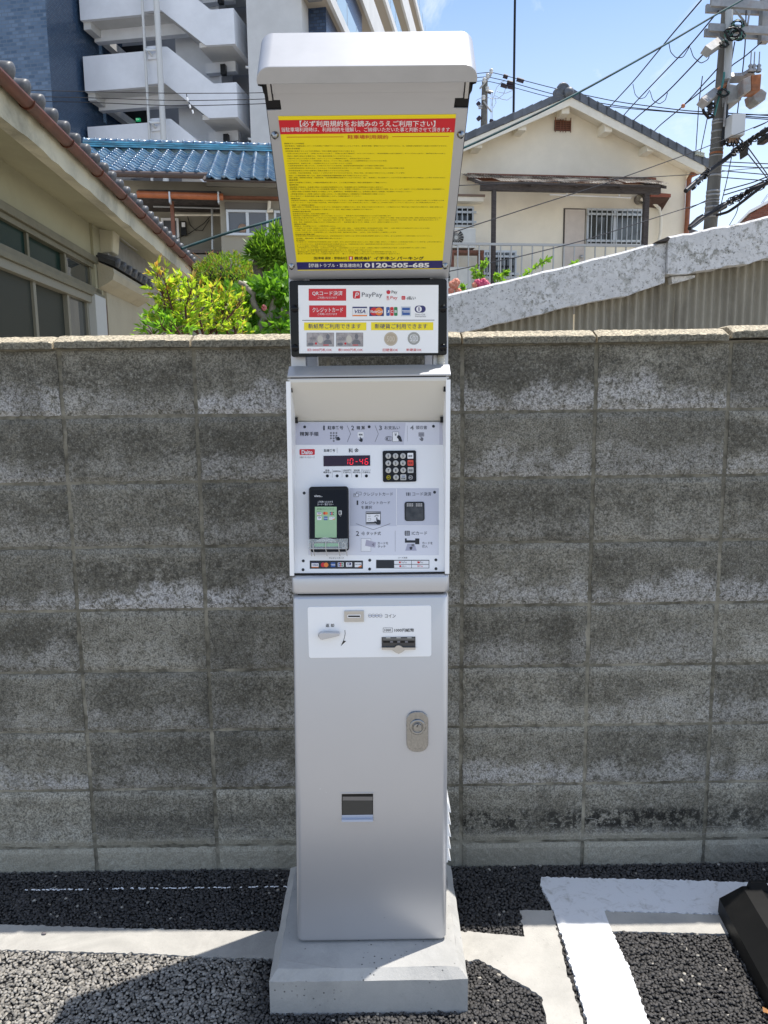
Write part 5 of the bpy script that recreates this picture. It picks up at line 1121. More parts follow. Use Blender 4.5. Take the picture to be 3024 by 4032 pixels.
def cream_house():
    R = Fr(4.5, 20.0, 7.0); H = lambda c, x, y, dep=0.0: R.hit(*K(c, x, y), dep)
    apx = R.hit(2241, 395, -0.5); er = R.hit(2772, 640, -0.5)
    ac_ = apx[0]; sl = 0.425
    wr = R.hit(2698, 800)[0]; wl = 2*ac_-wr; ar = er[0]; al = 2*ac_-ar
    base = R.w((wl+wr)/2, 0, 0)
    t = thing('cream_house', 'cream plastered two storey house with grey tiled gable roof behind the shed', 'house', base)
    roofz = lambda a, drop=0: apx[1]-abs(a-ac_)*sl-drop
    wa = MB(); ring = [(wl, 0), (wr, 0), (wr, roofz(wr, 0.002)), (ac_, apx[1]-0.002), (wl, roofz(wl, 0.002))]
    R.prism(wa, ring, 0, 8.5); wa.build('wall', M['cream'], t)
    ro = MB()
    for s_, e in ((-1, al-0.05), (1, ar+0.05)):
        q = [(ac_, apx[1]), (e, roofz(e)), (e, roofz(e)+0.09), (ac_, apx[1]+0.09)]
        R.prism(ro, q, -0.5, 9.0)
    roof = ro.build('roof', [M['creamtrim']], t)
    top = MB()
    for s_, e in ((-1, al-0.07), (1, ar+0.07)):
        q = [(ac_, apx[1]+0.092), (e, roofz(e)+0.092), (e, roofz(e)+0.16), (ac_, apx[1]+0.16)]
        R.prism(top, q, -0.38, 9.0)
    top.build('roof_cover', M['greytile'], roof)
    # verge tiles, one by one, each lapping the next
    L = 0.245; nt_ = int((ar-ac_)/(L*math.cos(math.atan(sl))))+1
    ca, sa = math.cos(math.atan(sl)), math.sin(math.atan(sl))
    for s_ in (-1, 1):
        tm = MB(); q = [(0, 0.015), (s_*0.27*ca, 0.015-0.27*sa-0.02), (s_*0.27*ca, 0.165-0.27*sa), (0, 0.185)]
        tm.prism([R.u*a+np.array([0, 0, z])+R.d*0 for a, z in q], R.d*0.20)
        me = tm.mesh('verge_tile', M['greytile']); bm = bmesh.new(); bm.from_mesh(me); bmesh.ops.recalc_face_normals(bm, faces=bm.faces); bmesh.ops.remove_doubles(bm, verts=bm.verts, dist=1e-5)
        bmesh.ops.bevel(bm, geom=list(bm.edges), offset=0.012, segments=2, profile=0.6, affect='EDGES'); bm.to_mesh(me); bm.free()
        for i in range(nt_):
            o = link('verge_tile', me, roof, R.w(ac_+s_*i*L*ca, -0.56, apx[1]+0.075-i*L*sa))
    rt = MB()
    for i in range(28):
        rt.lathe(R.w(ac_, -0.4+i*0.33, apx[1]+0.24), R.d, [(0.075, 0), (0.085, 0.02), (0.075, 0.04), (0.075, 0.33)], 10)
    rt.build('ridge_row', M['greytile'], roof)
    on = MB(); c = H(K5, 612, 200, -0.5)
    P_ = Plane(R.w(0, -0.56, 0), R.u, (0, 0, 1))
    def scroll(x, y, r, th, off=0.0):
        q = H(K5, x, y, -0.56); on.lathe(R.w(q[0], -0.50, q[1]), -R.d, [(r, 0), (r, th), (r*0.8, th+0.03), (r*0.62, th+0.005), (r*0.45, th+0.02), (0, th+0.03)], 14)
    scroll(612, 198, 0.165, 0.05); scroll(582, 216, 0.11, 0.05); scroll(650, 216, 0.09, 0.05)
    on.build('ridge_end_ornament', M['greytile'], roof)
    rb = MB(); q = H(K5, 638, 215, -0.60); rb.ball(R.w(q[0], -0.62, q[1]), 0.12, seg=12, rings=8); rb.build('ridge_end_ball', M['greytile'], roof)
    for s_, e in ((-1, al), (1, ar)):
        b = MB(); q = [(ac_, apx[1]+0.07), (e, roofz(e)+0.07), (e, roofz(e)-0.13), (ac_, apx[1]-0.13)]
        R.prism(b, q, -0.54, -0.49); b.build('barge_board', M['creamtrim'], roof)
    for x, y in ((614, 296), (392, 381), (165, 471), (835, 389), (1052, 489)):
        q = H(K5, x+8, y, -0.46); b = MB(); R.box(b, q[0]-0.10, q[0]+0.10, -0.45, 0.01, q[1]-0.11, roofz(q[0])-0.001); b.build('purlin_end', M['creamtrim'], roof, bevel=0.01)
    # gable vent
    a0, a1 = H(K5, 562, 410), H(K5, 645, 360); v = MB(); R.box(v, a0[0], a1[0], -0.03, 0, a0[1], a1[1]); vo = v.build('gable_vent', mat('dark vent recess', (0.05, 0.02, 0.016), 0.8), t)
    for i in range(5):
        z = a0[1]+(a1[1]-a0[1])*(i+0.5)/5; s_ = MB(); s_.hexa([R.w(a0[0], -0.055, z-0.025), R.w(a1[0], -0.055, z-0.025), R.w(a1[0], -0.03, z), R.w(a0[0], -0.03, z), R.w(a0[0], -0.055, z-0.005), R.w(a1[0], -0.055, z-0.005), R.w(a1[0], -0.03, z+0.022), R.w(a0[0], -0.03, z+0.022)]); s_.build('vent_slat', M['brown'], vo)
    for f in (0.02, 0.33, 0.5, 0.67, 0.98):
        a = a0[0]+(a1[0]-a0[0])*f; s_ = MB(); s_.tube([R.w(a, -0.065, a0[1]-0.05), R.w(a, -0.065, a1[1]+0.05)], 0.011, 6); s_.build('vent_bar', M['brown'], vo)
    # canopy over the balcony
    al_, ar_ = H(K5, 115, 640)[0], H(K5, 1080, 660)[0]; zt = H(K5, 115, 630)[1]; zr = H(K5, 1080, 652)[1]
    fl = MB(); fl.hexa([R.w(al_, -0.06, zt-0.16), R.w(ar_, -0.06, zt-0.16), R.w(ar_, 0, zt-0.16), R.w(al_, 0, zt-0.16), R.w(al_, -0.06, zt), R.w(ar_, -0.06, zt), R.w(ar_, 0, zt), R.w(al_, 0, zt)])
    can = fl.build('canopy_back_board', M['brown'], t)
    DF = -1.35; zf = H(K5, 600, 673, DF)[1]; dz = (zt-0.05-zf)/(-DF)
    for k, (x0, x1, dl, up) in enumerate(((120, 320, -0.75, 0.02), (285, 560, DF, 0.0), (540, 760, DF, 0.005), (745, 925, DF, 0.0), (900, 1080, -0.7, 0.02), (930, 1150, DF-0.05, 0.03))):
        a0, a1 = H(K5, x0, 660, dl)[0], H(K5, x1, 660, dl)[0]; n = int((a1-a0)/0.0125); sh = MB(); V = []
        for i in range(n+1):
            a = a0+(a1-a0)*i/n; r_ = 0.011*math.sin(i*math.pi/2.5)+up
            V += [R.w(a, -0.05, zt-0.04+r_), R.w(a+random.gauss(0, 0.003), dl, zt-0.05+dl*dz+r_), ]
        sh.add(V, [(2*i, 2*i+2, 2*i+3, 2*i+1) for i in range(n)], 0, True); sh.build('roofing_sheet', M['corr'], t, fix=False)
    bm_ = MB(); b0, b1 = H(K5, 185, 690, -1.15), H(K5, 1105, 712, -1.15); zb = H(K5, 640, 700, -1.15)[1]
    R.box(bm_, b0[0], b1[0], -1.2, -1.08, zb-0.11, zb+0.05); bm_.build('canopy_beam', M['darkwood'], t)
    for x in (155, 410, 635, 860, 1085):
        a = H(K5, x+25, 680, -1.1)[0]; r_ = MB(); r_.hexa([R.w(a-0.03, DF+0.02, zf-0.09), R.w(a+0.03, DF+0.02, zf-0.09), R.w(a+0.03, -0.05, zt-0.16), R.w(a-0.03, -0.05, zt-0.16), R.w(a-0.03, DF+0.02, zf-0.025), R.w(a+0.03, DF+0.02, zf-0.025), R.w(a+0.03, -0.05, zt-0.06), R.w(a-0.03, -0.05, zt-0.06)]); r_.build('rafter', M['darkwood'], t)
    fr_ = MB(); R.box(fr_, H(K5, 158, 668, DF)[0], H(K5, 1110, 668, DF)[0], DF, DF+0.05, zf-0.06, zf-0.022); fr_.build('canopy_front_batten', M['darkwood'], t)
    for x, x2 in ((243, 263), (1022, 1047)):
        a0, a1 = H(K5, x, 760, -1.14)[0], H(K5, x2, 760, -1.14)[0]; p = MB(); R.box(p, a0, a1, -1.2, -1.08, 2.4, zb-0.11); p.build('canopy_post', M['darkwood'], t, bevel=0.01)
    rodq = H(K5, 540, 737, -0.6), H(K5, 958, 740, -0.6); rd = MB(); rd.tube([R.w(rodq[0][0], -0.6, rodq[0][1]), R.w(rodq[1][0], -0.6, rodq[1][1]-0.06)], 0.018, 6)
    for x in (628, 897): q = H(K5, x, 730, -0.6); rd.tube([R.w(q[0], -0.6, q[1]-0.08), R.w(q[0], -0.6, q[1]+0.12)], 0.02, 6)
    rd.build('laundry_pole', M['white'], t, kind=None)
    # window hood at the right
    q0, q1 = H(K5, 1050, 715, -0.35), H(K5, 1148, 812, -0.35); hd_ = MB(); w0, w1 = q0[0], q1[0]
    hd_.hexa([R.w(w0, -0.45, q0[1]-0.18), R.w(w1, -0.45, q0[1]-0.18), R.w(w1, 0, q0[1]-0.1), R.w(w0, 0, q0[1]-0.1), R.w(w0, -0.45, q0[1]-0.10), R.w(w1, -0.45, q0[1]-0.10), R.w(w1, 0, q0[1]+0.03), R.w(w0, 0, q0[1]+0.03)])
    ho = hd_.build('window_hood', mat('rusty red hood', (0.28, 0.075, 0.035), 0.6, var=0.2), t)
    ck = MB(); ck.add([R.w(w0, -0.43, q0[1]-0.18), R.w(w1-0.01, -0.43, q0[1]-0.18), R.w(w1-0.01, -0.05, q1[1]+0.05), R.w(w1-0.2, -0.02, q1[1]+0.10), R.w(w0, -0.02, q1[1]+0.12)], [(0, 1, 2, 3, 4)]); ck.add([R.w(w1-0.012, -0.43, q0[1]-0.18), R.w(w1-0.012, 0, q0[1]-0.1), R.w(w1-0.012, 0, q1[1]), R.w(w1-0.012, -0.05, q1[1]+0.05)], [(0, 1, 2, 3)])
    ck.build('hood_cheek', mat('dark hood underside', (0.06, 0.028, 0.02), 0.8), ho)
    # pipe
    pp = MB(); pts = [H(K5, *p, -0.1) for p in ((1003, 760), (1035, 772), (1075, 785), (1100, 810), (1108, 860), (1106, 930), (1095, 985))]
    pp.tube([R.w(p[0], -0.12, p[1]) for p in pts], 0.042, 8); pipe = pp.build('cooling_pipe', M['creamtrim'], t)
    cl = MB(); cl.lathe(R.w(pts[0][0], -0.14, pts[0][1]), R.d, [(0.12, 0), (0.12, 0.14)], 14); cl.build('pipe_collar', mat('grey collar', (0.25, 0.23, 0.2), 0.7), pipe)
    # windows with bars
    def window(c, x0, y0, x1, y1, split, bars, pm, sub=0.05):
        a0, a1 = H(c, x0, y1), H(c, x1, y0); A0, A1, Z0, Z1_ = a0[0], a1[0], a0[1], a1[1]
        f = MB(); w_ = sub
        R.box(f, A0, A1, -0.05, 0.02, Z1_-w_, Z1_); R.box(f, A0, A1, -0.06, 0.02, Z0, Z0+w_); R.box(f, A0, A0+w_, -0.045, 0.02, Z0+w_, Z1_-w_); R.box(f, A1-w_, A1, -0.045, 0.02, Z0+w_, Z1_-w_)
        if split: m_ = A0+(A1-A0)*split; R.box(f, m_-0.035, m_+0.035, -0.04, 0.0, Z0+w_, Z1_-w_)
        win = f.build('window', M['alulight'], t)
        e = [A0+w_]+([m_-0.035, m_+0.035] if split else [])+[A1-w_]
        for i in range(0, len(e), 2):
            p = MB(); R.box(p, e[i], e[i+1], -0.02-0.012*(i == 0), -0.01-0.012*(i == 0), Z0+w_, Z1_-w_); p.build('pane', M[pm[i//2]], win)
        for z in (Z0+0.10, Z1_-0.16): r_ = MB(); R.box(r_, A0-0.03, A1+0.03, -0.16, -0.13, z-0.025, z+0.025); r_.build('bar_rail', M['alu'], win)
        for i in range(bars):
            a = A0+(A1-A0)*(i+0.5)/bars; b = MB(); b.tube([R.w(a, -0.17, Z0+0.03), R.w(a, -0.17, Z1_-0.05)], 0.014, 6); b.build('window_bar', M['alu'], win)
        return win
    window(K6, 724, 98, 1015, 284, 0.5, 11, ('pane2', 'pane2'))
    window(K6, 195, 310, 368, 452, 0.0, 6, ('pane',))
    window(K6, -10, 84, 150, 188, 0.0, 6, ('pane',))
    q0, q1 = H(K6, -10, 68), H(K6, 187, 38); l = MB(); R.box(l, q0[0], q1[0], -0.3, 0, q0[1], q1[1]-0.05); lo = l.build('window_ledge', M['creamtrim'], t); l = MB(); R.box(l, q0[0], q1[0]+0.02, -0.33, 0, q1[1]-0.048, q1[1]); l.build('ledge_flashing', mat('brown flashing', (0.22, 0.15, 0.11), 0.6), lo)
    # door
    a0, a1 = H(K6, 604, 400), H(K6, 724, 94); d = MB(); R.box(d, a0[0], a1[0], -0.02, 0.02, a0[1]-0.2, a1[1]); do = d.build('door_frame', mat('dark door gap', (0.07, 0.06, 0.055), 0.7), t)
    d = MB(); R.box(d, a0[0]+0.03, a1[0]-0.03, -0.045, -0.005, a0[1]-0.2, a1[1]-0.03); d.build('door', mat('pale pink door', (0.60, 0.53, 0.47), 0.5, var=0.04), do)
    q = H(K6, 703, 340, -0.08); k = MB(); k.ball(R.w(q[0], -0.09, q[1]), 0.05, seg=10, rings=6); k.build('door_knob', M['steel'], do)
    # railing
    DR = -1.55; q0, q1 = H(K6, -60, 266, DR), H(K6, 1020, 290, DR); rl = MB(); R.box(rl, q0[0], q1[0], DR-0.03, DR+0.03, q0[1]-0.05, q0[1]); rail = rl.build('balcony_railing', M['rail'], t)
    n = 20
    for i in range(n):
        a = q0[0]+(q1[0]-q0[0])*(i+0.3)/n; b = MB(); R.box(b, a-0.014, a+0.014, DR-0.014, DR+0.014, q0[1]-1.15, q0[1]-0.051); b.build('railing_bar', M['rail'], rail)
    fl = MB(); R.box(fl, wl, wr, -1.65, -0.001, q0[1]-1.3, q0[1]-1.15); fl.build('balcony_floor', M['creamtrim'], t)
    # downpipe and gutter end
    dp = MB(); pts = [H(K5, *p, -0.08) for p in ((1332, 580), (1328, 600), (1305, 622), (1262, 640), (1252, 660), (1246, 790), (1236, 980))]
    dp.tube([R.w(p[0], -0.1-0.3*(i < 2), p[1]) for i, p in enumerate(pts)], 0.062, 8); dpo = dp.build('downpipe', mat('red brown downpipe', (0.26, 0.085, 0.035), 0.45, var=0.15), t)
    gt = MB(); q = H(K5, 1340, 565, -0.5); gt.tube([R.w(q[0]+0.05, -0.5, q[1]), R.w(q[0]+0.05, 8.8, q[1])], 0.075, 8); gt.build('roof_gutter', M['brown'], roof)
    pb = MB(); q0, q1 = H(K5, 1240, 620), H(K5, 1330, 560, -0.4); R.box(pb, q0[0]-0.05, q1[0], -0.45, 0, q1[1]-0.10, q1[1]+0.05); pb.build('eave_bracket', M['creamtrim'], roof, bevel=0.015)
    for i in range(4):
        q = H(K5, 1290+11*i, 530+3*i, -0.56); s_ = MB(); s_.lathe(R.w(q[0], -0.58, q[1]-0.03), (0, 0, 1), [(0.02, 0), (0.045, 0.01), (0.045, 0.04), (0.025, 0.05), (0.045, 0.06), (0.04, 0.1), (0, 0.11)], 8); s_.build('insulator', mat('grey green porcelain', (0.45, 0.48, 0.42), 0.3), roof)
    # things standing on the balcony side
    def ac(px0, py0, px1, py1, dep, label, fanx):
        a0, a1 = R.hit(px0, py1, dep), R.hit(px1, py0, dep); c = R.w((a0[0]+a1[0])/2, dep, a0[1])
        u = thing('air_conditioner', label, 'air conditioner', c, 'outdoor air conditioner units by the cream house')
        b = MB(); R.box(b, a0[0], a1[0], dep, dep+0.3, a0[1], a1[1]); b.build('casing', M['ac'], u, bevel=0.012)
        fx = a0[0]+(a1[0]-a0[0])*fanx; fz = (a0[1]+a1[1])/2; r_ = (a1[1]-a0[1])*0.40
        g_ = MB(); g_.lathe(R.w(fx, dep-0.003, fz), -R.d, [(r_, 0), (r_, 0.012), (0, 0.014)], 20); gr_ = g_.build('fan_recess', mat('dark fan recess', (0.04, 0.04, 0.04), 0.6), u)
        w_ = MB()
        for i in range(16):
            th = 2*math.pi*i/16; w_.tube([R.w(fx+0.05*math.cos(th), dep-0.022, fz+0.05*math.sin(th)), R.w(fx+r_*math.cos(th+.25), dep-0.022, fz+r_*math.sin(th+.25))], 0.004, 4)
        w_.build('fan_grille', M['ac'], gr_, kind='stuff')
        ft = MB(); R.box(ft, a0[0]+0.05, a0[0]+0.15, dep+0.02, dep+0.28, a0[1]-0.06, a0[1]-0.001); ft.build('foot', M['black'], u); ft = MB(); R.box(ft, a1[0]-0.15, a1[0]-0.05, dep+0.02, dep+0.28, a0[1]-0.06, a0[1]-0.001); ft.build('foot', M['black'], u)
    ac(1700, 976, 1873, 895, -0.9, 'air conditioner unit with its fan beside the machine hood, under the small barred window', 0.55)
    ac(1690, 1136, 1855, 1050, -1.0, 'lower air conditioner unit behind the balcony bars near the pink roses', 0.3)
    w_ = MB(); q0, q1 = R.hit(1770, 995, -0.7), R.hit(1898, 985, -0.7); R.box(w_, q0[0], q1[0], -0.9, -0.5, q0[1]-0.03, q0[1]+0.03); R.box(w_, q1[0]-0.07, q1[0], -0.88, -0.8, q0[1]-1.2, q0[1]-0.03); R.box(w_, q1[0]-0.07, q1[0], -0.6, -0.52, q0[1]-1.2, q0[1]-0.03); R.box(w_, q0[0], q0[0]+0.07, -0.88, -0.8, q0[1]-1.2, q0[1]-0.03)
    ws = w_.build('timber_stand', mat('red brown timber', (0.19, 0.075, 0.045), 0.7, var=0.3), None)
    setp(ws, 'red brown timber stand below the upper air conditioner unit', 'stand')
    # aerial mast on the roof
    ms = MB(); q = R.hit(2022, 455, 3.0); q2 = R.hit(2022, -60, 3.0); ms.tube([R.w(q[0], 3.0, q[1]-0.4), R.w(q[0], 3.0, q2[1]+2)], 0.033, 8); mo = ms.build('aerial_mast', M['black']); setp(mo, 'thin black aerial mast rising behind the cream house roof', 'mast')
cream_house()

# ------------------------------------------------------------------ shed with a white plastered gable edge
def shed():
    Y = 6.5
    R = Fr(0, Y, 0.0); H = lambda x, y, dep=0.0: R.hit(*K(K6, x, y), dep)
    t = thing('garden_shed', 'low shed with corrugated grey wall and mottled white plastered sloping roof edge', 'shed', (2.2, Y, 0))
    m = NT('mottled white plaster'); v = m.coord(shift=False)
    nz = m.noise(v, 7, 10, 0.72, 0.6); n2 = m.noise(v, 26, 8, 0.7, 0.4); n3 = m.noise(v, 2.2, 4)
    lich = m.ramp(m.math('ADD', m.math('MULTIPLY', n2, 0.55), m.math('MULTIPLY', nz, 0.45)), 0.49, 0.585)
    a = m.mix(m.ramp(nz, 0.3, 0.7), (0.56, 0.555, 0.545, 1), (0.72, 0.715, 0.70, 1))
    a = m.mix(m.math('MULTIPLY', lich, m.ramp(n3, 0.33, 0.64, 0.12, 0.85)), a, (0.22, 0.215, 0.18, 1))
    a = m.mix(m.math('MULTIPLY', m.ramp(m.noise(v, 55, 6, 0.75), 0.57, 0.64), 0.9), a, (0.06, 0.055, 0.045, 1))
    m.base(a).set(0.9, 0, 0.25); m.bump(m.math('ADD', n2, m.math('MULTIPLY', lich, 0.4)), 0.5, 0.008)
    M['mottle'] = m.mat
    def barge(tops, bots, d0, d1, name):
        n = 26; mb = MB(); V = []
        xt = np.linspace(tops[0][0], tops[-1][0], n+1)
        tz = np.interp(xt, [p[0] for p in tops], [p[1] for p in tops]); bz = np.interp(xt, [p[0] for p in bots], [p[1] for p in bots])
        for i in range(n+1):
            j1, j2 = random.gauss(0, 0.0035), random.gauss(0, 0.006)
            V += [R.w(xt[i], d0, bz[i]+j2), R.w(xt[i], d0+random.gauss(0, .003), tz[i]-0.018+j1), R.w(xt[i], d0+0.03, tz[i]+j1), R.w(xt[i], d1, tz[i]), R.w(xt[i], d1, bz[i]+j2)]
        F = [(5*i+k, 5*i+(k+1) % 5, 5*i+5+(k+1) % 5, 5*i+5+k) for i in range(n) for k in range(5)]+[(4, 3, 2, 1, 0), tuple(5*n+k for k in range(5))]
        mb.add(V, F); return mb.build(name, M['mottle'], t)
    q = lambda pts: [tuple(H(*p)) for p in pts]
    barge(q([(-480, 655), (20, 537), (480, 428), (1115, 268)]), q([(-480, 845), (20, 748), (150, 716), (560, 620), (1150, 482)]), -0.10, 0.02, 'roof_edge')
    barge(q([(1118, 250), (1230, 232), (1420, 192), (1659, 140), (2100, 40)]), q([(1146, 447), (1300, 425), (1659, 356), (2100, 262)]), -0.14, 0.02, 'roof_edge')
    b = MB(); e = [H(1055, 279), H(1112, 256), H(1122, 262), H(1115, 276)]; b.prism([R.w(a, -0.15, z) for a, z in e], R.d*0.16); b.build('cover_flashing', mat('dark lapped felt', (0.06, 0.05, 0.045), 0.8), t)
    b = MB(); e = [H(1150, 482), H(1200, 470), H(1262, 452), H(1266, 440), H(1146, 447)]; b.prism([R.w(a, -0.08, z-0.004) for a, z in e], R.d*0.09); b.build('broken_plaster', M['mottle'], t)
    # roof plane behind the edge
    rf = MB(); p0, p1 = H(-480, 665), H(2100, 52); rf.hexa([R.w(p0[0], 0.021, p0[1]-0.16), R.w(p1[0], 0.021, p1[1]-0.16), R.w(p1[0], 5.0, p1[1]-0.16), R.w(p0[0], 5.0, p0[1]-0.16), R.w(p0[0], 0.021, p0[1]-0.03), R.w(p1[0], 0.021, p1[1]-0.03), R.w(p1[0], 5.0, p1[1]-0.03), R.w(p0[0], 5.0, p0[1]-0.03)]); rf.build('roof', mat('slate roofing', (0.2, 0.2, 0.2), 0.9), t)
    # corrugated wall sheets
    cm = mat('dirty fibre cement sheet', (0.29, 0.268, 0.215), 0.85, var=0.15, vscale=3, dirt=(0.14, 0.12, 0.09), dscale=2.5, damt=0.5, stretch=(3, 1, 0.6), bump=0.15, bscale=120)
    edges = [H(x, 600)[0] for x in (-420, 170, 676, 1190, 1700)]+[H(1700, 600)[0]+0.9]
    topz = lambda a: np.interp(a, [H(-480, 0)[0], H(150, 0)[0], H(1150, 0)[0], H(1659, 0)[0], H(2100, 0)[0]], [H(-480, 845)[1], H(150, 716)[1], H(1150, 482)[1], H(1659, 356)[1], H(2100, 262)[1]])+0.06
    for i in range(len(edges)-1):
        a0, a1 = edges[i], edges[i+1]-0.012; pitch = 0.066; n = int((a1-a0)/pitch*8); V = []; mb = MB()
        for j in range(n+1):
            a = a0+(a1-a0)*j/n; dp = 0.030+0.017*math.cos((a-a0)/pitch*2*math.pi)+0.006*(i % 2); V += [R.w(a, dp, 0), R.w(a, dp, topz(a))]
        mb.add(V, [(2*j, 2*j+2, 2*j+3, 2*j+1) for j in range(n)], 0, True); mb.build('corrugated_sheet', cm, t, fix=False)
    bk = MB(); R.box(bk, edges[0], edges[-1], 0.06, 0.10, 0, topz(edges[0])-0.02); bk.build('wall_frame', M['darkwood'], t)
shed()

# ------------------------------------------------------------------ old house at the left, seen along its eaves
def old_house():
    h = rad(-4.04); Lv = np.array([math.sin(h), math.cos(h), 0]); mv = np.array([math.cos(h), -math.sin(h), 0])
    def PL(X): return Plane(-mv*X, Lv, (0, 0, 1))       # upright plane at lateral distance X to the left
    W3 = lambda X, l, z: -mv*X+Lv*l+np.array([0, 0, z])
    XW, XG = 2.46, 1.93
    PW, PG = PL(XW), PL(XG)
    t = thing('old_house', 'old beige house with grey roll tile eaves and long brown gutter at the left', 'house', W3(XW, 8, 0))
    g0, g1 = PG.hit(0, 297), PG.hit(769, 1052)
    zg = g1[1]
    lend = g1[0]; l0 = 2.9
    bm_ = stucco('beige eave plaster', (0.37, 0.345, 0.225), (0.23, 0.21, 0.14), 90, 0.35, 0.3)
    fm = stucco('flaking eave fascia', (0.58, 0.54, 0.40), (0.22, 0.21, 0.16), 60, 0.6, 0.8)
    # wall above and around the windows
    zs = (PW.hit(42, 650)[1]+PW.hit(360, 886)[1])/2
    cl = PW.hit(392, 1168)[0]                          # far corner of the window wall
    zt1 = (PW.hit(0, 837)[1]+PW.hit(354, 1016)[1])/2; zb1 = (PW.hit(0, 985)[1]+PW.hit(355, 1140)[1])/2
    zt2 = (PW.hit(0, 1050)[1]+PW.hit(392, 1192)[1])/2
    up = MB(); up.add([W3(XW, l0, zt1), W3(XW, cl, zt1), W3(XW, cl, zs), W3(XW, l0, zs), W3(XW+0.2, l0, zt1), W3(XW+0.2, cl, zt1), W3(XW+0.2, cl, zs), W3(XW+0.2, l0, zs)], [(0, 1, 2, 3), (0, 4, 5, 1), (1, 5, 6, 2)])
    up.build('wall', bm_, t)
    # eaves: soffit, fascia, gutter
    so = MB(); so.hexa([W3(XG+0.06, l0, zg-0.185), W3(XG+0.06, lend-0.05, zg-0.185), W3(XW+0.02, lend-0.05, zs), W3(XW+0.02, l0, zs), W3(XG+0.06, l0, zg-0.155), W3(XG+0.06, lend-0.05, zg-0.155), W3(XW+0.02, lend-0.05, zs+0.05), W3(XW+0.02, l0, zs+0.05)]); so.build('eave_soffit', bm_, t)
    fa = MB(); n = 60
    V = []
    for i in range(n+1):
        l = l0+(lend-0.03-l0)*i/n; V += [W3(XG+0.05, l, zg-0.195+random.gauss(0, 0.006)), W3(XG+0.05+random.gauss(0, 0.004), l, zg-0.09), W3(XG+0.05, l, zg+0.02), W3(XG+0.16, l, zg+0.02), W3(XG+0.16, l, zg-0.1852)]
    fa.add(V, [(5*i+k, 5*i+(k+1) % 5, 5*i+5+(k+1) % 5, 5*i+5+k) for i in range(n) for k in range(5)]+[(0, 1, 2, 3, 4), tuple(5*n+k for k in range(5))]); fa.build('eave_fascia', fm, t)
    gu = MB(); r_ = 0.048; V = []; N = 12; ls = np.linspace(l0, lend, 40)
    for l in ls:
        for k in range(N+1):
            th = math.pi*(1+k/N); V.append(W3(XG-0.005-r_*math.cos(th), l, zg+r_*math.sin(th)))
        for k in range(N, -1, -1):
            th = math.pi*(1+k/N); V.append(W3(XG-0.005-(r_-0.005)*math.cos(th), l, zg+(r_-0.005)*math.sin(th)))
    m_ = 2*(N+1); gu.add(V, [(i*m_+k, i*m_+(k+1) % m_, (i+1)*m_+(k+1) % m_, (i+1)*m_+k) for i in range(len(ls)-1) for k in range(m_)], 0, True)
    gu.add([W3(XG-0.005-r_*math.cos(math.pi*(1+k/N)), lend, zg+r_*math.sin(math.pi*(1+k/N))) for k in range(N+1)], [tuple(range(N+1))])
    gut = gu.build('gutter', M['copperbrown'], t)
    for l in np.arange(l0+0.3, lend, 0.80):
        b = MB(); pts = [W3(XG-0.005-(r_+0.004)*math.cos(math.pi*(1+k/10)), l, zg+(r_+0.004)*math.sin(math.pi*(1+k/10))) for k in range(11)]; b.tube(pts, 0.006, 5); b.build('gutter_strap', M['copperbrown'], gut)
    # roof slab and eave tiles
    sl = math.tan(rad(23)); rs = MB(); zr = zg+0.03
    rs.hexa([W3(XG+0.02, l0, zr), W3(XG+0.02, lend-0.04, zr), W3(XW+1.9, lend-0.04, zr+(XW+1.9-XG)*sl), W3(XW+1.9, l0, zr+(XW+1.9-XG)*sl), W3(XG+0.02, l0, zr+0.03), W3(XG+0.02, lend-0.04, zr+0.03), W3(XW+1.9, lend-0.04, zr+0.03+(XW+1.9-XG)*sl), W3(XW+1.9, l0, zr+0.03+(XW+1.9-XG)*sl)])
    roof = rs.build('roof', mat('roof bedding clay', (0.30, 0.27, 0.21), 0.9, var=0.3), t)
    tm_ = mat('smoked grey roof tile', (0.085, 0.087, 0.092), 0.45, 0.0, 0.45, var=0.35, vscale=12, rand=0.15, dirt=(0.05, 0.05, 0.047), dscale=14, damt=0.6)
    up_ = np.array([-mv[0], -mv[1], 0])*math.cos(rad(23))+np.array([0, 0, math.sin(rad(23))])   # up the slope
    nrm = np.cross(Lv, up_); nrm = nrm if nrm[2] > 0 else -nrm
    def tile(disc):
        mb = MB(); R_ = 0.048; V = []; K_ = 12
        prof = [(-R_*math.cos(math.pi*k/8), R_*math.sin(math.pi*k/8)+0.012) for k in range(9)]+[(R_+0.03, -0.004), (0.10, -0.018), (0.15, -0.018), (0.19, -0.006), (0.217, 0.010)]
        for s_, bulge in ((-0.015, 1.22), (0.02, 1.1), (0.05, 1.0), (0.33, 1.0)):
            for (a, b) in prof:
                q = bulge if abs(a) <= R_+1e-6 else 1.0; V.append(Lv*a*q+up_*s_+nrm*(b*q))
        n_ = len(prof); mb.add(V, [(i*n_+k, i*n_+k+1, (i+1)*n_+k+1, (i+1)*n_+k) for i in range(3) for k in range(n_-1)], 0, True)
        Vf = [Lv*a*1.0+up_*-0.012+nrm*b for a, b in prof[8:]]+[Lv*a+up_*-0.012+nrm*(b-0.05-0.012*(i in (1, 2, 3))) for i, (a, b) in list(enumerate(prof[8:]))]
        k_ = len(prof[8:]); mb.add(Vf, [(i, i+1, k_+i+1, k_+i) for i in range(k_-1)])
        if disc:
            c = nrm*0.018-up_*0.015; mb.lathe(c, -up_, [(0.046, -0.05), (0.062, -0.004), (0.062, 0.012), (0.052, 0.022), (0.040, 0.028), (0.015, 0.034), (0, 0.034)], 18)
        return mb.mesh('eave_tile', tm_)
    me, me2 = tile(True), tile(False)
    nn = int((lend-l0)/0.265)
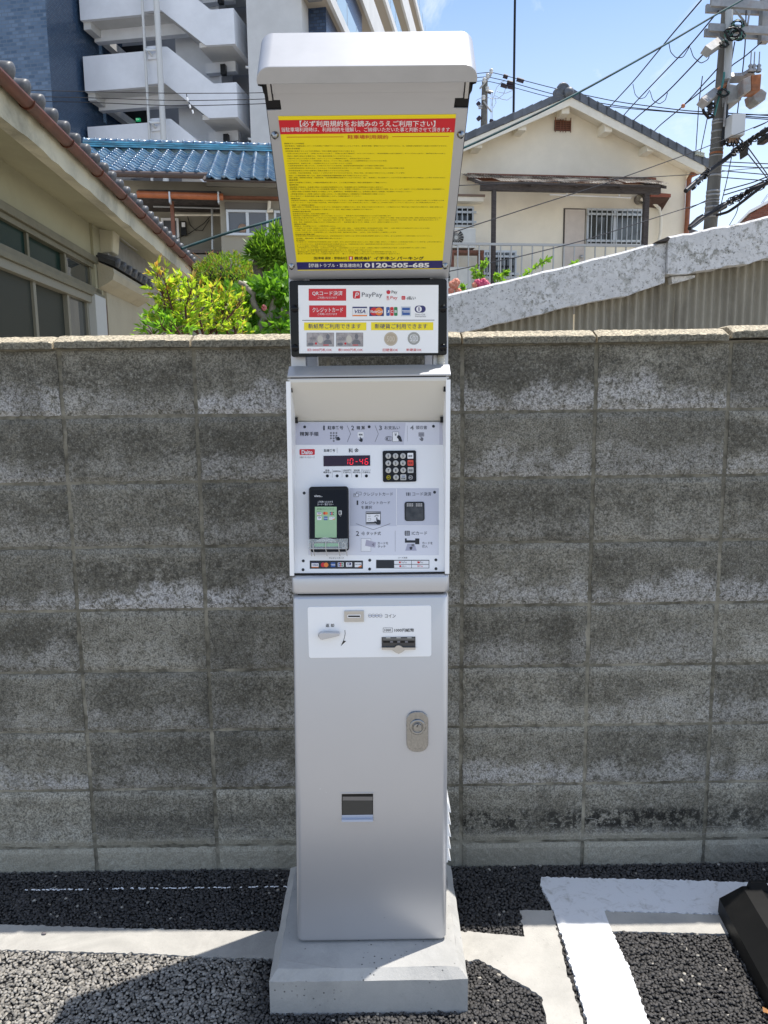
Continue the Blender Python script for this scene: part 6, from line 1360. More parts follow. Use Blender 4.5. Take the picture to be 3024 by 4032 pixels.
    for i in range(nn):
        p = W3(XG+0.03, lend-0.08-0.265*i, zr+0.035)
        o = link('eave_tile', me, roof, p+nrm*random.uniform(0, 0.006)); o.rotation_euler.z = random.uniform(-0.02, 0.02)
        for r in (1, 2): link('roof_tile', me2, roof, p+up_*0.29*r+nrm*0.012)
    # end of the roof: plain gable board
    gb = MB(); gb.prism([W3(XG+0.0, lend-0.04, zg-0.25), W3(XG, lend-0.04, zg+0.06), W3(XW+1.8, lend-0.04, zr+(XW+1.8-XG)*sl), W3(XW+1.8, lend-0.04, zs-0.4), W3(XW, lend-0.04, zs)], Lv*0.03); gb.build('gable_board', M['darkwood'], t)
    # window band
    fr = mat('beige aluminium frame', (0.17, 0.155, 0.10), 0.45, 0.3, var=0.1); frl = mat('pale beige frame', (0.23, 0.215, 0.16), 0.5, 0.1)
    def lat(px, py): return PW.hit(px, py)[0]
    def band(z0, z1, d=0.05, m=fr, name='window_rail', l1=None):
        b = MB(); b.hexa([W3(XW-d, l0, z0), W3(XW-d, (l1 or cl), z0), W3(XW+0.1, (l1 or cl), z0), W3(XW+0.1, l0, z0), W3(XW-d, l0, z1), W3(XW-d, (l1 or cl), z1), W3(XW+0.1, (l1 or cl), z1), W3(XW+0.1, l0, z1)]); return b.build(name, m, t, bevel=0.004)
    band(zt1-0.02, zt1+0.05, 0.05); band(zt1-0.07, zt1-0.021, 0.02); band(zb1-0.02, zb1+0.04, 0.03); band(zt2+0.045, zb1-0.021, 0.06, fr, 'window_transom'); band(zt2-0.03, zt2+0.044, 0.035, frl)
    def pane(la, lb, z0, z1, m, dx): b = MB(); b.hexa([W3(XW+dx, la, z0), W3(XW+dx, lb, z0), W3(XW+dx+0.008, lb, z0), W3(XW+dx+0.008, la, z0), W3(XW+dx, la, z1), W3(XW+dx, lb, z1), W3(XW+dx+0.008, lb, z1), W3(XW+dx+0.008, la, z1)]); return b.build('pane', m, t)
    tg = glass_mat('teal curtained glass', (0.004, 0.024, 0.019), 0.25, 0.1); gg = mat('frosted grey glass', (0.036, 0.040, 0.031), 0.45, 0, 0.15); cg = glass_mat('clear reflecting glass', (0.05, 0.055, 0.05), 0.02, 1.0)
    e1 = [l0, lat(112, 1000), lat(255, 1000), lat(356, 1080)]; e2 = [l0, lat(140, 1200), lat(273, 1250), lat(350, 1290)]
    for (e, z0, z1, ms, w_) in ((e1, zb1+0.04, zt1-0.07, (tg, tg, cg), 0.022), (e2, 0.6, zt2-0.03, (gg, gg, cg), 0.03)):
        for i in range(3):
            pane(e[i], e[i+1], z0, z1, ms[i], 0.02+0.02*(i % 2))
            b = MB(); l = e[i+1]; b.hexa([W3(XW-0.005, l-w_, z0), W3(XW-0.005, l+w_, z0), W3(XW+0.05, l+w_, z0), W3(XW+0.05, l-w_, z0), W3(XW-0.005, l-w_, z1), W3(XW-0.005, l+w_, z1), W3(XW+0.05, l+w_, z1), W3(XW+0.05, l-w_, z1)]); b.build('window_mullion', frl if z0 < 1 else fr, t, bevel=0.004)
    b = MB(); la, lb = lat(356, 1290), lat(398, 1290); b.hexa([W3(XW-0.07, la, 0), W3(XW-0.07, lb, 0), W3(XW+0.1, lb, 0), W3(XW+0.1, la, 0), W3(XW-0.07, la, zt2+0.06), W3(XW-0.07, lb, zt2+0.06), W3(XW+0.1, lb, zt2+0.06), W3(XW+0.1, la, zt2+0.06)]); b.build('corner_post', mat('white painted post', (0.48, 0.48, 0.44), 0.6), t, bevel=0.004)
    b = MB(); la, lb = lat(364, 1080), lat(392, 1090); b.hexa([W3(XW-0.03, la, zb1-0.1), W3(XW-0.03, lb, zb1-0.1), W3(XW+0.1, lb, zb1-0.1), W3(XW+0.1, la, zb1-0.1), W3(XW-0.03, la, zs), W3(XW-0.03, lb, zs), W3(XW+0.1, lb, zs), W3(XW+0.1, la, zs)]); b.build('corner_post', bm_, t, bevel=0.004)
    rdp = MB(); la, lb = lat(400, 1200), lat(412, 1200); rdp.hexa([W3(XW-0.02, la, 0), W3(XW-0.02, lb, 0), W3(XW+0.1, lb, 0), W3(XW+0.1, la, 0), W3(XW-0.02, la, zt2+0.02), W3(XW-0.02, lb, zt2+0.02), W3(XW+0.1, lb, zt2+0.02), W3(XW+0.1, la, zt2+0.02)]); rdp.build('red_board', mat('dark red board', (0.09, 0.016, 0.014), 0.6), t)
    # corbel at the corner
    cb = MB(); q = lat(392, 930); z = PW.hit(395, 930)[1]; cb.hexa([W3(XW-0.16, q-0.1, z-0.19), W3(XW-0.16, q+0.15, z-0.19), W3(XW+0.1, q+0.15, z-0.22), W3(XW+0.1, q-0.1, z-0.22), W3(XW-0.19, q-0.1, z+0.09), W3(XW-0.19, q+0.17, z+0.09), W3(XW+0.1, q+0.17, z+0.09), W3(XW+0.1, q-0.1, z+0.09)]); cb.build('corbel', fm, t, bevel=0.02)
    # rear wing: stucco wall with its own low plaster eave and a tile course
    XR = 2.43; PR = PL(XR); le = PR.hit(640, 1250)[0]
    rm = stucco('rough stucco', (0.40, 0.355, 0.25), (0.25, 0.22, 0.15), 45, 1.0, 0.4)
    w_ = MB(); w_.hexa([W3(XR, lb, 0), W3(XR, le, 0), W3(XR+0.3, le, 0), W3(XR+0.3, lb, 0), W3(XR, lb, zt2+0.35), W3(XR, le, zt2+0.35), W3(XR+0.3, le, zt2+0.35), W3(XR+0.3, lb, zt2+0.35)]); w_.build('rear_wall', rm, t)
    pt = MB(); P32 = PL(2.26); za = (P32.hit(400, 1055)[1]+P32.hit(575, 1125)[1])/2; la2, lb2 = PL(2.40).hit(392, 1050)[0], P32.hit(592, 1130)[0]
    pt.prism([W3(2.26, la2, za+0.02), W3(2.25, la2, za-0.03), W3(2.27, la2, za-0.10), W3(2.33, la2, za-0.14), W3(2.425, la2, za-0.19), W3(2.425, la2, za+0.09)], Lv*(lb2-la2)); pt.build('low_plaster_eave', rm, t)
    lt = MB(); lt.hexa([W3(2.23, la2, za+0.035), W3(2.23, lb2, za+0.035), W3(2.6, lb2, za+0.17), W3(2.6, la2, za+0.17), W3(2.23, la2, za+0.09), W3(2.23, lb2, za+0.09), W3(2.6, lb2, za+0.22), W3(2.6, la2, za+0.22)]); lt.build('low_tile_course', mat('dark mossy tile', (0.035, 0.035, 0.033), 0.8, var=0.4), t)
    for i in range(7):
        b = MB(); l = la2+0.1+(lb2-la2)*i/7; b.lathe(W3(2.21, l, za+0.085), (mv[0]*-1, mv[1]*-1, 0.3), [(0.0, 0), (0.05, 0.004), (0.055, 0.03), (0.05, 0.3)], 10); b.build('low_tile', tm_, t)
    # grey gable edge and falling gutter of the rear roof
    P30 = PL(2.36); Z2 = lambda x, y: P30.hit(*K(K2, x, y))
    b = MB(); b.prism([W3(2.36, *Z2(*p)) for p in ((612, 388), (700, 430), (800, 478), (930, 556), (1000, 606), (1000, 660), (830, 640), (700, 560), (612, 520))], mv*-0.06); b.build('rear_gable_board', mat('grey gable board', (0.27, 0.265, 0.245), 0.8, var=0.1), t)
    b = MB(); b.prism([W3(2.29, *Z2(*p)) for p in ((640, 400), (720, 432), (860, 520), (850, 545), (700, 455))], mv*-0.015); b.build('rear_trim_board', mat('pale trim board', (0.46, 0.45, 0.40), 0.8), t)
    g2 = MB(); g2.tube([W3(2.24, *Z2(*p)) for p in ((790, 486), (860, 522), (930, 562), (1010, 612), (1062, 662))], 0.075, 8); g2.build('rear_gutter', M['copperbrown'], t)
    for i in range(5):
        q = Z2(950+14*i, 566+9*i); b = MB(); b.ball(W3(2.18, q[0], q[1]+0.03), 0.055, seg=10, rings=6); b.build('rear_eave_tile', tm_, t)
old_house()

# ------------------------------------------------------------------ house with the blue glazed roof
def blue_house():
    x = (900-1512)/FPX*16; R = Fr(x, 16.0, 7.0); H = lambda c, x, y, dep=0.0: R.hit(*K(c, x, y), dep)
    t = thing('blue_roof_house', 'grey beige house with glazed blue tiled roof behind the garden trees', 'house', R.w(0, 0, 0))
    wm = stucco('grey beige mortar render', (0.34, 0.315, 0.255), (0.22, 0.205, 0.165), 60, 0.4, 0.4)
    ze = H(K1, 1000, 1075, -0.5)[1]; aL, aR = R.hit(250, 690)[0], R.hit(1190, 720)[0]; aS = R.hit(866, 820)[0]
    zo = H(K2, 1000, 168)[1]
    up = MB(); R.box(up, aL, aS, 0, 4, zo, ze-0.02); up.build('wall', wm, t)
    rw = MB(); R.box(rw, aS, aR, 0, 4, 0, ze-0.06); rw.build('wall', wm, t)
    bk = MB(); R.box(bk, aL, aS-0.002, 1.2, 1.4, 0, zo-0.01); bk.build('porch_wall', wm, t)
    sf = MB(); R.box(sf, aL, aS-0.002, 0.01, 1.2, zo-0.06, zo-0.002); sf.build('porch_ceiling', M['darkwood'], t)
    sk = MB(); z1, z2 = H(K2, 1170, 125)[1], H(K2, 1170, 95)[1]; R.box(sk, H(K2, 1175, 110)[0], aR, -0.08, -0.001, z1, z2+0.1); sk.build('upper_band', mat('lighter render band', (0.36, 0.345, 0.30), 0.9), t)
    tk = MB(); R.box(tk, aS, aR, -0.16, -0.001, H(K2, 1400, 200)[1], H(K2, 1400, 187)[1]); tk.build('eave_trim', M['brown'], t)
    gq0, gq1 = H(K2, 780, 180, -0.3), H(K2, 1268, 181, -0.3); gt = MB(); gt.tube([R.w(gq0[0], -0.3, gq1[1]+0.02), R.w(gq1[0], -0.3, gq1[1])], 0.065, 10); go = gt.build('porch_gutter', mat('orange brown gutter', (0.42, 0.13, 0.05), 0.4, var=0.1), t)
    for x in (963, 1240): q = H(K2, x, 182, -0.37); b = MB(); R.box(b, q[0]-0.015, q[0]+0.015, -0.38, -0.22, q[1]-0.1, q[1]+0.1); b.build('gutter_clip', M['alulight'], go)
    pr = MB(); R.box(pr, gq0[0], gq1[0]-0.05, -0.22, 0.0, zo-0.04, zo+0.03); pr.build('porch_roof_edge', M['darkwood'], t)
    for nm, pts, r_, m_ in (('drain_pipe', ((985, 283), (1252, 283)), 0.025, 'creamtrim'), ('drain_pipe', ((870, 235), (1250, 245)), 0.02, 'alu'), ('drain_pipe', ((1205, 250), (1208, 480)), 0.028, 'alu')):
        b = MB(); b.tube([R.w(*np.insert(H(K2, *p, 0.6), 1, 0.6)) for p in pts], r_, 6); b.build(nm, M[m_], t)
    b = MB(); a0, a1 = H(K2, 968, 330, -0.02), H(K2, 982, 200, -0.02); R.box(b, a0[0], a1[0], 0.05, 0.15, a0[1]-0.55, a1[1]); b.build('porch_post', M['brown'], t)
    b = MB(); a0, a1 = H(K2, 1028, 398, 1.1), H(K2, 1056, 320, 1.1); R.box(b, a0[0], a1[0], 1.08, 1.19, a0[1], a1[1]); mo = b.build('meter_box', M['black'], t); b = MB(); R.box(b, a0[0]+0.03, a0[0]+0.10, 1.05, 1.078, (a0[1]+a1[1])/2+0.02, a1[1]-0.03); b.build('meter_dial', M['white'], mo)
    for p in (((1065, 290), (1080, 340), (1110, 370), (1150, 372), (1190, 310)), ((1000, 420), (1080, 385), (1160, 330), (1200, 285))):
        b = MB(); b.tube([R.w(*np.insert(H(K2, *q, 1.15), 1, 1.15)) for q in p], 0.007, 5); b.build('loose_wire', M['black'], t)
    b = MB(); a0, a1 = H(K2, 1060, 502, 0.9), H(K2, 1256, 487, 0.9); R.box(b, a0[0]-1.5, aS-0.003, 0.8, 1.19, a0[1], a1[1]); b.build('porch_sill', mat('grey brown sill', (0.16, 0.14, 0.13), 0.8), t)
    b = MB(); a0 = H(K2, 1060, 508, 0.9); R.box(b, a0[0]-1.5, aS-0.003, 0.84, 1.18, 0, a1[1]-0.09); b.build('porch_apron', wm, t)
    def win(x0, y0, x1, y1, n, name='window', dep=0.0, fr_='alulight'):
        a0, a1 = H(K2, x0, y1, dep), H(K2, x1, y0, dep); f = MB(); w_ = 0.045
        R.box(f, a0[0], a1[0], dep-0.06, dep+0.02, a1[1]-w_, a1[1]); R.box(f, a0[0]-0.03, a1[0]+0.03, dep-0.09, dep+0.02, a0[1], a0[1]+w_); R.box(f, a0[0], a0[0]+w_, dep-0.05, dep+0.02, a0[1]+w_, a1[1]-w_); R.box(f, a1[0]-w_, a1[0], dep-0.05, dep+0.02, a0[1]+w_, a1[1]-w_)
        mid = (a0[0]+a1[0])/2
        if n == 2: R.box(f, mid-0.03, mid+0.03, dep-0.045, dep+0.0, a0[1]+w_, a1[1]-w_)
        wo = f.build(name, M[fr_], t)
        for k in range(n):
            p = MB(); l_, r_ = (a0[0]+w_, mid-0.03) if k == 0 and n == 2 else ((mid+0.03, a1[0]-w_) if n == 2 else (a0[0]+w_, a1[0]-w_))
            R.box(p, l_, r_, dep-0.02-0.01*k, dep-0.012-0.01*k, a0[1]+w_, a1[1]-w_); p.build('pane', M['panegrey'], wo)
        return wo, a0, a1
    M['panegrey'] = mat('grey curtained glass', (0.10, 0.105, 0.115), 0.15, 0, 0.7)
    wo, a0, a1 = win(1290, 260, 1523, 402, 2)
    q = H(K2, 1378, 360, -0.03); d_ = MB(); d_.lathe(R.w(q[0], -0.034, q[1]), -R.d, [(0.09, 0), (0.09, 0.004), (0, 0.005)], 16); d_.build('round_sticker', mat('tan disc', (0.38, 0.25, 0.18), 0.6), wo)
    win(1560, 265, 1760, 402, 2)
    win(925, 305, 1015, 480, 1, 'window', 1.2, 'white')
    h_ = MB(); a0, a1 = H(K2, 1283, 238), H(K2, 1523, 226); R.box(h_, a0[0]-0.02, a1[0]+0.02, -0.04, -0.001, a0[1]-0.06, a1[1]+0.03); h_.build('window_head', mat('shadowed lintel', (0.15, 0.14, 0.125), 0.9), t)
    pp = MB(); pp.tube([R.w(*np.insert(H(K2, *p, -0.1), 1, -0.1)) for p in ((1530, 205), (1528, 245), (1520, 262), (1550, 258))], 0.035, 7); pp.build('vent_pipe', M['creamtrim'], t)
    for (x0, y0, x1, y1) in ((470, 1068, 1292, 1078), (1268, 1102, 1800, 1120)):
        q0, q1 = H(K1, x0, y0, -0.58), H(K1, x1, y1, -0.58); gb = MB(); gb.tube([R.w(q0[0]-1.5*(x0 < 500), -0.58, q0[1]-0.02), R.w(q1[0], -0.58, q0[1]-0.02)], 0.06, 8); gb.build('eave_gutter', mat('dark brown gutter', (0.085, 0.06, 0.052), 0.4), t)
    # roof of S shaped glazed tiles, tile by tile
    m = NT('blue glazed tile'); v = m.coord(); oi = m.n('ShaderNodeObjectInfo')
    a = m.mix(oi.outputs['Random'], (0.022, 0.085, 0.18, 1), (0.06, 0.165, 0.28, 1)); a = m.mix(m.math('MULTIPLY', m.ramp(m.noise(v, 6, 6, 0.7), 0.42, 0.66), 0.6), a, (0.34, 0.39, 0.41, 1))  # pale blotches: whitish sky glints on the glaze painted into the colour
    m.base(a).set(0.2, 0, 0.6, 0.25); M['bluetile'] = m.mat
    sl = math.atan(0.45); up_ = R.d*math.cos(sl)+np.array([0, 0, math.sin(sl)]); nr = -R.d*math.sin(sl)+np.array([0, 0, math.cos(sl)])
    def pant():
        mb = MB(); W = 0.265; n = 12; V = []
        for i, s_ in enumerate((0.0, 0.29)):
            for j in range(n+1):
                f = j/n; hh = 0.034*math.cos(2*math.pi*(f-0.22)) if f < 0.72 else 0.034*math.cos(2*math.pi*0.5)+0.03*(f-0.72)
                V.append(R.u*(W*(f-0.5)*1.05)+up_*s_+nr*(hh+0.02*(1-i)))
        mb.add(V, [(j, j+1, n+2+j, n+1+j) for j in range(n)], 0, True)
        lip = [V[j] for j in range(n+1)]+[V[j]-nr*0.022 for j in range(n+1)]; mb.add(lip, [(j, n+1+j, n+2+j, j+1) for j in range(n)])
        mb.ball(R.u*(W*(0.22-0.5)*1.05)+nr*0.035, 0.040, seg=8, rings=4, sq=(1, 1, 1))
        return mb.mesh('roof_tile', M['bluetile'])
    me = pant(); bs = MB(); nr_rows = 11
    eave = lambda a: R.w(a, -0.58, ze-0.01)
    ridge_d = 0.235*(nr_rows+0.3)
    bs.hexa([eave(aL)-nr*0.05, eave(aR)-nr*0.05, eave(aR)+up_*ridge_d-nr*0.05, eave(aL)+up_*ridge_d-nr*0.05, eave(aL)-nr*0.03, eave(aR)-nr*0.03, eave(aR)+up_*ridge_d-nr*0.03, eave(aL)+up_*ridge_d-nr*0.03]); roof = bs.build('roof', M['darkwood'], t)
    nc = int((aR-aL)/0.265)+1; aN = R.hit(805, 700, -0.6)[0]
    for r in range(-2, nr_rows):
        for c in range(nc):
            a = aL+0.265*c
            if r < 0 and a < aN: continue
            o = link('roof_tile', me, roof, eave(a)+up_*0.235*r+nr*random.uniform(-0.002, 0.002))
    ex = MB(); e0 = eave(aN)-up_*0.47; e1 = eave(aR)-up_*0.47; ex.hexa([e0-nr*0.05, e1-nr*0.05, eave(aR)-nr*0.05, eave(aN)-nr*0.05, e0-nr*0.03, e1-nr*0.03, eave(aR)-nr*0.03, eave(aN)-nr*0.03]); ex.build('lower_roof', M['darkwood'], t)
    # ridge: three flat courses under a row of round caps
    rm = mat('turquoise ridge tile', (0.05, 0.20, 0.30), 0.3, var=0.4, vscale=4, rand=0.2, dirt=(0.16, 0.12, 0.09), dscale=2.2, damt=0.4)
    rp = lambda a: eave(a)+up_*ridge_d
    for k in range(3):
        c_ = MB(); p0, p1 = rp(aL)+np.array([0, 0, 0.01+0.045*k]), rp(aR)+np.array([0, 0, 0.01+0.045*k]); w_ = 0.13-0.015*k
        c_.hexa([p0-R.d*w_, p1-R.d*w_, p1+R.d*w_, p0+R.d*w_, p0-R.d*(w_-0.015)+(0, 0, 0.038), p1-R.d*(w_-0.015)+(0, 0, 0.038), p1+R.d*(w_-0.015)+(0, 0, 0.038), p0+R.d*(w_-0.015)+(0, 0, 0.038)]); c_.build('ridge_course', rm, roof)
    cm = MB(); cm.lathe((0, 0, 0), R.u, [(0.0, 0), (0.075, 0.001), (0.078, 0.03), (0.062, 0.035), (0.06, 0.23)], 10); cme = cm.mesh('ridge_cap', M['bluetile'])
    for i in range(int((aR-aL)/0.23)): link('ridge_cap', cme, roof, rp(aL+0.23*i)+np.array([0, 0, 0.150]))
blue_house()

# ------------------------------------------------------------------ apartment block with open stairs
def apartment():
    x = (700-1512)/FPX*30; R = Fr(x, 30.0, -9.5); H = lambda x, y, dep=0.0: R.hit(*K(K1, x, y), dep)
    t = thing('apartment_building', 'tall apartment block with pale grey open stairs and dark blue tiled wall', 'building', R.w(0, 4, 0))
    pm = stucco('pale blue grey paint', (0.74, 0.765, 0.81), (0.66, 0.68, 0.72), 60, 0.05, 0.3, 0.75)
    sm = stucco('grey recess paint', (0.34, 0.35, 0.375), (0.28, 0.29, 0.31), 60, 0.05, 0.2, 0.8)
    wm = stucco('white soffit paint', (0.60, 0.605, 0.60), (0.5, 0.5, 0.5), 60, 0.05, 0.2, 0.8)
    fh = H(530, 790)[1]; fh = H(520, 352)[1]-H(550, 790)[1]
    aL, aR = H(518, 400)[0], H(1040, 400)[0]
    for lv in (-1, 0, 1, 2, 3):
        dz = fh*lv; Z = lambda p, dep=0.0: (H(*p, dep)[0], H(*p, dep)[1]+dz)
        zt, zb = Z((515, 352))[1], Z((525, 571))[1]
        lp = MB(); a2 = H(905, 400)[0]; R.box(lp, aL, a2, 0, 0.16, zb, zt); R.box(lp, aL, aL+0.16, 0.161, 1.6, zb, zt); lp.build('landing_parapet', pm, t)
        fp = MB(); pts = [Z(p, -0.12) for p in ((908, 291), (1040, 290), (1330, 520), (1470, 511), (1480, 728), (1300, 735), (1020, 515), (914, 527))]
        R.prism(fp, pts, -0.12, 0.03); fl = fp.build('stair_parapet', pm, t)
        e = pts[3]; f = pts[4]
        sp = MB(); R.box(sp, e[0]-0.15, e[0], 0.031, 2.6, f[1], e[1]); sp.build('end_parapet', pm, t)
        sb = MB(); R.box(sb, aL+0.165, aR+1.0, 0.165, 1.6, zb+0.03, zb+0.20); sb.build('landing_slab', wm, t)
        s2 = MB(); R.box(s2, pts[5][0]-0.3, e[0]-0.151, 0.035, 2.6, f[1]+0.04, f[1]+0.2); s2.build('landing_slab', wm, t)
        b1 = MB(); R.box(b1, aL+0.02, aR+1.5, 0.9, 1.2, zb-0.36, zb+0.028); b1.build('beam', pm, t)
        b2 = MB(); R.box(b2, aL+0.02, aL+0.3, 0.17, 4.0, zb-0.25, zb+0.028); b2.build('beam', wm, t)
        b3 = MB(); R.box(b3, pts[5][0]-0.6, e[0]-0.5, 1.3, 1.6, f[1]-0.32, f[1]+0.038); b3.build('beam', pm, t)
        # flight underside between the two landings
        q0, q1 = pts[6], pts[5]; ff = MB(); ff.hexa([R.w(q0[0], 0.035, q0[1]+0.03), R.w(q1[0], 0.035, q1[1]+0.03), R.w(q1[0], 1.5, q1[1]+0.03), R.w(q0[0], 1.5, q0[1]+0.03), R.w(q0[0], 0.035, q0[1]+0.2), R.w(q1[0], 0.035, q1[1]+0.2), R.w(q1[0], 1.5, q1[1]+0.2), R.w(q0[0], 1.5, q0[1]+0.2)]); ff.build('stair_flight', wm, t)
        a0, a1 = Z((690, 335), 3.4), Z((890, 282), 3.4); dk = MB(); R.box(dk, a0[0], a1[0], 3.35, 3.41, a0[1]-1.2, a1[1]); do = dk.build('stairwell_opening', mat('dark opening', (0.012, 0.013, 0.016), 0.9), t)
        bx = MB(); a0, a1 = Z((910, 370), -0.2), Z((970, 285), -0.2); R.box(bx, a0[0], a1[0], -0.22, -0.121, a0[1], a1[1]); bo = bx.build('drain_box', pm, t)
        el = MB(); el.tube([R.w(*np.insert(Z(p, -0.3), 1, d_)) for p, d_ in (((938, 340), -0.22), ((930, 328), -0.35), ((918, 318), -0.4), ((990, 315), -0.4))], 0.055, 8); el.build('drain_elbow', M['alulight'], bo)
        rl = MB(); rl.tube([R.w(*np.insert(Z(p, 0.1), 1, 0.3)) for p in ((1522, 398), (1522, 405), (1535, 405), (1572, 403))], 0.05, 7); rl.build('drain_elbow', M['alulight'], t)
        lm = MB(); q = Z((1380, 425), 1.0); R.box(lm, q[0]-0.06, q[0]+0.12, 1.0, 1.2, q[1]-0.2, q[1]+0.15); lm.build('stair_lamp', M['black'], t)
    if True:
        a0, a1 = H(852, 758, 3.3), H(876, 738, 3.3); ex = MB(); R.box(ex, a0[0], a1[0], 3.2, 3.3, a0[1], a1[1]); eo = ex.build('exit_sign', emis('green exit light', (0.02, 0.45, 0.18), 0.22), t)
        pr = MB(); w_ = a1[0]-a0[0]; h_ = a1[1]-a0[1]
        for (u0, u1, v0, v1) in ((0.10, 0.16, 0.15, 0.85), (0.10, 0.42, 0.80, 0.87), (0.38, 0.44, 0.15, 0.85), (0.22, 0.34, 0.30, 0.66), (0.55, 0.92, 0.44, 0.56), (0.66, 0.74, 0.3, 0.7)): R.box(pr, a0[0]+w_*u0, a0[0]+w_*u1, 3.192, 3.198, a0[1]+h_*v0, a0[1]+h_*v1)
        pr.build('exit_pictogram', emis('pale exit light', (0.6, 0.9, 0.7), 0.15), eo)
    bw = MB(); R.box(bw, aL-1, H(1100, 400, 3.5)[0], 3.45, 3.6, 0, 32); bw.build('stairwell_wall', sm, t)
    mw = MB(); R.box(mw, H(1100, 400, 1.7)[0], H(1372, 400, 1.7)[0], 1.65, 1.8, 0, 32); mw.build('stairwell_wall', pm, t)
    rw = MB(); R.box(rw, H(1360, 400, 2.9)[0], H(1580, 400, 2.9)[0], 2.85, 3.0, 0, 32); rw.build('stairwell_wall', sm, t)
    dl = MB(); a0, a1 = H(1350, 500, 1.75), H(1383, 400, 1.75); R.box(dl, a1[0]-0.1, a1[0], 1.6, 2.85, 0, 32); dl.build('stairwell_wall', pm, t)
    for (p0, p1, r_, dep, nm) in (((976, 0), (1012, 800), 0.105, -0.45, 'rain_pipe'), ((884, 0), (931, 850), 0.05, -0.3, 'rain_pipe'), ((1566, 0), (1592, 880), 0.085, 0.4, 'rain_pipe')):
        q0 = H(*p0, dep); q1 = H(*p1, dep); a = (q0[0]+q1[0])/2; pp = MB(); pp.tube([R.w(a, dep, 1), R.w(a, dep, 30)], r_, 10); pp.build(nm, mat('white pipe', (0.60, 0.61, 0.60), 0.5) if 'wp' not in M else M['wp'], t)
    # tiled walls
    def tiles(name, c1, c2, cm, scale, sq, ms):
        m = NT(name); v = m.coord(shift=False); br = m.n('ShaderNodeTexBrick'); m.l(v, br.inputs['Vector'])
        return m
    def tile_mat(name, c1, c2, joint, w, h, rough, horiz, spread):
        m = NT(name); tc = m.n('ShaderNodeTexCoord'); sp = m.n('ShaderNodeSeparateXYZ'); m.l(tc.outputs['Object'], sp.inputs[0])
        al = m.math('ADD', m.math('MULTIPLY', sp.outputs['X'], horiz[0]), m.math('MULTIPLY', sp.outputs['Y'], horiz[1]))
        cb = m.n('ShaderNodeCombineXYZ'); m.l(al, cb.inputs[0]); m.l(sp.outputs['Z'], cb.inputs[1])
        br = m.n('ShaderNodeTexBrick'); m.l(cb.outputs[0], br.inputs['Vector']); br.offset = 0.5
        br.inputs['Color1'].default_value = c1+(1,); br.inputs['Color2'].default_value = c2+(1,); br.inputs['Mortar'].default_value = joint+(1,)
        br.inputs['Scale'].default_value = 1; br.inputs['Brick Width'].default_value = w; br.inputs['Row Height'].default_value = h; br.inputs['Mortar Size'].default_value = min(w, h)*0.13; br.inputs['Bias'].default_value = spread
        m.base(br.outputs['Color']).set(rough, 0, 0.5); m.bump(br.outputs['Fac'], 0.3, 0.01); return m.mat
    uu, dd = (R.u[0], R.u[1]), (R.d[0], R.d[1])
    blueF = tile_mat('blue mosaic tile front', (0.042, 0.082, 0.145), (0.12, 0.18, 0.27), (0.10, 0.14, 0.20), 0.24, 0.12, 0.22, uu, 0.1)
    blueS = tile_mat('blue mosaic tile side', (0.030, 0.065, 0.125), (0.050, 0.095, 0.165), (0.04, 0.06, 0.10), 0.14, 0.07, 0.22, dd, 0.2)
    grey = tile_mat('pale grey tile', (0.50, 0.515, 0.535), (0.44, 0.46, 0.48), (0.25, 0.265, 0.29), 0.24, 0.12, 0.5, uu, 0.0)
    ac_ = R.hit(317, 300, 0.0)[0]
    bt = MB(); R.box(bt, ac_-9, ac_, -2.0, 6, 0, 34); o = bt.build('blue_tiled_wall', [blueF, blueS], t)
    for p in o.data.polygons:
        if abs(np.dot(np.array(p.normal), R.u)) > 0.8: p.material_index = 1
    a0, a1, a2 = R.hit(988, 100, 1.0)[0], R.hit(1195, 100, 1.0)[0], R.hit(1286, 100, 1.0)[0]
    gw = MB(); R.box(gw, a0, a1, 1.0, 8, 0, 34); gw.build('grey_tiled_wall', grey, t)
    jt = MB(); R.box(jt, (a0+a1)/2+0.05, (a0+a1)/2+0.07, 0.99, 0.999, 0, 34)
    for k in range(12): R.box(jt, a0, a1, 0.99, 0.999, 2.9*k+0.6, 2.9*k+0.62)
    jt.build('expansion_joints', mat('dark joint', (0.12, 0.125, 0.13), 0.8), t, kind='stuff')
    bl = MB(); R.box(bl, a1+0.002, a2, 0.95, 8, 0, 34); bl.build('blue_tiled_wall', tile_mat('deep blue tile', (0.022, 0.045, 0.10), (0.06, 0.10, 0.18), (0.03, 0.045, 0.08), 0.22, 0.11, 0.25, uu, 0.0), t)
    # balconies along the right flank, seen from below
    ce = -R.o @ R.u; ao, ai = ce-6.4, ce-7.35
    glass = mat('pale blue balcony glass', (0.38, 0.50, 0.55), 0.12, 0, 0.6)
    d0 = 27.9+R.o @ -R.d if False else 27.9-(R.o @ R.d)
    fw = MB(); R.box(fw, ai-2, ai, d0+0.4, d0+47, 0, 29); fw.build('flank_wall', wm, t)
    tan = mat('tan balcony soffit', (0.42, 0.37, 0.30), 0.8)
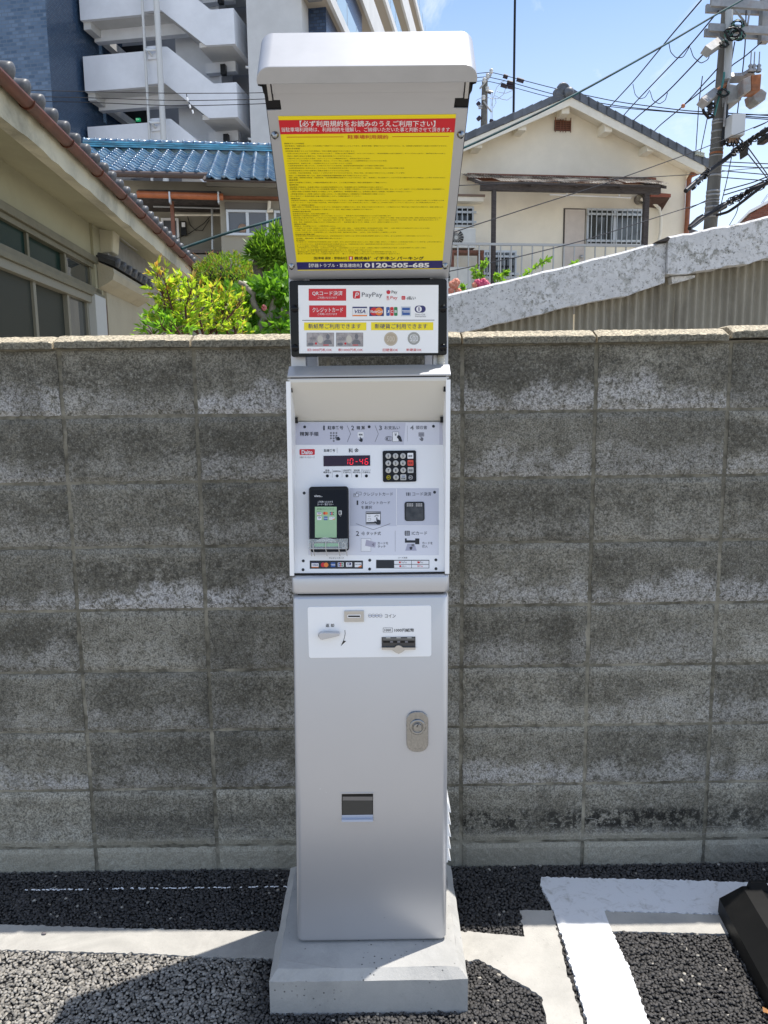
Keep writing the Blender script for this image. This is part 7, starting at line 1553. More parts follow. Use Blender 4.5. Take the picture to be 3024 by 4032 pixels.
    for i, z in enumerate((12.3, 15.25, 18.1, 20.95, 23.8, 26.7)):
        s_ = MB(); R.box(s_, ai+0.002, ao-0.13, d0, d0+46, z, z+0.18); bo = s_.build('balcony_slab', tan, t)
        p = MB(); R.box(p, ao-0.128, ao, d0, d0+46, z-0.06, z+(0.35 if i % 2 else 1.25)); p.build('balcony_front', wm, t)
        en = MB(); R.box(en, ai+0.002, ao-0.13, d0-0.1, d0-0.002, z-0.06, z+0.35); en.build('balcony_end', wm, t)
        if i % 2:
            g_ = MB(); R.box(g_, ao-0.08, ao-0.05, d0+0.05, d0+45.9, z+0.352, z+1.25); g_.build('balcony_glass', glass, t)
            g_ = MB(); R.box(g_, ai+0.05, ao-0.14, d0-0.06, d0-0.03, z+0.352, z+1.25); g_.build('balcony_glass', glass, t)
            for k in range(22): q = MB(); R.box(q, ao-0.09, ao-0.04, d0+0.1+1.9*k, d0+0.16+1.9*k, z+0.352, z+1.28); q.build('glass_post', M['alu'], t)
        dr = MB(); dr.tube([R.w(ai+0.2, d0+0.5, z-0.05), R.w(ai+0.25, d0+0.5, z-0.14), R.w(ao-0.25, d0+0.5, z-0.14), R.w(ao-0.2, d0+0.5, z+0.02)], 0.05, 7); dr.build('soffit_drain', mat('dark drain', (0.12, 0.12, 0.125), 0.5), bo)
apartment()

# ------------------------------------------------------------------ brick building and small roofs at the far right
def brick():
    R = Fr((2990-1512)/FPX*34, 34, -14.0)
    t = thing('brick_building', 'red brown brick building with white roof edge at the far right', 'building', R.w(0, 0, 0))
    H = lambda x, y, dep=0.0: R.hit(2400+x*0.37613, 400+y*0.37613, dep)
    m = NT('red brown brick'); tc = m.n('ShaderNodeTexCoord'); mp = m.n('ShaderNodeMapping'); mp.inputs['Rotation'].default_value = (rad(90), 0, 0); m.l(tc.outputs['Object'], mp.inputs[0])
    br = m.n('ShaderNodeTexBrick'); m.l(mp.outputs[0], br.inputs['Vector']); br.inputs['Color1'].default_value = (0.17, 0.055, 0.035, 1); br.inputs['Color2'].default_value = (0.24, 0.085, 0.055, 1); br.inputs['Mortar'].default_value = (0.2, 0.13, 0.1, 1); br.inputs['Scale'].default_value = 3
    m.base(br.outputs['Color']).set(0.9)
    a, b = H(1478, 1175), H(1659, 1068); w = MB(); R.prism(w, [(a[0], 0), (b[0]+3, 0), (b[0]+3, b[1]+0.6), (b[0], b[1]), (a[0], a[1])], 0, 8); w.build('wall', m.mat, t)
    e = MB(); R.prism(e, [(a[0]-0.1, a[1]+0.002), (b[0], b[1]+0.002), (b[0]+3, b[1]+0.602), (b[0]+3, b[1]+0.72), (b[0], b[1]+0.12), (a[0]-0.1, a[1]+0.12)], -0.15, 8.1); e.build('roof_edge', M['white'], t)
    r = MB()
    for z in (0.32, 0.42): r.tube([R.w(a[0]+0.4, 0.1, a[1]+z), R.w(b[0], 0.1, b[1]+z)], 0.02, 5)
    r.build('roof_rail', M['alulight'], t, kind='stuff')
brick()
def far_house():
    R = Fr((2750-1512)/FPX*28, 28, 6); H = lambda x, y, dep=0.0: R.hit(2400+x*0.37613, 400+y*0.37613, dep)
    t = thing('far_house', 'small house with low grey roof between cream house and pole foot', 'house', R.w(0, 0, 0))
    a = [H(760, 1440), H(980, 1385), H(1400, 1470)]
    w = MB(); R.box(w, H(740, 1440)[0], a[2][0]-0.3, 0, 6, 0, H(900, 1400)[1]-0.1); w.build('wall', mat('pink beige render', (0.50, 0.36, 0.28), 0.9), t)
    r = MB(); p0, p1, p2 = H(755, 1300, -0.4), H(985, 1372, -0.4), H(985, 1400, -0.4); R.prism(r, [(p0[0], p0[1]), (p1[0], p1[1]), (p1[0], p1[1]-0.14), (p0[0], p0[1]-0.14)], -0.4, 6); r.build('roof', mat('dark roof edge', (0.09, 0.075, 0.075), 0.7), t)
far_house()
# ================================================================== utility poles and overhead wires
def pole():
    R = Fr((2796-1512)/FPX*17, 17.0, 0.0); H = lambda x, y, dep=0.0: R.hit(2500+x*0.31585, y*0.31585, dep); H2 = lambda x, y, dep=0.0: R.hit(2400+x*0.37613, 400+y*0.37613, dep)
    b0, b1 = H2(1053, 1345), H(1165, 0)
    ax = (b1-b0)/(b1[1]-b0[1])
    ctr = lambda z: b0[0]+(z-b0[1])*ax[0]
    t = thing('utility_pole', 'near concrete utility pole with rusty boxes and crossarms at the upper right', 'utility pole', R.w(ctr(0), 0, 0))
    ztop = b1[1]+1.2
    r0, r1 = (H2(1120, 1345)[0]-H2(985, 1345)[0])/2, (H(1232, 0)[0]-H(1092, 0)[0])/2
    rr = lambda z: r0+(r1-r0)*(z-b0[1])/(b1[1]-b0[1])
    pm = mat('weathered pole concrete', (0.145, 0.138, 0.122), 0.9, var=0.25, vscale=3, dirt=(0.085, 0.08, 0.07), dscale=2.4, damt=0.7, stretch=(2, 2, 0.5), bump=0.3, bscale=50)
    sh = MB(); n = 12; zs = np.linspace(0, ztop, n); sh.lathe(R.w(0, 0, 0), (0, 0, 1), [(0.001, 0)], 3) if False else None
    V = []; S = 20
    for z in zs:
        for k in range(S): V.append(R.w(ctr(z)+rr(z)*math.cos(2*math.pi*k/S), rr(z)*math.sin(2*math.pi*k/S), z))
    sh.add(V, [(i*S+k, i*S+(k+1) % S, (i+1)*S+(k+1) % S, (i+1)*S+k) for i in range(n-1) for k in range(S)]+[tuple(range((n-1)*S, n*S))], 0, True)
    sh.build('pole_shaft', pm, t)
    gal = mat('galvanised steel', (0.34, 0.345, 0.345), 0.5, 0.45, var=0.2, vscale=4, dirt=(0.17, 0.085, 0.05), dscale=4, damt=0.4)
    rust = mat('rusty steel', (0.30, 0.11, 0.045), 0.85, var=0.35, vscale=5, dirt=(0.32, 0.29, 0.26), dscale=3, damt=0.4)
    box = mat('grey painted box', (0.28, 0.285, 0.28), 0.6, var=0.15, dirt=(0.28, 0.12, 0.06), dscale=3, damt=0.5)
    # bands
    for y in (205, 235, 318, 395, 500, 545, 575, 780, 945, 985, 1030, 1060, 1110, 1170, 1210):
        z = H2(1100, y)[1]; r = rr(z)+0.008; b = MB(); h = 0.018 if y in (395, 500, 575, 1030, 1060) else 0.04
        b.lathe(R.w(ctr(z), 0, z-h/2), (0, 0, 1), [(r-0.02, 0), (r, 0.001), (r, h), (r-0.02, h+0.001)], 20); b.build('steel_band', gal if y not in (545,) else rust, t)
    # crossarms
    def arm(x0, y0, x1, y1, dep, hgt):
        p, q = H(x0, y0, dep), H(x1, y1, dep); b = MB()
        b.hexa([R.w(p[0], dep-0.04, p[1]-hgt/2), R.w(q[0], dep-0.04, q[1]-hgt/2), R.w(q[0], dep+0.04, q[1]-hgt/2), R.w(p[0], dep+0.04, p[1]-hgt/2), R.w(p[0], dep-0.04, p[1]+hgt/2), R.w(q[0], dep-0.04, q[1]+hgt/2), R.w(q[0], dep+0.04, q[1]+hgt/2), R.w(p[0], dep+0.04, p[1]+hgt/2)]); b.build('crossarm', gal, t)
    arm(945, 30, 1800, 85, -0.25, 0.15); arm(885, 108, 1700, 145, 0.28, 0.15); arm(922, 343, 1750, 390, -0.25, 0.14); arm(868, 410, 1700, 450, 0.28, 0.14)
    def beam(x0, y0, x1, y1, w, m, nm, d0=-0.3, d1=-0.9):
        p, q = H(x0, y0, d0), H(x1, y1, d1); b = MB(); b.tube([R.w(p[0], d0, p[1]), R.w(q[0], d1, q[1])], w, 4, 0, True, False); b.build(nm, m, t)
    beam(1060, 525, 885, 645, 0.11, gal, 'side_arm'); beam(1000, 1160, 835, 1290, 0.11, gal, 'side_arm'); beam(1165, 1045, 985, 1160, 0.05, rust, 'side_arm', -0.25, -0.3); beam(1180, 975, 1345, 970, 0.10, gal, 'side_arm', -0.1, -0.1); beam(1345, 970, 1480, 890, 0.10, gal, 'side_arm', -0.1, -0.2)
    p0, p1 = H(1640, -40, 0.1), H(1640, 530, 0.1); b = MB(); R.box(b, p0[0]-0.09, p0[0]+0.09, 0.02, 0.2, p1[1], p0[1]+0.4); b.build('hanging_post', gal, t)
    beam(1255, 130, 1395, 310, 0.025, gal, 'brace', -0.3, -0.3); beam(1430, 130, 1405, 320, 0.02, gal, 'brace', -0.3, -0.3)
    # boxes
    def bx(pts, d0, d1, m, nm, bev=0.02, sk=0.0):
        b = MB(); q = [H(*p, d0) for p in pts]; b.prism([R.w(p[0], d0, p[1]) for p in q], R.d*(d1-d0)); return b.build(nm, m, t, bevel=bev)
    o = bx(((1350, 985), (1450, 935), (1450, 1125), (1355, 1170)), -0.62, -0.2, box, 'switch_box'); bx(((1455, 932), (1582, 918), (1566, 1125), (1452, 1125)), -0.62, -0.25, rust, 'switch_box')
    bx(((1172, 1040), (1335, 1070), (1330, 1245), (1150, 1290), (1150, 1100)), -0.35, 0.25, box, 'transformer_box')
    bx(((1470, 1150), (1580, 1100), (1648, 1150), (1630, 1240), (1545, 1285), (1490, 1240)), 0.1, 0.5, box, 'transformer_box')
    for x in (1437, 1480, 1541):
        b = MB(); q = H(x, 900, -0.4); b.lathe(R.w(q[0], -0.4, q[1]), (0, 0, 1), [(0.05, 0), (0.06, 0.04), (0.03, 0.08), (0.05, 0.12), (0.012, 0.16), (0.012, 0.38)], 8); b.build('bushing', gal, t)
    wb = MB(); a0, a1 = H2(1240, 375, -0.45), H2(1393, 150, -0.45); R.box(wb, a0[0], a1[0], -0.6, -0.15, a0[1], a1[1]); wbx = wb.build('cabinet', mat('off white cabinet', (0.60, 0.61, 0.61), 0.5), t, bevel=0.015)
    for x in (1260, 1290, 1320, 1345): b = MB(); q = H2(x, 390, -0.4); b.lathe(R.w(q[0], -0.38, q[1]-0.08), (0, 0, 1), [(0.03, 0), (0.04, 0.03), (0.04, 0.14)], 8); b.build('cable_gland', mat('orange grey gland', (0.30, 0.20, 0.14), 0.7), wbx)
    cv = MB(); p = [H(1140, 1000, -0.27), H(1160, 640, -0.27), H(1165, 140, -0.27)]; cv.tube([R.w(q[0], -0.30, q[1]) for q in p], 0.075, 6); cv.build('cable_cover', mat('pale grey cable cover', (0.42, 0.44, 0.44), 0.5), t)
    cv = MB(); p = [H2(1190, 455, -0.25), H2(1215, 180, -0.25), H2(1222, 10, -0.25)]; cv.tube([R.w(q[0], -0.24, q[1]) for q in p], 0.05, 6); cv.build('cable_cover', M['black'], t)
    rd = MB(); p = [H(1105, 1583, -0.3), H(1125, 1250, -0.3), H(1165, 1000, -0.3)]; rd.tube([R.w(q[0], -0.32, q[1]) for q in p], 0.022, 6); rd.build('earth_conduit', gal, t)
    tw = MB(); p = [H(*q, -0.4) for q in ((990, 1440), (1040, 1240), (1085, 1080), (1110, 960), (1112, 900))]; tw.tube([R.w(q[0], -0.4, q[1]) for q in p], 0.022, 6); tw.build('green_cable', mat('teal cable sheath', (0.03, 0.16, 0.15), 0.4), t)
    tg = MB(); rnd = random.Random(4)
    for c, r_, k_ in (((1120, 540), 60, 6), ((1240, 400), 110, 9), ((1290, 300), 80, 5), ((1110, 1150), 70, 6), ((950, 1310), 60, 5), ((1290, 430), 90, 5)):
        for i in range(k_):
            pts = [H(c[0]+r_*(rnd.random()*.5+.6)*math.cos(th+i), c[1]+r_*(rnd.random()*.3+.5)*math.sin(th+i), -0.4-0.05*i) for th in np.linspace(0, 4.2+rnd.random(), 12)]
            tg.tube([R.w(q[0], -0.4-0.04*i, q[1]) for q in pts], 0.014, 5, 0 if i % 3 else 1)
    for x0, y0 in ((1230, 390), (1250, 392), (1290, 395), (1330, 390)):
        tg.tube([R.w(*np.insert(H2(x0+a, y0+b, -0.4), 1, -0.4)) for a, b in ((0, 0), (-20, 40), (5, 75), (45, 60), (60, 15))], 0.016, 5)
    tg.build('cable_tangle', [M['black'], mat('green sheath', (0.03, 0.12, 0.09), 0.5)], t, kind='stuff')
    lp = MB(); c_ = [H(x, y, -0.5) for x, y in ((985, 1450), (920, 1470), (860, 1400), (842, 1330), (880, 1260), (960, 1210))]; lp.tube([R.w(q[0], -0.5, q[1]) for q in c_], 0.03, 6); lp.build('cable_loop', M['black'], t)
    for x in (945, 935): b = MB(); q = H(x, 1300+20*(x == 935), -0.45); b.lathe(R.w(q[0], -0.45, q[1]-0.15), (0, 0, 1), [(0.03, 0), (0.06, 0.03), (0.03, 0.06), (0.06, 0.09), (0.03, 0.12), (0.06, 0.15), (0.02, 0.2)], 8); b.build('insulator', mat('dark insulator', (0.04, 0.035, 0.04), 0.3), t)
    # splice closures clamped to the bundles
    def closure(pts, dep, nm='cable_closure'):
        b = MB(); q = [H2(*p, dep) for p in pts]; b.prism([R.w(p[0], dep, p[1]) for p in q], R.d*0.32); b.build(nm, mat('black closure', (0.028, 0.028, 0.03), 0.5), t, bevel=0.03)
    closure(((880, 1265), (985, 1165), (1000, 1235), (890, 1320)), -0.5); closure(((1145, 1090), (1195, 1050), (1240, 1040), (1240, 1110), (1145, 1150)), -0.5); closure(((1432, 440), (1460, 430), (1452, 560), (1438, 560)), -0.5)
    ct = MB(); R.box(ct, H2(1640, 330, -0.3)[0], H2(1720, 330, -0.3)[0], -0.3, 0.1, H2(1640, 395, -0.3)[1], H2(1640, 325, -0.3)[1]); ct.build('cable_closure', M['black'], t, bevel=0.03)
    return R
pole()
def far_pole():
    R = Fr((1910-1512)/FPX*40, 40.0, 0.0); H = lambda x, y, dep=0.0: R.hit(1880+x*0.13564, 260+y*0.13564, dep)
    t = thing('utility_pole', 'distant utility pole with white insulators between machine and cream house', 'utility pole', R.w(0, 0, 0))
    pm = mat('far pole concrete', (0.16, 0.155, 0.14), 0.9, var=0.2); a, b = H(190, 1750), H(215, 440)
    s_ = MB(); s_.tube([R.w(a[0], 0, 0), R.w(a[0], 0, a[1]), R.w(b[0], 0, b[1])], [0.2, 0.17, 0.14], 12); s_.build('pole_shaft', pm, t)
    gal = M['rail']
    for p in (((70, 660), (400, 250)), ((170, 1020), (410, 1340)), ((150, 1150), (20, 1160)), ((270, 720), (450, 760)), ((30, 1230), (140, 1220))):
        q, r = H(*p[0], -0.2), H(*p[1], -0.2); m = MB(); m.tube([R.w(q[0], -0.2, q[1]), R.w(r[0], -0.2, r[1])], 0.045, 5); m.build('crossarm', gal, t)
    wi = mat('white porcelain', (0.7, 0.7, 0.68), 0.25)
    for x, y in ((400, 230), (295, 360), (200, 490), (175, 990), (285, 740)):
        q = H(x, y, -0.2); m = MB(); m.lathe(R.w(q[0], -0.2, q[1]), (0, 0, 1), [(0.02, 0), (0.09, 0.04), (0.09, 0.1), (0.05, 0.12), (0.10, 0.15), (0.09, 0.21), (0, 0.23)], 10); m.build('insulator', wi, t)
    for x, y0, y1 in ((395, 800, 1700), (435, 780, 1640)): q, r = H(x, y0, -0.1), H(x, y1, -0.1); m = MB(); m.tube([R.w(q[0], -0.1, q[1]), R.w(r[0], -0.1, r[1])], 0.012, 5); m.build('drop_wire', M['alu'], t)
    for p in (((800, 430), (700, 460), (560, 620), (500, 800), (440, 980), (420, 1150)), ((820, 640), (760, 820), (600, 950), (450, 950), (280, 910)), ((1020, 710), (820, 790), (660, 770), (560, 730)), ((1010, 890), (860, 990), (700, 960), (500, 850), (540, 1060), (460, 1210)), ((150, 905), (60, 945), (-40, 1000))):
        m = MB(); m.tube([R.w(*np.insert(H(*q, -0.1), 1, -0.1)) for q in p], 0.014, 5); m.build('jumper_wire', M['alu'], t)
    for p in (((750, 280), (880, 325)), ((1140, 380), (1345, 445)), ((860, 460), (1040, 515)), ((680, 540), (870, 600)), ((880, 590), (1040, 625)), ((310, 730), (400, 760)), ((0, 1560), (80, 1480)), ((0, 1130), (60, 1060)), ((395, 1640), (415, 1560))):
        q, r = H(*p[0], -0.1), H(*p[1], -0.1); m = MB(); m.tube([R.w(q[0], -0.1, q[1]), R.w(r[0], -0.1, r[1])], 0.10, 7); m.build('wire_sleeve', mat('dark purple sleeve', (0.035, 0.025, 0.04), 0.6), t)
far_pole()
WIRE_N = [0]
def wire(pts, r, label, m='black', group=None, sag=0.0, name='overhead_cable', n=10):
    """pts: (px, py, distance) survey points along the wire, joined by a smooth curve"""
    P = [at(*p) for p in pts]; out = []
    for i in range(len(P)-1):
        for k in range(n):
            f = k/n; q = P[i]*(1-f)+P[i+1]*f; q = q-np.array([0, 0, sag*4*f*(1-f)]); out.append(q)
    out.append(P[-1])
    out = np.array(out)
    if len(P) > 2:
        for _ in range(6): out[1:-1] = out[1:-1]*0.5+(out[:-2]+out[2:])*0.25
    mb = MB(); mb.tube(out, r, 6); o = mb.build(name, M[m] if isinstance(m, str) else m)
    return setp(o, label, 'cable', group)
M['teal'] = mat('teal and black twisted sheath', (0.007, 0.045, 0.05), 0.6, 0, 0.2, var=0.8, vscale=2.0)
M['wire'] = mat('grey wire', (0.014, 0.014, 0.017), 0.8, 0, 0.1); M['wirepale'] = mat('pale wire', (0.05, 0.05, 0.055), 0.8, 0, 0.1); M['wirebrown'] = mat('brown grey wire', (0.04, 0.028, 0.031), 0.8, 0, 0.1)
wire([(715, 979, 8.9), (741, 969, 9.0), (900, 915, 9.3), (1088, 865, 9.7), (1480, 720, 10.6), (1840, 577, 11.4), (2130, 441, 12.3), (2310, 348, 12.9), (2500, 243, 13.6), (2650, 158, 14.4), (2832, 50, 15.4), (2923, 0, 15.9), (3100, -110, 17)], 0.017, 'thick teal black cable swooping down across the whole picture from the upper right', 'teal')
Gd = 'parallel wires slanting down from the near pole to the roof'
wire([(2762, 0, 17.6), (2642, 140, 20), (2500, 314, 24), (2390, 432, 27), (2330, 500, 29)], 0.016, 'topmost of the slanting thin wires left of the near pole', 'wirebrown', Gd)
wire([(2829, 43, 17.2), (2716, 180, 19), (2500, 404, 24), (2380, 540, 27)], 0.015, 'second slanting thin wire from the top crossarm of the near pole', 'wirebrown', Gd)
wire([(2775, 208, 17.0), (2626, 365, 20), (2500, 467, 24), (2420, 560, 26)], 0.015, 'third slanting thin wire starting at the lower tilted arm of the near pole', 'wirebrown', Gd)
wire([(2825, 270, 16.8), (2694, 415, 19), (2590, 500, 22), (2540, 560, 24)], 0.013, 'slanting wire with a small orange clamp left of the near pole', 'wirebrown', Gd)
wire([(2815, 316, 16.8), (2694, 413, 19.03)], 0.013, 'short wire joining the orange clamp just below the slanting wire', 'wirebrown')
cl_ = MB(); cl_.ball(at(2690, 417, 18.95), 0.05, seg=8, rings=5); setp(cl_.build('wire_clamp', mat('orange clamp', (0.45, 0.18, 0.10), 0.6)), 'small orange clamp where two slanting wires meet', 'clamp')
Gl = 'thin loops hanging from the slanting wires'
for i, (p, lab) in enumerate(((((2634, 170, 20.1), (2640, 205, 20.2), (2662, 228, 20.2), (2690, 226, 20.0), (2716, 182, 19.1)), 'wire loop hanging between the first and second slanting wires, higher one'), (((2718, 188, 19.1), (2730, 225, 19.2), (2760, 250, 19.2), (2788, 235, 18.5), (2798, 205, 18)), 'wire loop hanging nearest to the near pole'), (((2492, 330, 24.1), (2500, 372, 24.2), (2518, 390, 24.2), (2540, 384, 23.5), (2558, 356, 22.6)), 'wire loop just above the roof slope, left one'), (((2560, 360, 22.6), (2570, 395, 22.7), (2596, 410, 22.7), (2620, 395, 22), (2628, 366, 20.2)), 'wire loop above the roof slope, right one'))):
    wire(p, 0.010, lab, 'wirepale', Gl, name='wire_loop')
Gh = 'distant wires running right from the far pole'
wire([(1740, 304, 40), (1870, 290, 40), (1933, 284, 40), (1990, 298, 39), (2190, 350, 36), (2434, 402, 32), (2698, 436, 28), (2840, 444, 26.5), (3150, 462, 24)], 0.016, 'uppermost distant wire from the far pole passing behind the roof ornament', 'wire', Gh)
wire([(1740, 322, 40), (1870, 306, 40), (1918, 302, 40), (1990, 318, 39), (2180, 372, 36), (2430, 418, 32), (2690, 444, 28), (2840, 452, 26.5), (3150, 472, 24)], 0.016, 'middle distant wire from the far pole behind the grey roof', 'wire', Gh)
wire([(1740, 340, 40), (1870, 321, 40), (1910, 317, 40), (1985, 334, 39), (2170, 385, 36), (2420, 424, 32), (3150, 480, 24)], 0.014, 'lowest distant wire from the far pole behind the grey roof', 'wire', Gh)
for i, (a, b, c, lab) in enumerate(((360, 368, 366, 'upper'), (384, 397, 391, 'middle'), (402, 418, 409, 'lower'))):
    wire([(-100, a-8, 24), (330, a, 24.5), (700, b, 25), (1040, c, 25.5), (1400, c-25, 26)], 0.011, lab+' of three thin wires crossing in front of the apartment stairs', 'wirepale', 'three thin wires in front of the stairs')
for p, lab in (((735, 383), 'small white tag hooked on the wires before the stairs, topmost'), ((745, 412), 'small white tag hooked on the wires before the stairs, middle one'), ((756, 433), 'small white tag hooked on the wires before the stairs, lowest')):
    q = at(p[0], p[1], 25.0); m = MB(); m.tube([q+(0, 0, 0.09), q+(0.01, 0, 0)], 0.014, 5); m.tube([q+(0.01, 0, 0), q+(0.03, 0, -0.1)], 0.028, 6, 1); setp(m.build('wire_tag', [M['black'], M['white']]), lab, 'wire tag', 'white tags on the wires by the stairs')
wire([(1560, 985, 9.0), (1700, 945, 9.1), (1834, 898, 9.3), (2100, 812, 9.8), (2387, 722, 10.5), (2741, 595, 11.5), (3021, 480, 12.5), (3200, 400, 13)], 0.0065, 'thin dark wire rising right across the door and canopy of the cream house', 'wirepale')
wire([(1500, 1130, 8.5), (1750, 1072, 9), (2040, 1012, 9.6), (2303, 946, 10.4), (2556, 865, 11.6), (2775, 796, 13), (2800, 788, 14)], 0.0065, 'thin dark wire crossing low over the balcony railing and barred window', 'wirepale')
wire([(1600, 738, 12), (1811, 730, 12.4), (2110, 718, 13), (2464, 703, 14), (2779, 684, 15), (2900, 668, 15.5), (3150, 650, 16.5)], 0.0065, 'nearly level thin wire just under the cream house canopy top', 'wirepale')
wire([(2712, 822, 20), (2776, 792, 18), ], 0.012, 'short thin wire from the downpipe to the near pole', 'wirepale')
Gb = 'thick black cable bundles at the near pole'
wire([(2700, 752, 15.6), (2745, 712, 15.9), (2787, 678, 16.2), (2840, 640, 16.4), (2881, 607, 16.4), (2940, 560, 16.2), (3024, 509, 16), (3150, 430, 15.5)], 0.045, 'upper thick black cable bundle crossing the near pole', 'black', Gb)
wire([(2715, 900, 15.6), (2760, 862, 16), (2830, 822, 16.2), (2866, 798, 16.4), (2920, 772, 16.2), (2960, 745, 16), (3024, 720, 16), (3150, 660, 15.5)], 0.04, 'lower thick black cable bundle at the splice boxes', 'black', Gb)
wire([(2820, 848, 16.4), (2866, 835, 16.2), (2900, 812, 16), (2942, 780, 15.9), (3024, 715, 15.8), (3150, 640, 15.5)], 0.028, 'slimmer black cable sagging under the lower bundle', 'black', Gb)
sp = MB(); rnd = random.Random(9)
for (x0, y0, x1, y1) in ((2720, 740, 2790, 676), (2881, 607, 3024, 509), (2866, 798, 3024, 720)):
    for k in range(5):
        pts = []; ph = rnd.random()*6
        for i in range(50):
            f = i/49; q = at(x0+(x1-x0)*f, y0+(y1-y0)*f, 16.1); pts.append(q+np.array([0.02*math.cos(f*40+ph), 0.06*math.sin(f*30+ph), 0.07*math.sin(f*(16+3*k)+ph)]))
        sp.tube(pts, 0.010, 4)
setp(sp.build('cable_windings', M['black'], kind='stuff'), 'thin wires wound around the thick black bundles', 'wires')
Gr = 'thin wires leaving the near pole to the right'
for p, r_, lab in ((((2843, 637, 17), (3024, 645, 16.5), (3150, 650, 16)), 0.010, 'highest level wire leaving the near pole to the right'), (((2843, 652, 17), (3024, 662, 16.5), (3150, 668, 16)), 0.010, 'second level wire leaving the near pole to the right'), (((2843, 672, 17), (3024, 688, 16.5), (3150, 700, 16)), 0.010, 'third level wire leaving the near pole to the right'), (((2838, 698, 17), (3024, 712, 16.5), (3150, 722, 16)), 0.010, 'lowest level wire leaving the near pole to the right'),
                   (((2910, 543, 16.4), (2945, 580, 17), (3024, 690, 19), (3100, 800, 21)), 0.014, 'steep wire falling right from the white cabinet, upper of a pair'), (((2900, 548, 16.4), (2940, 600, 17), (3024, 705, 19), (3100, 810, 21)), 0.014, 'steep wire falling right from the white cabinet, lower of a pair'),
                   (((2850, 750, 17), (2960, 720, 16.5), (3024, 695, 16), (3150, 650, 15.5)), 0.012, 'pale wire rising right from the pole above the lower bundle'), (((2850, 768, 17), (2960, 735, 16.5), (3024, 705, 16), (3150, 660, 15.5)), 0.012, 'second pale wire rising right from the pole above the lower bundle'),
                   (((2893, 550, 17.2), (2880, 620, 17.6), (2860, 720, 18), (2840, 800, 18.4), (2836, 850, 18.6)), 0.010, 'thin wire dropping behind the near pole on its right'), (((2912, 790, 17), (2900, 840, 18), (2870, 890, 20)), 0.010, 'thin wire falling from the lower bundle toward the shed roof'), (((2766, 300, 17), (2752, 400, 17.5), (2746, 500, 19), (2740, 590, 19.3)), 0.010, 'steep thin wire left of the pole down to the roof corner, left one'), (((2790, 440, 17), (2776, 510, 18), (2758, 598, 19.3)), 0.010, 'steep thin wire left of the pole down to the roof corner, right one')):
    wire(p, r_, lab, 'wirepale', Gr)
for p, r_, lab in ((((2938, 40, 17), (2934, 180, 17.4), (2922, 300, 17.8), (2902, 455, 18)), 0.012, 'thin wire dropping from the top crossarm to the white cabinet'), (((2893, 165, 16.5), (2880, 240, 17), (2876, 270, 17)), 0.012, 'short wire curving down from the second crossarm'), (((3000, 165, 17), (2930, 225, 17.2), (2885, 255, 17.2), (2870, 275, 17)), 0.012, 'wire slanting from the hanging post to the pole'), (((3120, 380, 17), (3024, 480, 17.5), (2968, 505, 18)), 0.010, 'thin wire at the right edge below the transformers'), (((3120, 448, 30), (2870, 455, 30)), 0.012, 'distant level wire right of the near pole')):
    wire(p, r_, lab, 'wirepale')

# ================================================================== garden plants behind the wall
def leaf_mesh(name, m, L=1.0, W=0.42, fold=0.18, curl=0.2):
    mb = MB(); V = [(0, 0, 0), (W*0.42, L*0.28, fold*W), (W*0.5, L*0.5, fold*W-curl*0.1), (0, L, -curl*L*0.5), (-W*0.5, L*0.5, fold*W-curl*0.1), (-W*0.42, L*0.28, fold*W), (0, L*0.45, -0.03*L)]
    mb.add(V, [(0, 1, 6), (1, 2, 6), (2, 3, 6), (3, 4, 6), (4, 5, 6), (5, 0, 6)], 0, False); return mb.mesh(name, m)
LV = np.array([(0, 0, 0), (0.21, 0.3, 0.05), (0.25, 0.52, 0.05), (0, 1, -0.08), (-0.25, 0.52, 0.05), (-0.21, 0.3, 0.05), (0, 0.45, -0.02)])
LF = np.array([(0, 1, 6), (1, 2, 6), (2, 3, 6), (3, 4, 6), (4, 5, 6), (5, 0, 6)])
def foliage(name, parent, m, pos, dirs, size, width=1.0, kind='stuff', seed=0):
    """many single leaves: pos (n,3), dirs (n,3) growth direction, size (n)"""
    r = np.random.default_rng(seed); n = len(pos); org = ORG[parent.name]
    d = dirs/np.linalg.norm(dirs, axis=1)[:, None]; a = r.normal(size=(n, 3)); s_ = np.cross(d, a); s_ /= np.linalg.norm(s_, axis=1)[:, None]; k = np.cross(s_, d)
    v = LV[None]*np.array([width, 1, 1])
    V = pos[:, None]+size[:, None, None]*(v[..., :1]*s_[:, None]+v[..., 1:2]*d[:, None]+v[..., 2:]*k[:, None])-org
    F = (LF[None]+np.arange(n)[:, None, None]*7).reshape(-1, 3)
    me = bpy.data.meshes.new(name); me.from_pydata(V.reshape(-1, 3).tolist(), [], F.tolist()); me.materials.append(m); me.update()
    return setp(link(name, me, parent), kind=kind)
M['bark'] = mat('garden bark', (0.15, 0.125, 0.10), 0.9, var=0.35, vscale=30, bump=0.6, bscale=60)
M['barkred'] = mat('reddish cane', (0.10, 0.035, 0.025), 0.7)
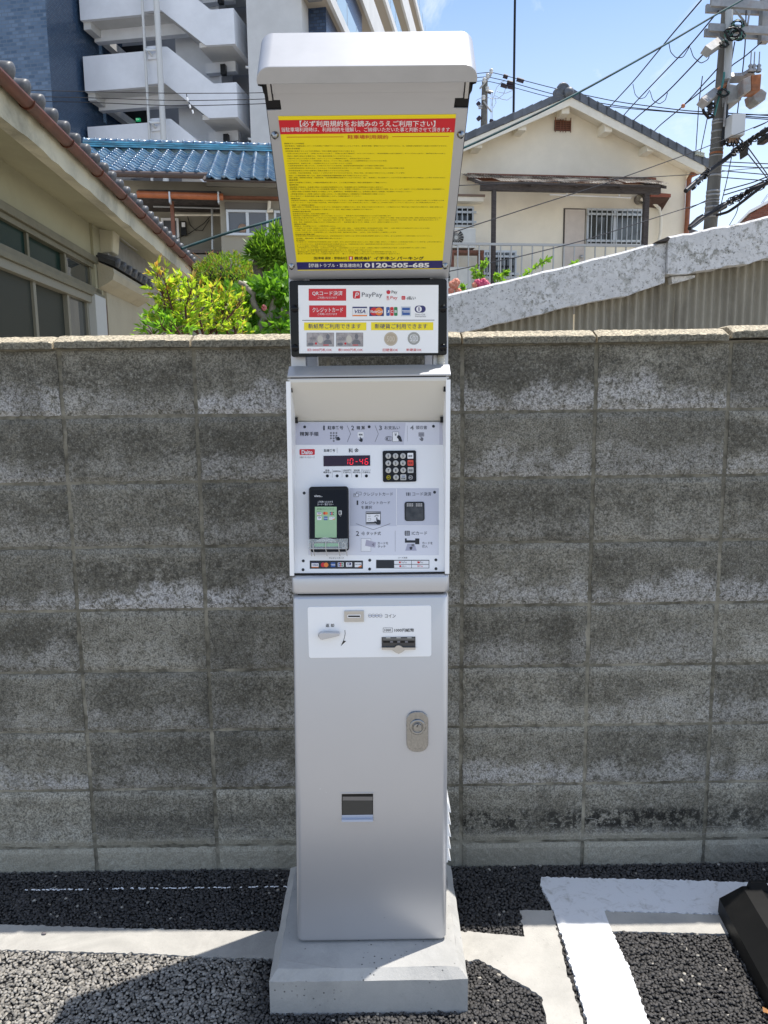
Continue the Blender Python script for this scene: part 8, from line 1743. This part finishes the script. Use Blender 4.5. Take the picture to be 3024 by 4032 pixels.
def nandina():
    lm = leaf_mat('young nandina leaf', [(0.40, 0.47, 0.05), (0.28, 0.42, 0.04), (0.50, 0.46, 0.09), (0.36, 0.46, 0.06), (0.19, 0.33, 0.03)], 0.6)
    lo = leaf_mat('new reddish nandina leaf', [(0.48, 0.28, 0.09), (0.52, 0.38, 0.12), (0.42, 0.20, 0.08)], 0.55)
    lg = leaf_mat('green nandina leaf', [(0.14, 0.30, 0.04), (0.20, 0.36, 0.05), (0.27, 0.41, 0.045)], 0.55)
    me = [leaf_mesh('leaf', lm, 1, 0.40), leaf_mesh('leaf', lo, 1, 0.36), leaf_mesh('leaf', lg, 1, 0.42)]
    rn = random.Random(21); nr = np.random.default_rng(21)
    bushes = [((620, 3.95, 'tall yellow leaved nandina shrub at the left end of the garden'), [((670, 1300), (615, 1060)), ((680, 1320), (645, 1095)), ((700, 1320), (675, 1110)), ((720, 1320), (705, 1130)), ((740, 1320), (755, 1135)), ((680, 1330), (640, 1160))]),
              ((815, 4.1, 'spreading yellow green nandina shrub in the middle of the garden'), [((800, 1320), (775, 1145)), ((830, 1320), (835, 1130)), ((850, 1320), (900, 1165)), ((820, 1320), (960, 1185)), ((780, 1320), (740, 1150))]),
              ((930, 4.3, 'yellow nandina shrub at the right, before the crooked camellia branches'), [((930, 1330), (890, 1190)), ((950, 1330), (960, 1240)), ((900, 1330), (860, 1150))]),
              ((620, 3.7, 'low bright green nandina shoots at the wall, far left'), [((680, 1340), (612, 1215)), ((690, 1340), (650, 1235)), ((690, 1340), (630, 1275)), ((620, 1340), (600, 1310)), ((720, 1345), (680, 1270))])]
    for bi, ((px, Y, lab), canes) in enumerate(bushes):
        base = at(px, 1400, Y); base = np.array([base[0], Y, 0.9])
        t = thing('nandina_shrub', lab, 'shrub', (base[0], Y, 0), 'nandina shrubs in the garden')
        st = MB(); spots = []
        for (b, e) in canes:
            dy = rn.uniform(-0.12, 0.12); p0, p1 = at(b[0], b[1], Y+dy), at(e[0], e[1], Y+dy*2); g0 = np.array([p0[0], p0[1], 0.3])
            cv = [g0, p0, p0*0.5+p1*0.5+nr.normal(0, 0.01, 3), p1]; st.tube(cv, [0.008, 0.007, 0.005, 0.002], 6)
            H_ = np.linalg.norm(p1-p0); k = max(5, int(H_/0.021))
            for i in range(k):
                f = (i+0.4)/k; c = p0*(1-f)+p1*f
                for _ in range(2):
                    th = rn.uniform(0, 6.28); ln = rn.uniform(0.03, 0.10)*(1.25-0.85*f); tip = c+np.array([ln*math.cos(th), ln*math.sin(th)*0.8, rn.uniform(0.0, 0.07)])
                    st.tube([c, (c+tip)/2+(0, 0, 0.01), tip], [0.0022, 0.0015, 0.001], 4)
                    for q in (1.0, 0.62): spots.append((c*(1-q)+tip*q, tip-c, f))
        st.build('stem', M['barkred'], t)
        nr.shuffle(spots) if False else rn.shuffle(spots)
        cnt = 0; rest_p, rest_d, rest_s = [], [], []
        for (p, d, f) in spots:
            d = d/np.linalg.norm(d)
            for kx in range(3):
                w = d+np.array([rn.gauss(0, 0.55), rn.gauss(0, 0.55), rn.gauss(0.25, 0.4)]); w /= np.linalg.norm(w); L_ = rn.uniform(0.026, 0.048)
                if cnt < 200:
                    cnt += 1; kind_ = 2 if (bi == 3 or (f < 0.35 and rn.random() < 0.6)) else (1 if rn.random() < 0.22+0.35*(f > 0.8) else 0)
                    o = link('leaf', me[kind_], t, p); z = Vector(w); o.rotation_mode = 'QUATERNION'; o.rotation_quaternion = z.to_track_quat('Y', 'Z'); o.rotation_quaternion.rotate(z.to_track_quat('Y', 'Z').inverted()); o.rotation_quaternion = z.to_track_quat('Y', 'Z') @ Vector((0, 1, 0)).to_track_quat('Y', 'Z').inverted() if False else z.to_track_quat('Y', 'Z'); o.scale = (L_, L_, L_)
                else: rest_p.append(p); rest_d.append(w); rest_s.append(L_)
        if rest_p: foliage('foliage', t, lg if bi == 3 else lm, np.array(rest_p), np.array(rest_d), np.array(rest_s), 0.8, seed=bi)
nandina()
def crown(pxc, pyc, Y, rx, ry, rz, n, up, size, seed, shell=0.75, jit=0.4):
    r = np.random.default_rng(seed); c = at(pxc, pyc, Y); d = r.normal(size=(n, 3)); d /= np.linalg.norm(d, axis=1)[:, None]
    rad_ = (shell+(1-shell)*r.random(n))*(1+0.10*np.sin(d[:, 0]*9+seed)*np.cos(d[:, 2]*8))
    pos = c+d*rad_[:, None]*np.array([rx, ry, rz]); dirs = d*0.9+np.array([0, 0, up])+r.normal(0, jit, (n, 3))
    return pos, dirs, r.uniform(size*0.6, size*1.2, n)
def ball_tree():
    lm = leaf_mat('podocarpus leaf', [(0.06, 0.14, 0.02), (0.13, 0.25, 0.03), (0.24, 0.37, 0.05), (0.09, 0.19, 0.025)], 0.45)
    Y = 5.2; c = at(1062, 985, Y); base = at(1060, 1330, Y)
    t = thing('podocarpus_tree', 'clipped ball of narrow bright green leaves on short trunks beside the machine', 'tree', (c[0], Y, 0))
    P = []; rn = np.random.default_rng(3)
    for (px, py, dy, r, n) in ((1075, 992, 0, 0.11, 800), (1115, 980, 0.05, 0.105, 600), (1032, 985, -0.03, 0.07, 330), (1130, 1020, 0.0, 0.09, 420), (1062, 1015, -0.04, 0.085, 380)):
        P.append(crown(px, py, Y+dy, r, r, r*0.85, n, 0.55, 0.055, px, 0.45, 0.5))
    # loose tufts on the outline
    for (px, py) in ((990, 1000), (1030, 930), (1018, 955), (995, 975), (1085, 905), (1130, 918), (1003, 1010), (1075, 918)):
        q = at(px, py, Y+rn.uniform(-0.08, 0.08)); n = 26; d = rn.normal(0, 0.55, (n, 3))+np.array([(px-1065)/110.0, 0, 0.6]); P.append((np.repeat(q[None], n, 0)+rn.normal(0, 0.008, (n, 3)), d, rn.uniform(0.05, 0.085, n)))
    foliage('foliage', t, lm, np.concatenate([p[0] for p in P]), np.concatenate([p[1] for p in P]), np.concatenate([p[2] for p in P]), 0.42, seed=5)
    for k, pts in enumerate((((1040, 1330), (1035, 1180), (1022, 1090), (1010, 1040), (1020, 1000)), ((1060, 1330), (1055, 1180), (1048, 1090), (1055, 1030)), ((1100, 1330), (1085, 1180), (1085, 1090), (1095, 1020)))):
        b = MB(); b.tube([at(*p, Y+0.03*k) for p in pts], [0.045, 0.04, 0.035, 0.028, 0.02][:len(pts)], 8); b.build('trunk', M['bark'], t)
ball_tree()
def azalea():
    lm = leaf_mat('azalea leaf', [(0.10, 0.22, 0.025), (0.17, 0.31, 0.035), (0.25, 0.36, 0.05), (0.30, 0.22, 0.06), (0.13, 0.25, 0.03)], 0.4)
    Y = 6.2; c = at(895, 1100, Y); t = thing('azalea_bush', 'rounded clipped azalea dome with orange brown tips before the porch', 'shrub', (c[0], Y, 0))
    P = [crown(895, 1105, Y, 0.27, 0.27, 0.20, 3200, 0.5, 0.032, 11, 0.78, 0.5), crown(950, 1130, Y-0.1, 0.22, 0.2, 0.15, 1500, 0.5, 0.032, 12, 0.75, 0.5), crown(850, 1120, Y, 0.18, 0.18, 0.15, 1100, 0.5, 0.03, 13, 0.75, 0.5)]
    foliage('foliage', t, lm, *[np.concatenate([p[i] for p in P]) for i in range(3)], 0.8, seed=6)
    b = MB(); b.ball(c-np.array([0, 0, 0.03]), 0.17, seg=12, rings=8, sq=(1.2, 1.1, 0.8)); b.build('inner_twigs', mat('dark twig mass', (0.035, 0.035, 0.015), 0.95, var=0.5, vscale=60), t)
    r = np.random.default_rng(8)
    tw = MB()
    for i in range(60):
        a = c+r.normal(0, 1, 3)*np.array([0.14, 0.12, 0.06]); d_ = r.normal(0, 1, 3); d_[2] = abs(d_[2])+0.2; tw.tube([a, a+d_*0.06], 0.002, 4)
    tw.build('bare_twigs', mat('orange twig', (0.30, 0.13, 0.05), 0.8), t, kind='stuff')
    b = MB(); b.tube([np.array([c[0], Y, 0]), c], [0.05, 0.03], 8); b.build('trunk', M['bark'], t)
azalea()
def camellia():
    lm = leaf_mat('camellia leaf', [(0.08, 0.19, 0.025), (0.14, 0.29, 0.035), (0.20, 0.36, 0.05), (0.10, 0.23, 0.03)], 0.42, 0.25)
    Y = 4.6; c = at(1060, 1300, Y); t = thing('camellia_tree', 'camellia with pale crooked branches and broad glossy leaves beside the machine', 'tree', (c[0], Y, 0))
    P = []
    for i, (px, py, dy, r, n) in enumerate(((1085, 1135, 0, 0.11, 170), (1125, 1110, 0.1, 0.11, 170), (1025, 1145, 0.05, 0.09, 100), (985, 1180, 0.15, 0.12, 190), (1100, 1290, -0.1, 0.08, 90), (1010, 1310, -0.12, 0.06, 50), (1110, 1160, 0, 0.10, 150), (1040, 1180, 0.1, 0.10, 110), (1130, 1250, 0.0, 0.09, 120), (1000, 1270, 0.05, 0.10, 110), (960, 1290, 0.0, 0.09, 100), (930, 1215, 0.25, 0.13, 160), (905, 1165, 0.35, 0.13, 160), (860, 1260, 0.2, 0.14, 150))):
        P.append(crown(px, py, Y+dy, r, r, r*0.62, n, 0.15, 0.06, 40+i, 0.3, 0.7))
    foliage('foliage', t, lm, *[np.concatenate([p[i] for p in P]) for i in range(3)], 1.05, seed=9)
    pale = mat('pale grey camellia bark', (0.30, 0.25, 0.20), 0.85, var=0.25, vscale=25)
    for pts, r0 in ((((1040, 1340), (1025, 1290), (1040, 1250), (1095, 1260), (1125, 1235), (1180, 1230)), 0.028), (((1040, 1250), (1010, 1220), (995, 1180), (1000, 1160), (960, 1120), (940, 1110)), 0.022), (((1060, 1340), (1070, 1280), (1075, 1200), (1090, 1140)), 0.030), (((1000, 1340), (985, 1290), (940, 1240), (880, 1200)), 0.018), (((1020, 1340), (1060, 1320), (1120, 1300), (1170, 1310)), 0.02)):
        b = MB(); k = len(pts); b.tube([at(*p, Y-0.02) for p in pts], np.linspace(r0, r0*0.5, k).tolist(), 8); b.build('branch', pale, t)
    fl = MB(); q = at(1040, 1212, Y-0.14); pk = leaf_mat('pink petal', [(0.62, 0.17, 0.20), (0.70, 0.32, 0.30)], 0.3)
    for i in range(9): a = 2.4*i; fl.ball(q+np.array([0.008*math.cos(a), -0.003*i/3, 0.010*math.sin(a)]), 0.008, seg=6, rings=4, sq=(1, 0.5, 1))
    fl.build('flower', pk, t)
    b = MB(); b.tube([np.array([c[0], Y, 0]), at(1045, 1345, Y-0.02)], [0.06, 0.03], 8); b.build('trunk', pale, t)
camellia()
def roses():
    lm = leaf_mat('rose leaf', [(0.18, 0.33, 0.04), (0.26, 0.40, 0.05), (0.12, 0.26, 0.03)], 0.45)
    Y = 7.4; t0 = at(1840, 1160, Y)
    t = thing('rose_bush', 'climbing rose with pink flower heads above the shed roof edge', 'shrub', (t0[0], Y, 0))
    rn = np.random.default_rng(15); P = []; gc = mat('green cane', (0.10, 0.16, 0.04), 0.7)
    for pts in (((1930, 1190), (1900, 1110), (1895, 1060), (1915, 1030)), ((1940, 1190), (1960, 1100), (1990, 1080), (2000, 1075)), ((2000, 1160), (2060, 1090), (2110, 1050), (2160, 1020)), ((1930, 1190), (1880, 1100), (1870, 1060)), ((1800, 1190), (1800, 1140), (1830, 1130)), ((2240, 1075), (2260, 1040), (2275, 1033)), ((1990, 1160), (1970, 1090), (1945, 1085))):
        Q = [at(*p, Y+rn.uniform(-.1, .1)) for p in pts]; st = MB(); st.tube(Q, 0.006, 5); st.build('cane', gc, t)
        for i in range(len(Q)-1):
            for f in np.linspace(0.2, 1, 5):
                q = Q[i]*(1-f)+Q[i+1]*f; n = 6; P.append((np.repeat(q[None], n, 0), rn.normal(0, 1, (n, 3))+(0, 0, 0.3), rn.uniform(0.03, 0.06, n)))
    foliage('foliage', t, lm, *[np.concatenate([p[i] for p in P]) for i in range(3)], 1.0, seed=10)
    pk = leaf_mat('pink rose petal', [(0.72, 0.10, 0.22), (0.78, 0.22, 0.32), (0.66, 0.08, 0.20)], 0.3); sa = leaf_mat('salmon rose petal', [(0.78, 0.34, 0.24), (0.80, 0.42, 0.30), (0.74, 0.28, 0.2)], 0.3)
    for (px, py, r, m) in ((1893, 1120, 0.036, pk), (1912, 1118, 0.034, pk), (1880, 1112, 0.030, pk), (1903, 1107, 0.028, pk), (1870, 1122, 0.026, sa), (1924, 1126, 0.026, pk), (1795, 1112, 0.038, sa), (1782, 1120, 0.035, sa), (1790, 1128, 0.03, sa), (1775, 1145, 0.03, sa), (1805, 1148, 0.03, sa)):
        q = at(px, py, Y-0.15); b = MB(); n = 14
        for i in range(n):
            a = 2.399*i; e = 1-2*(i+0.5)/n; rr_ = math.sqrt(1-e*e); d = np.array([rr_*math.cos(a), rr_*math.sin(a), e]); b.ball(q+d*r*0.55, r*0.55, seg=6, rings=4)
        b.build('flower', m, t)
roses()
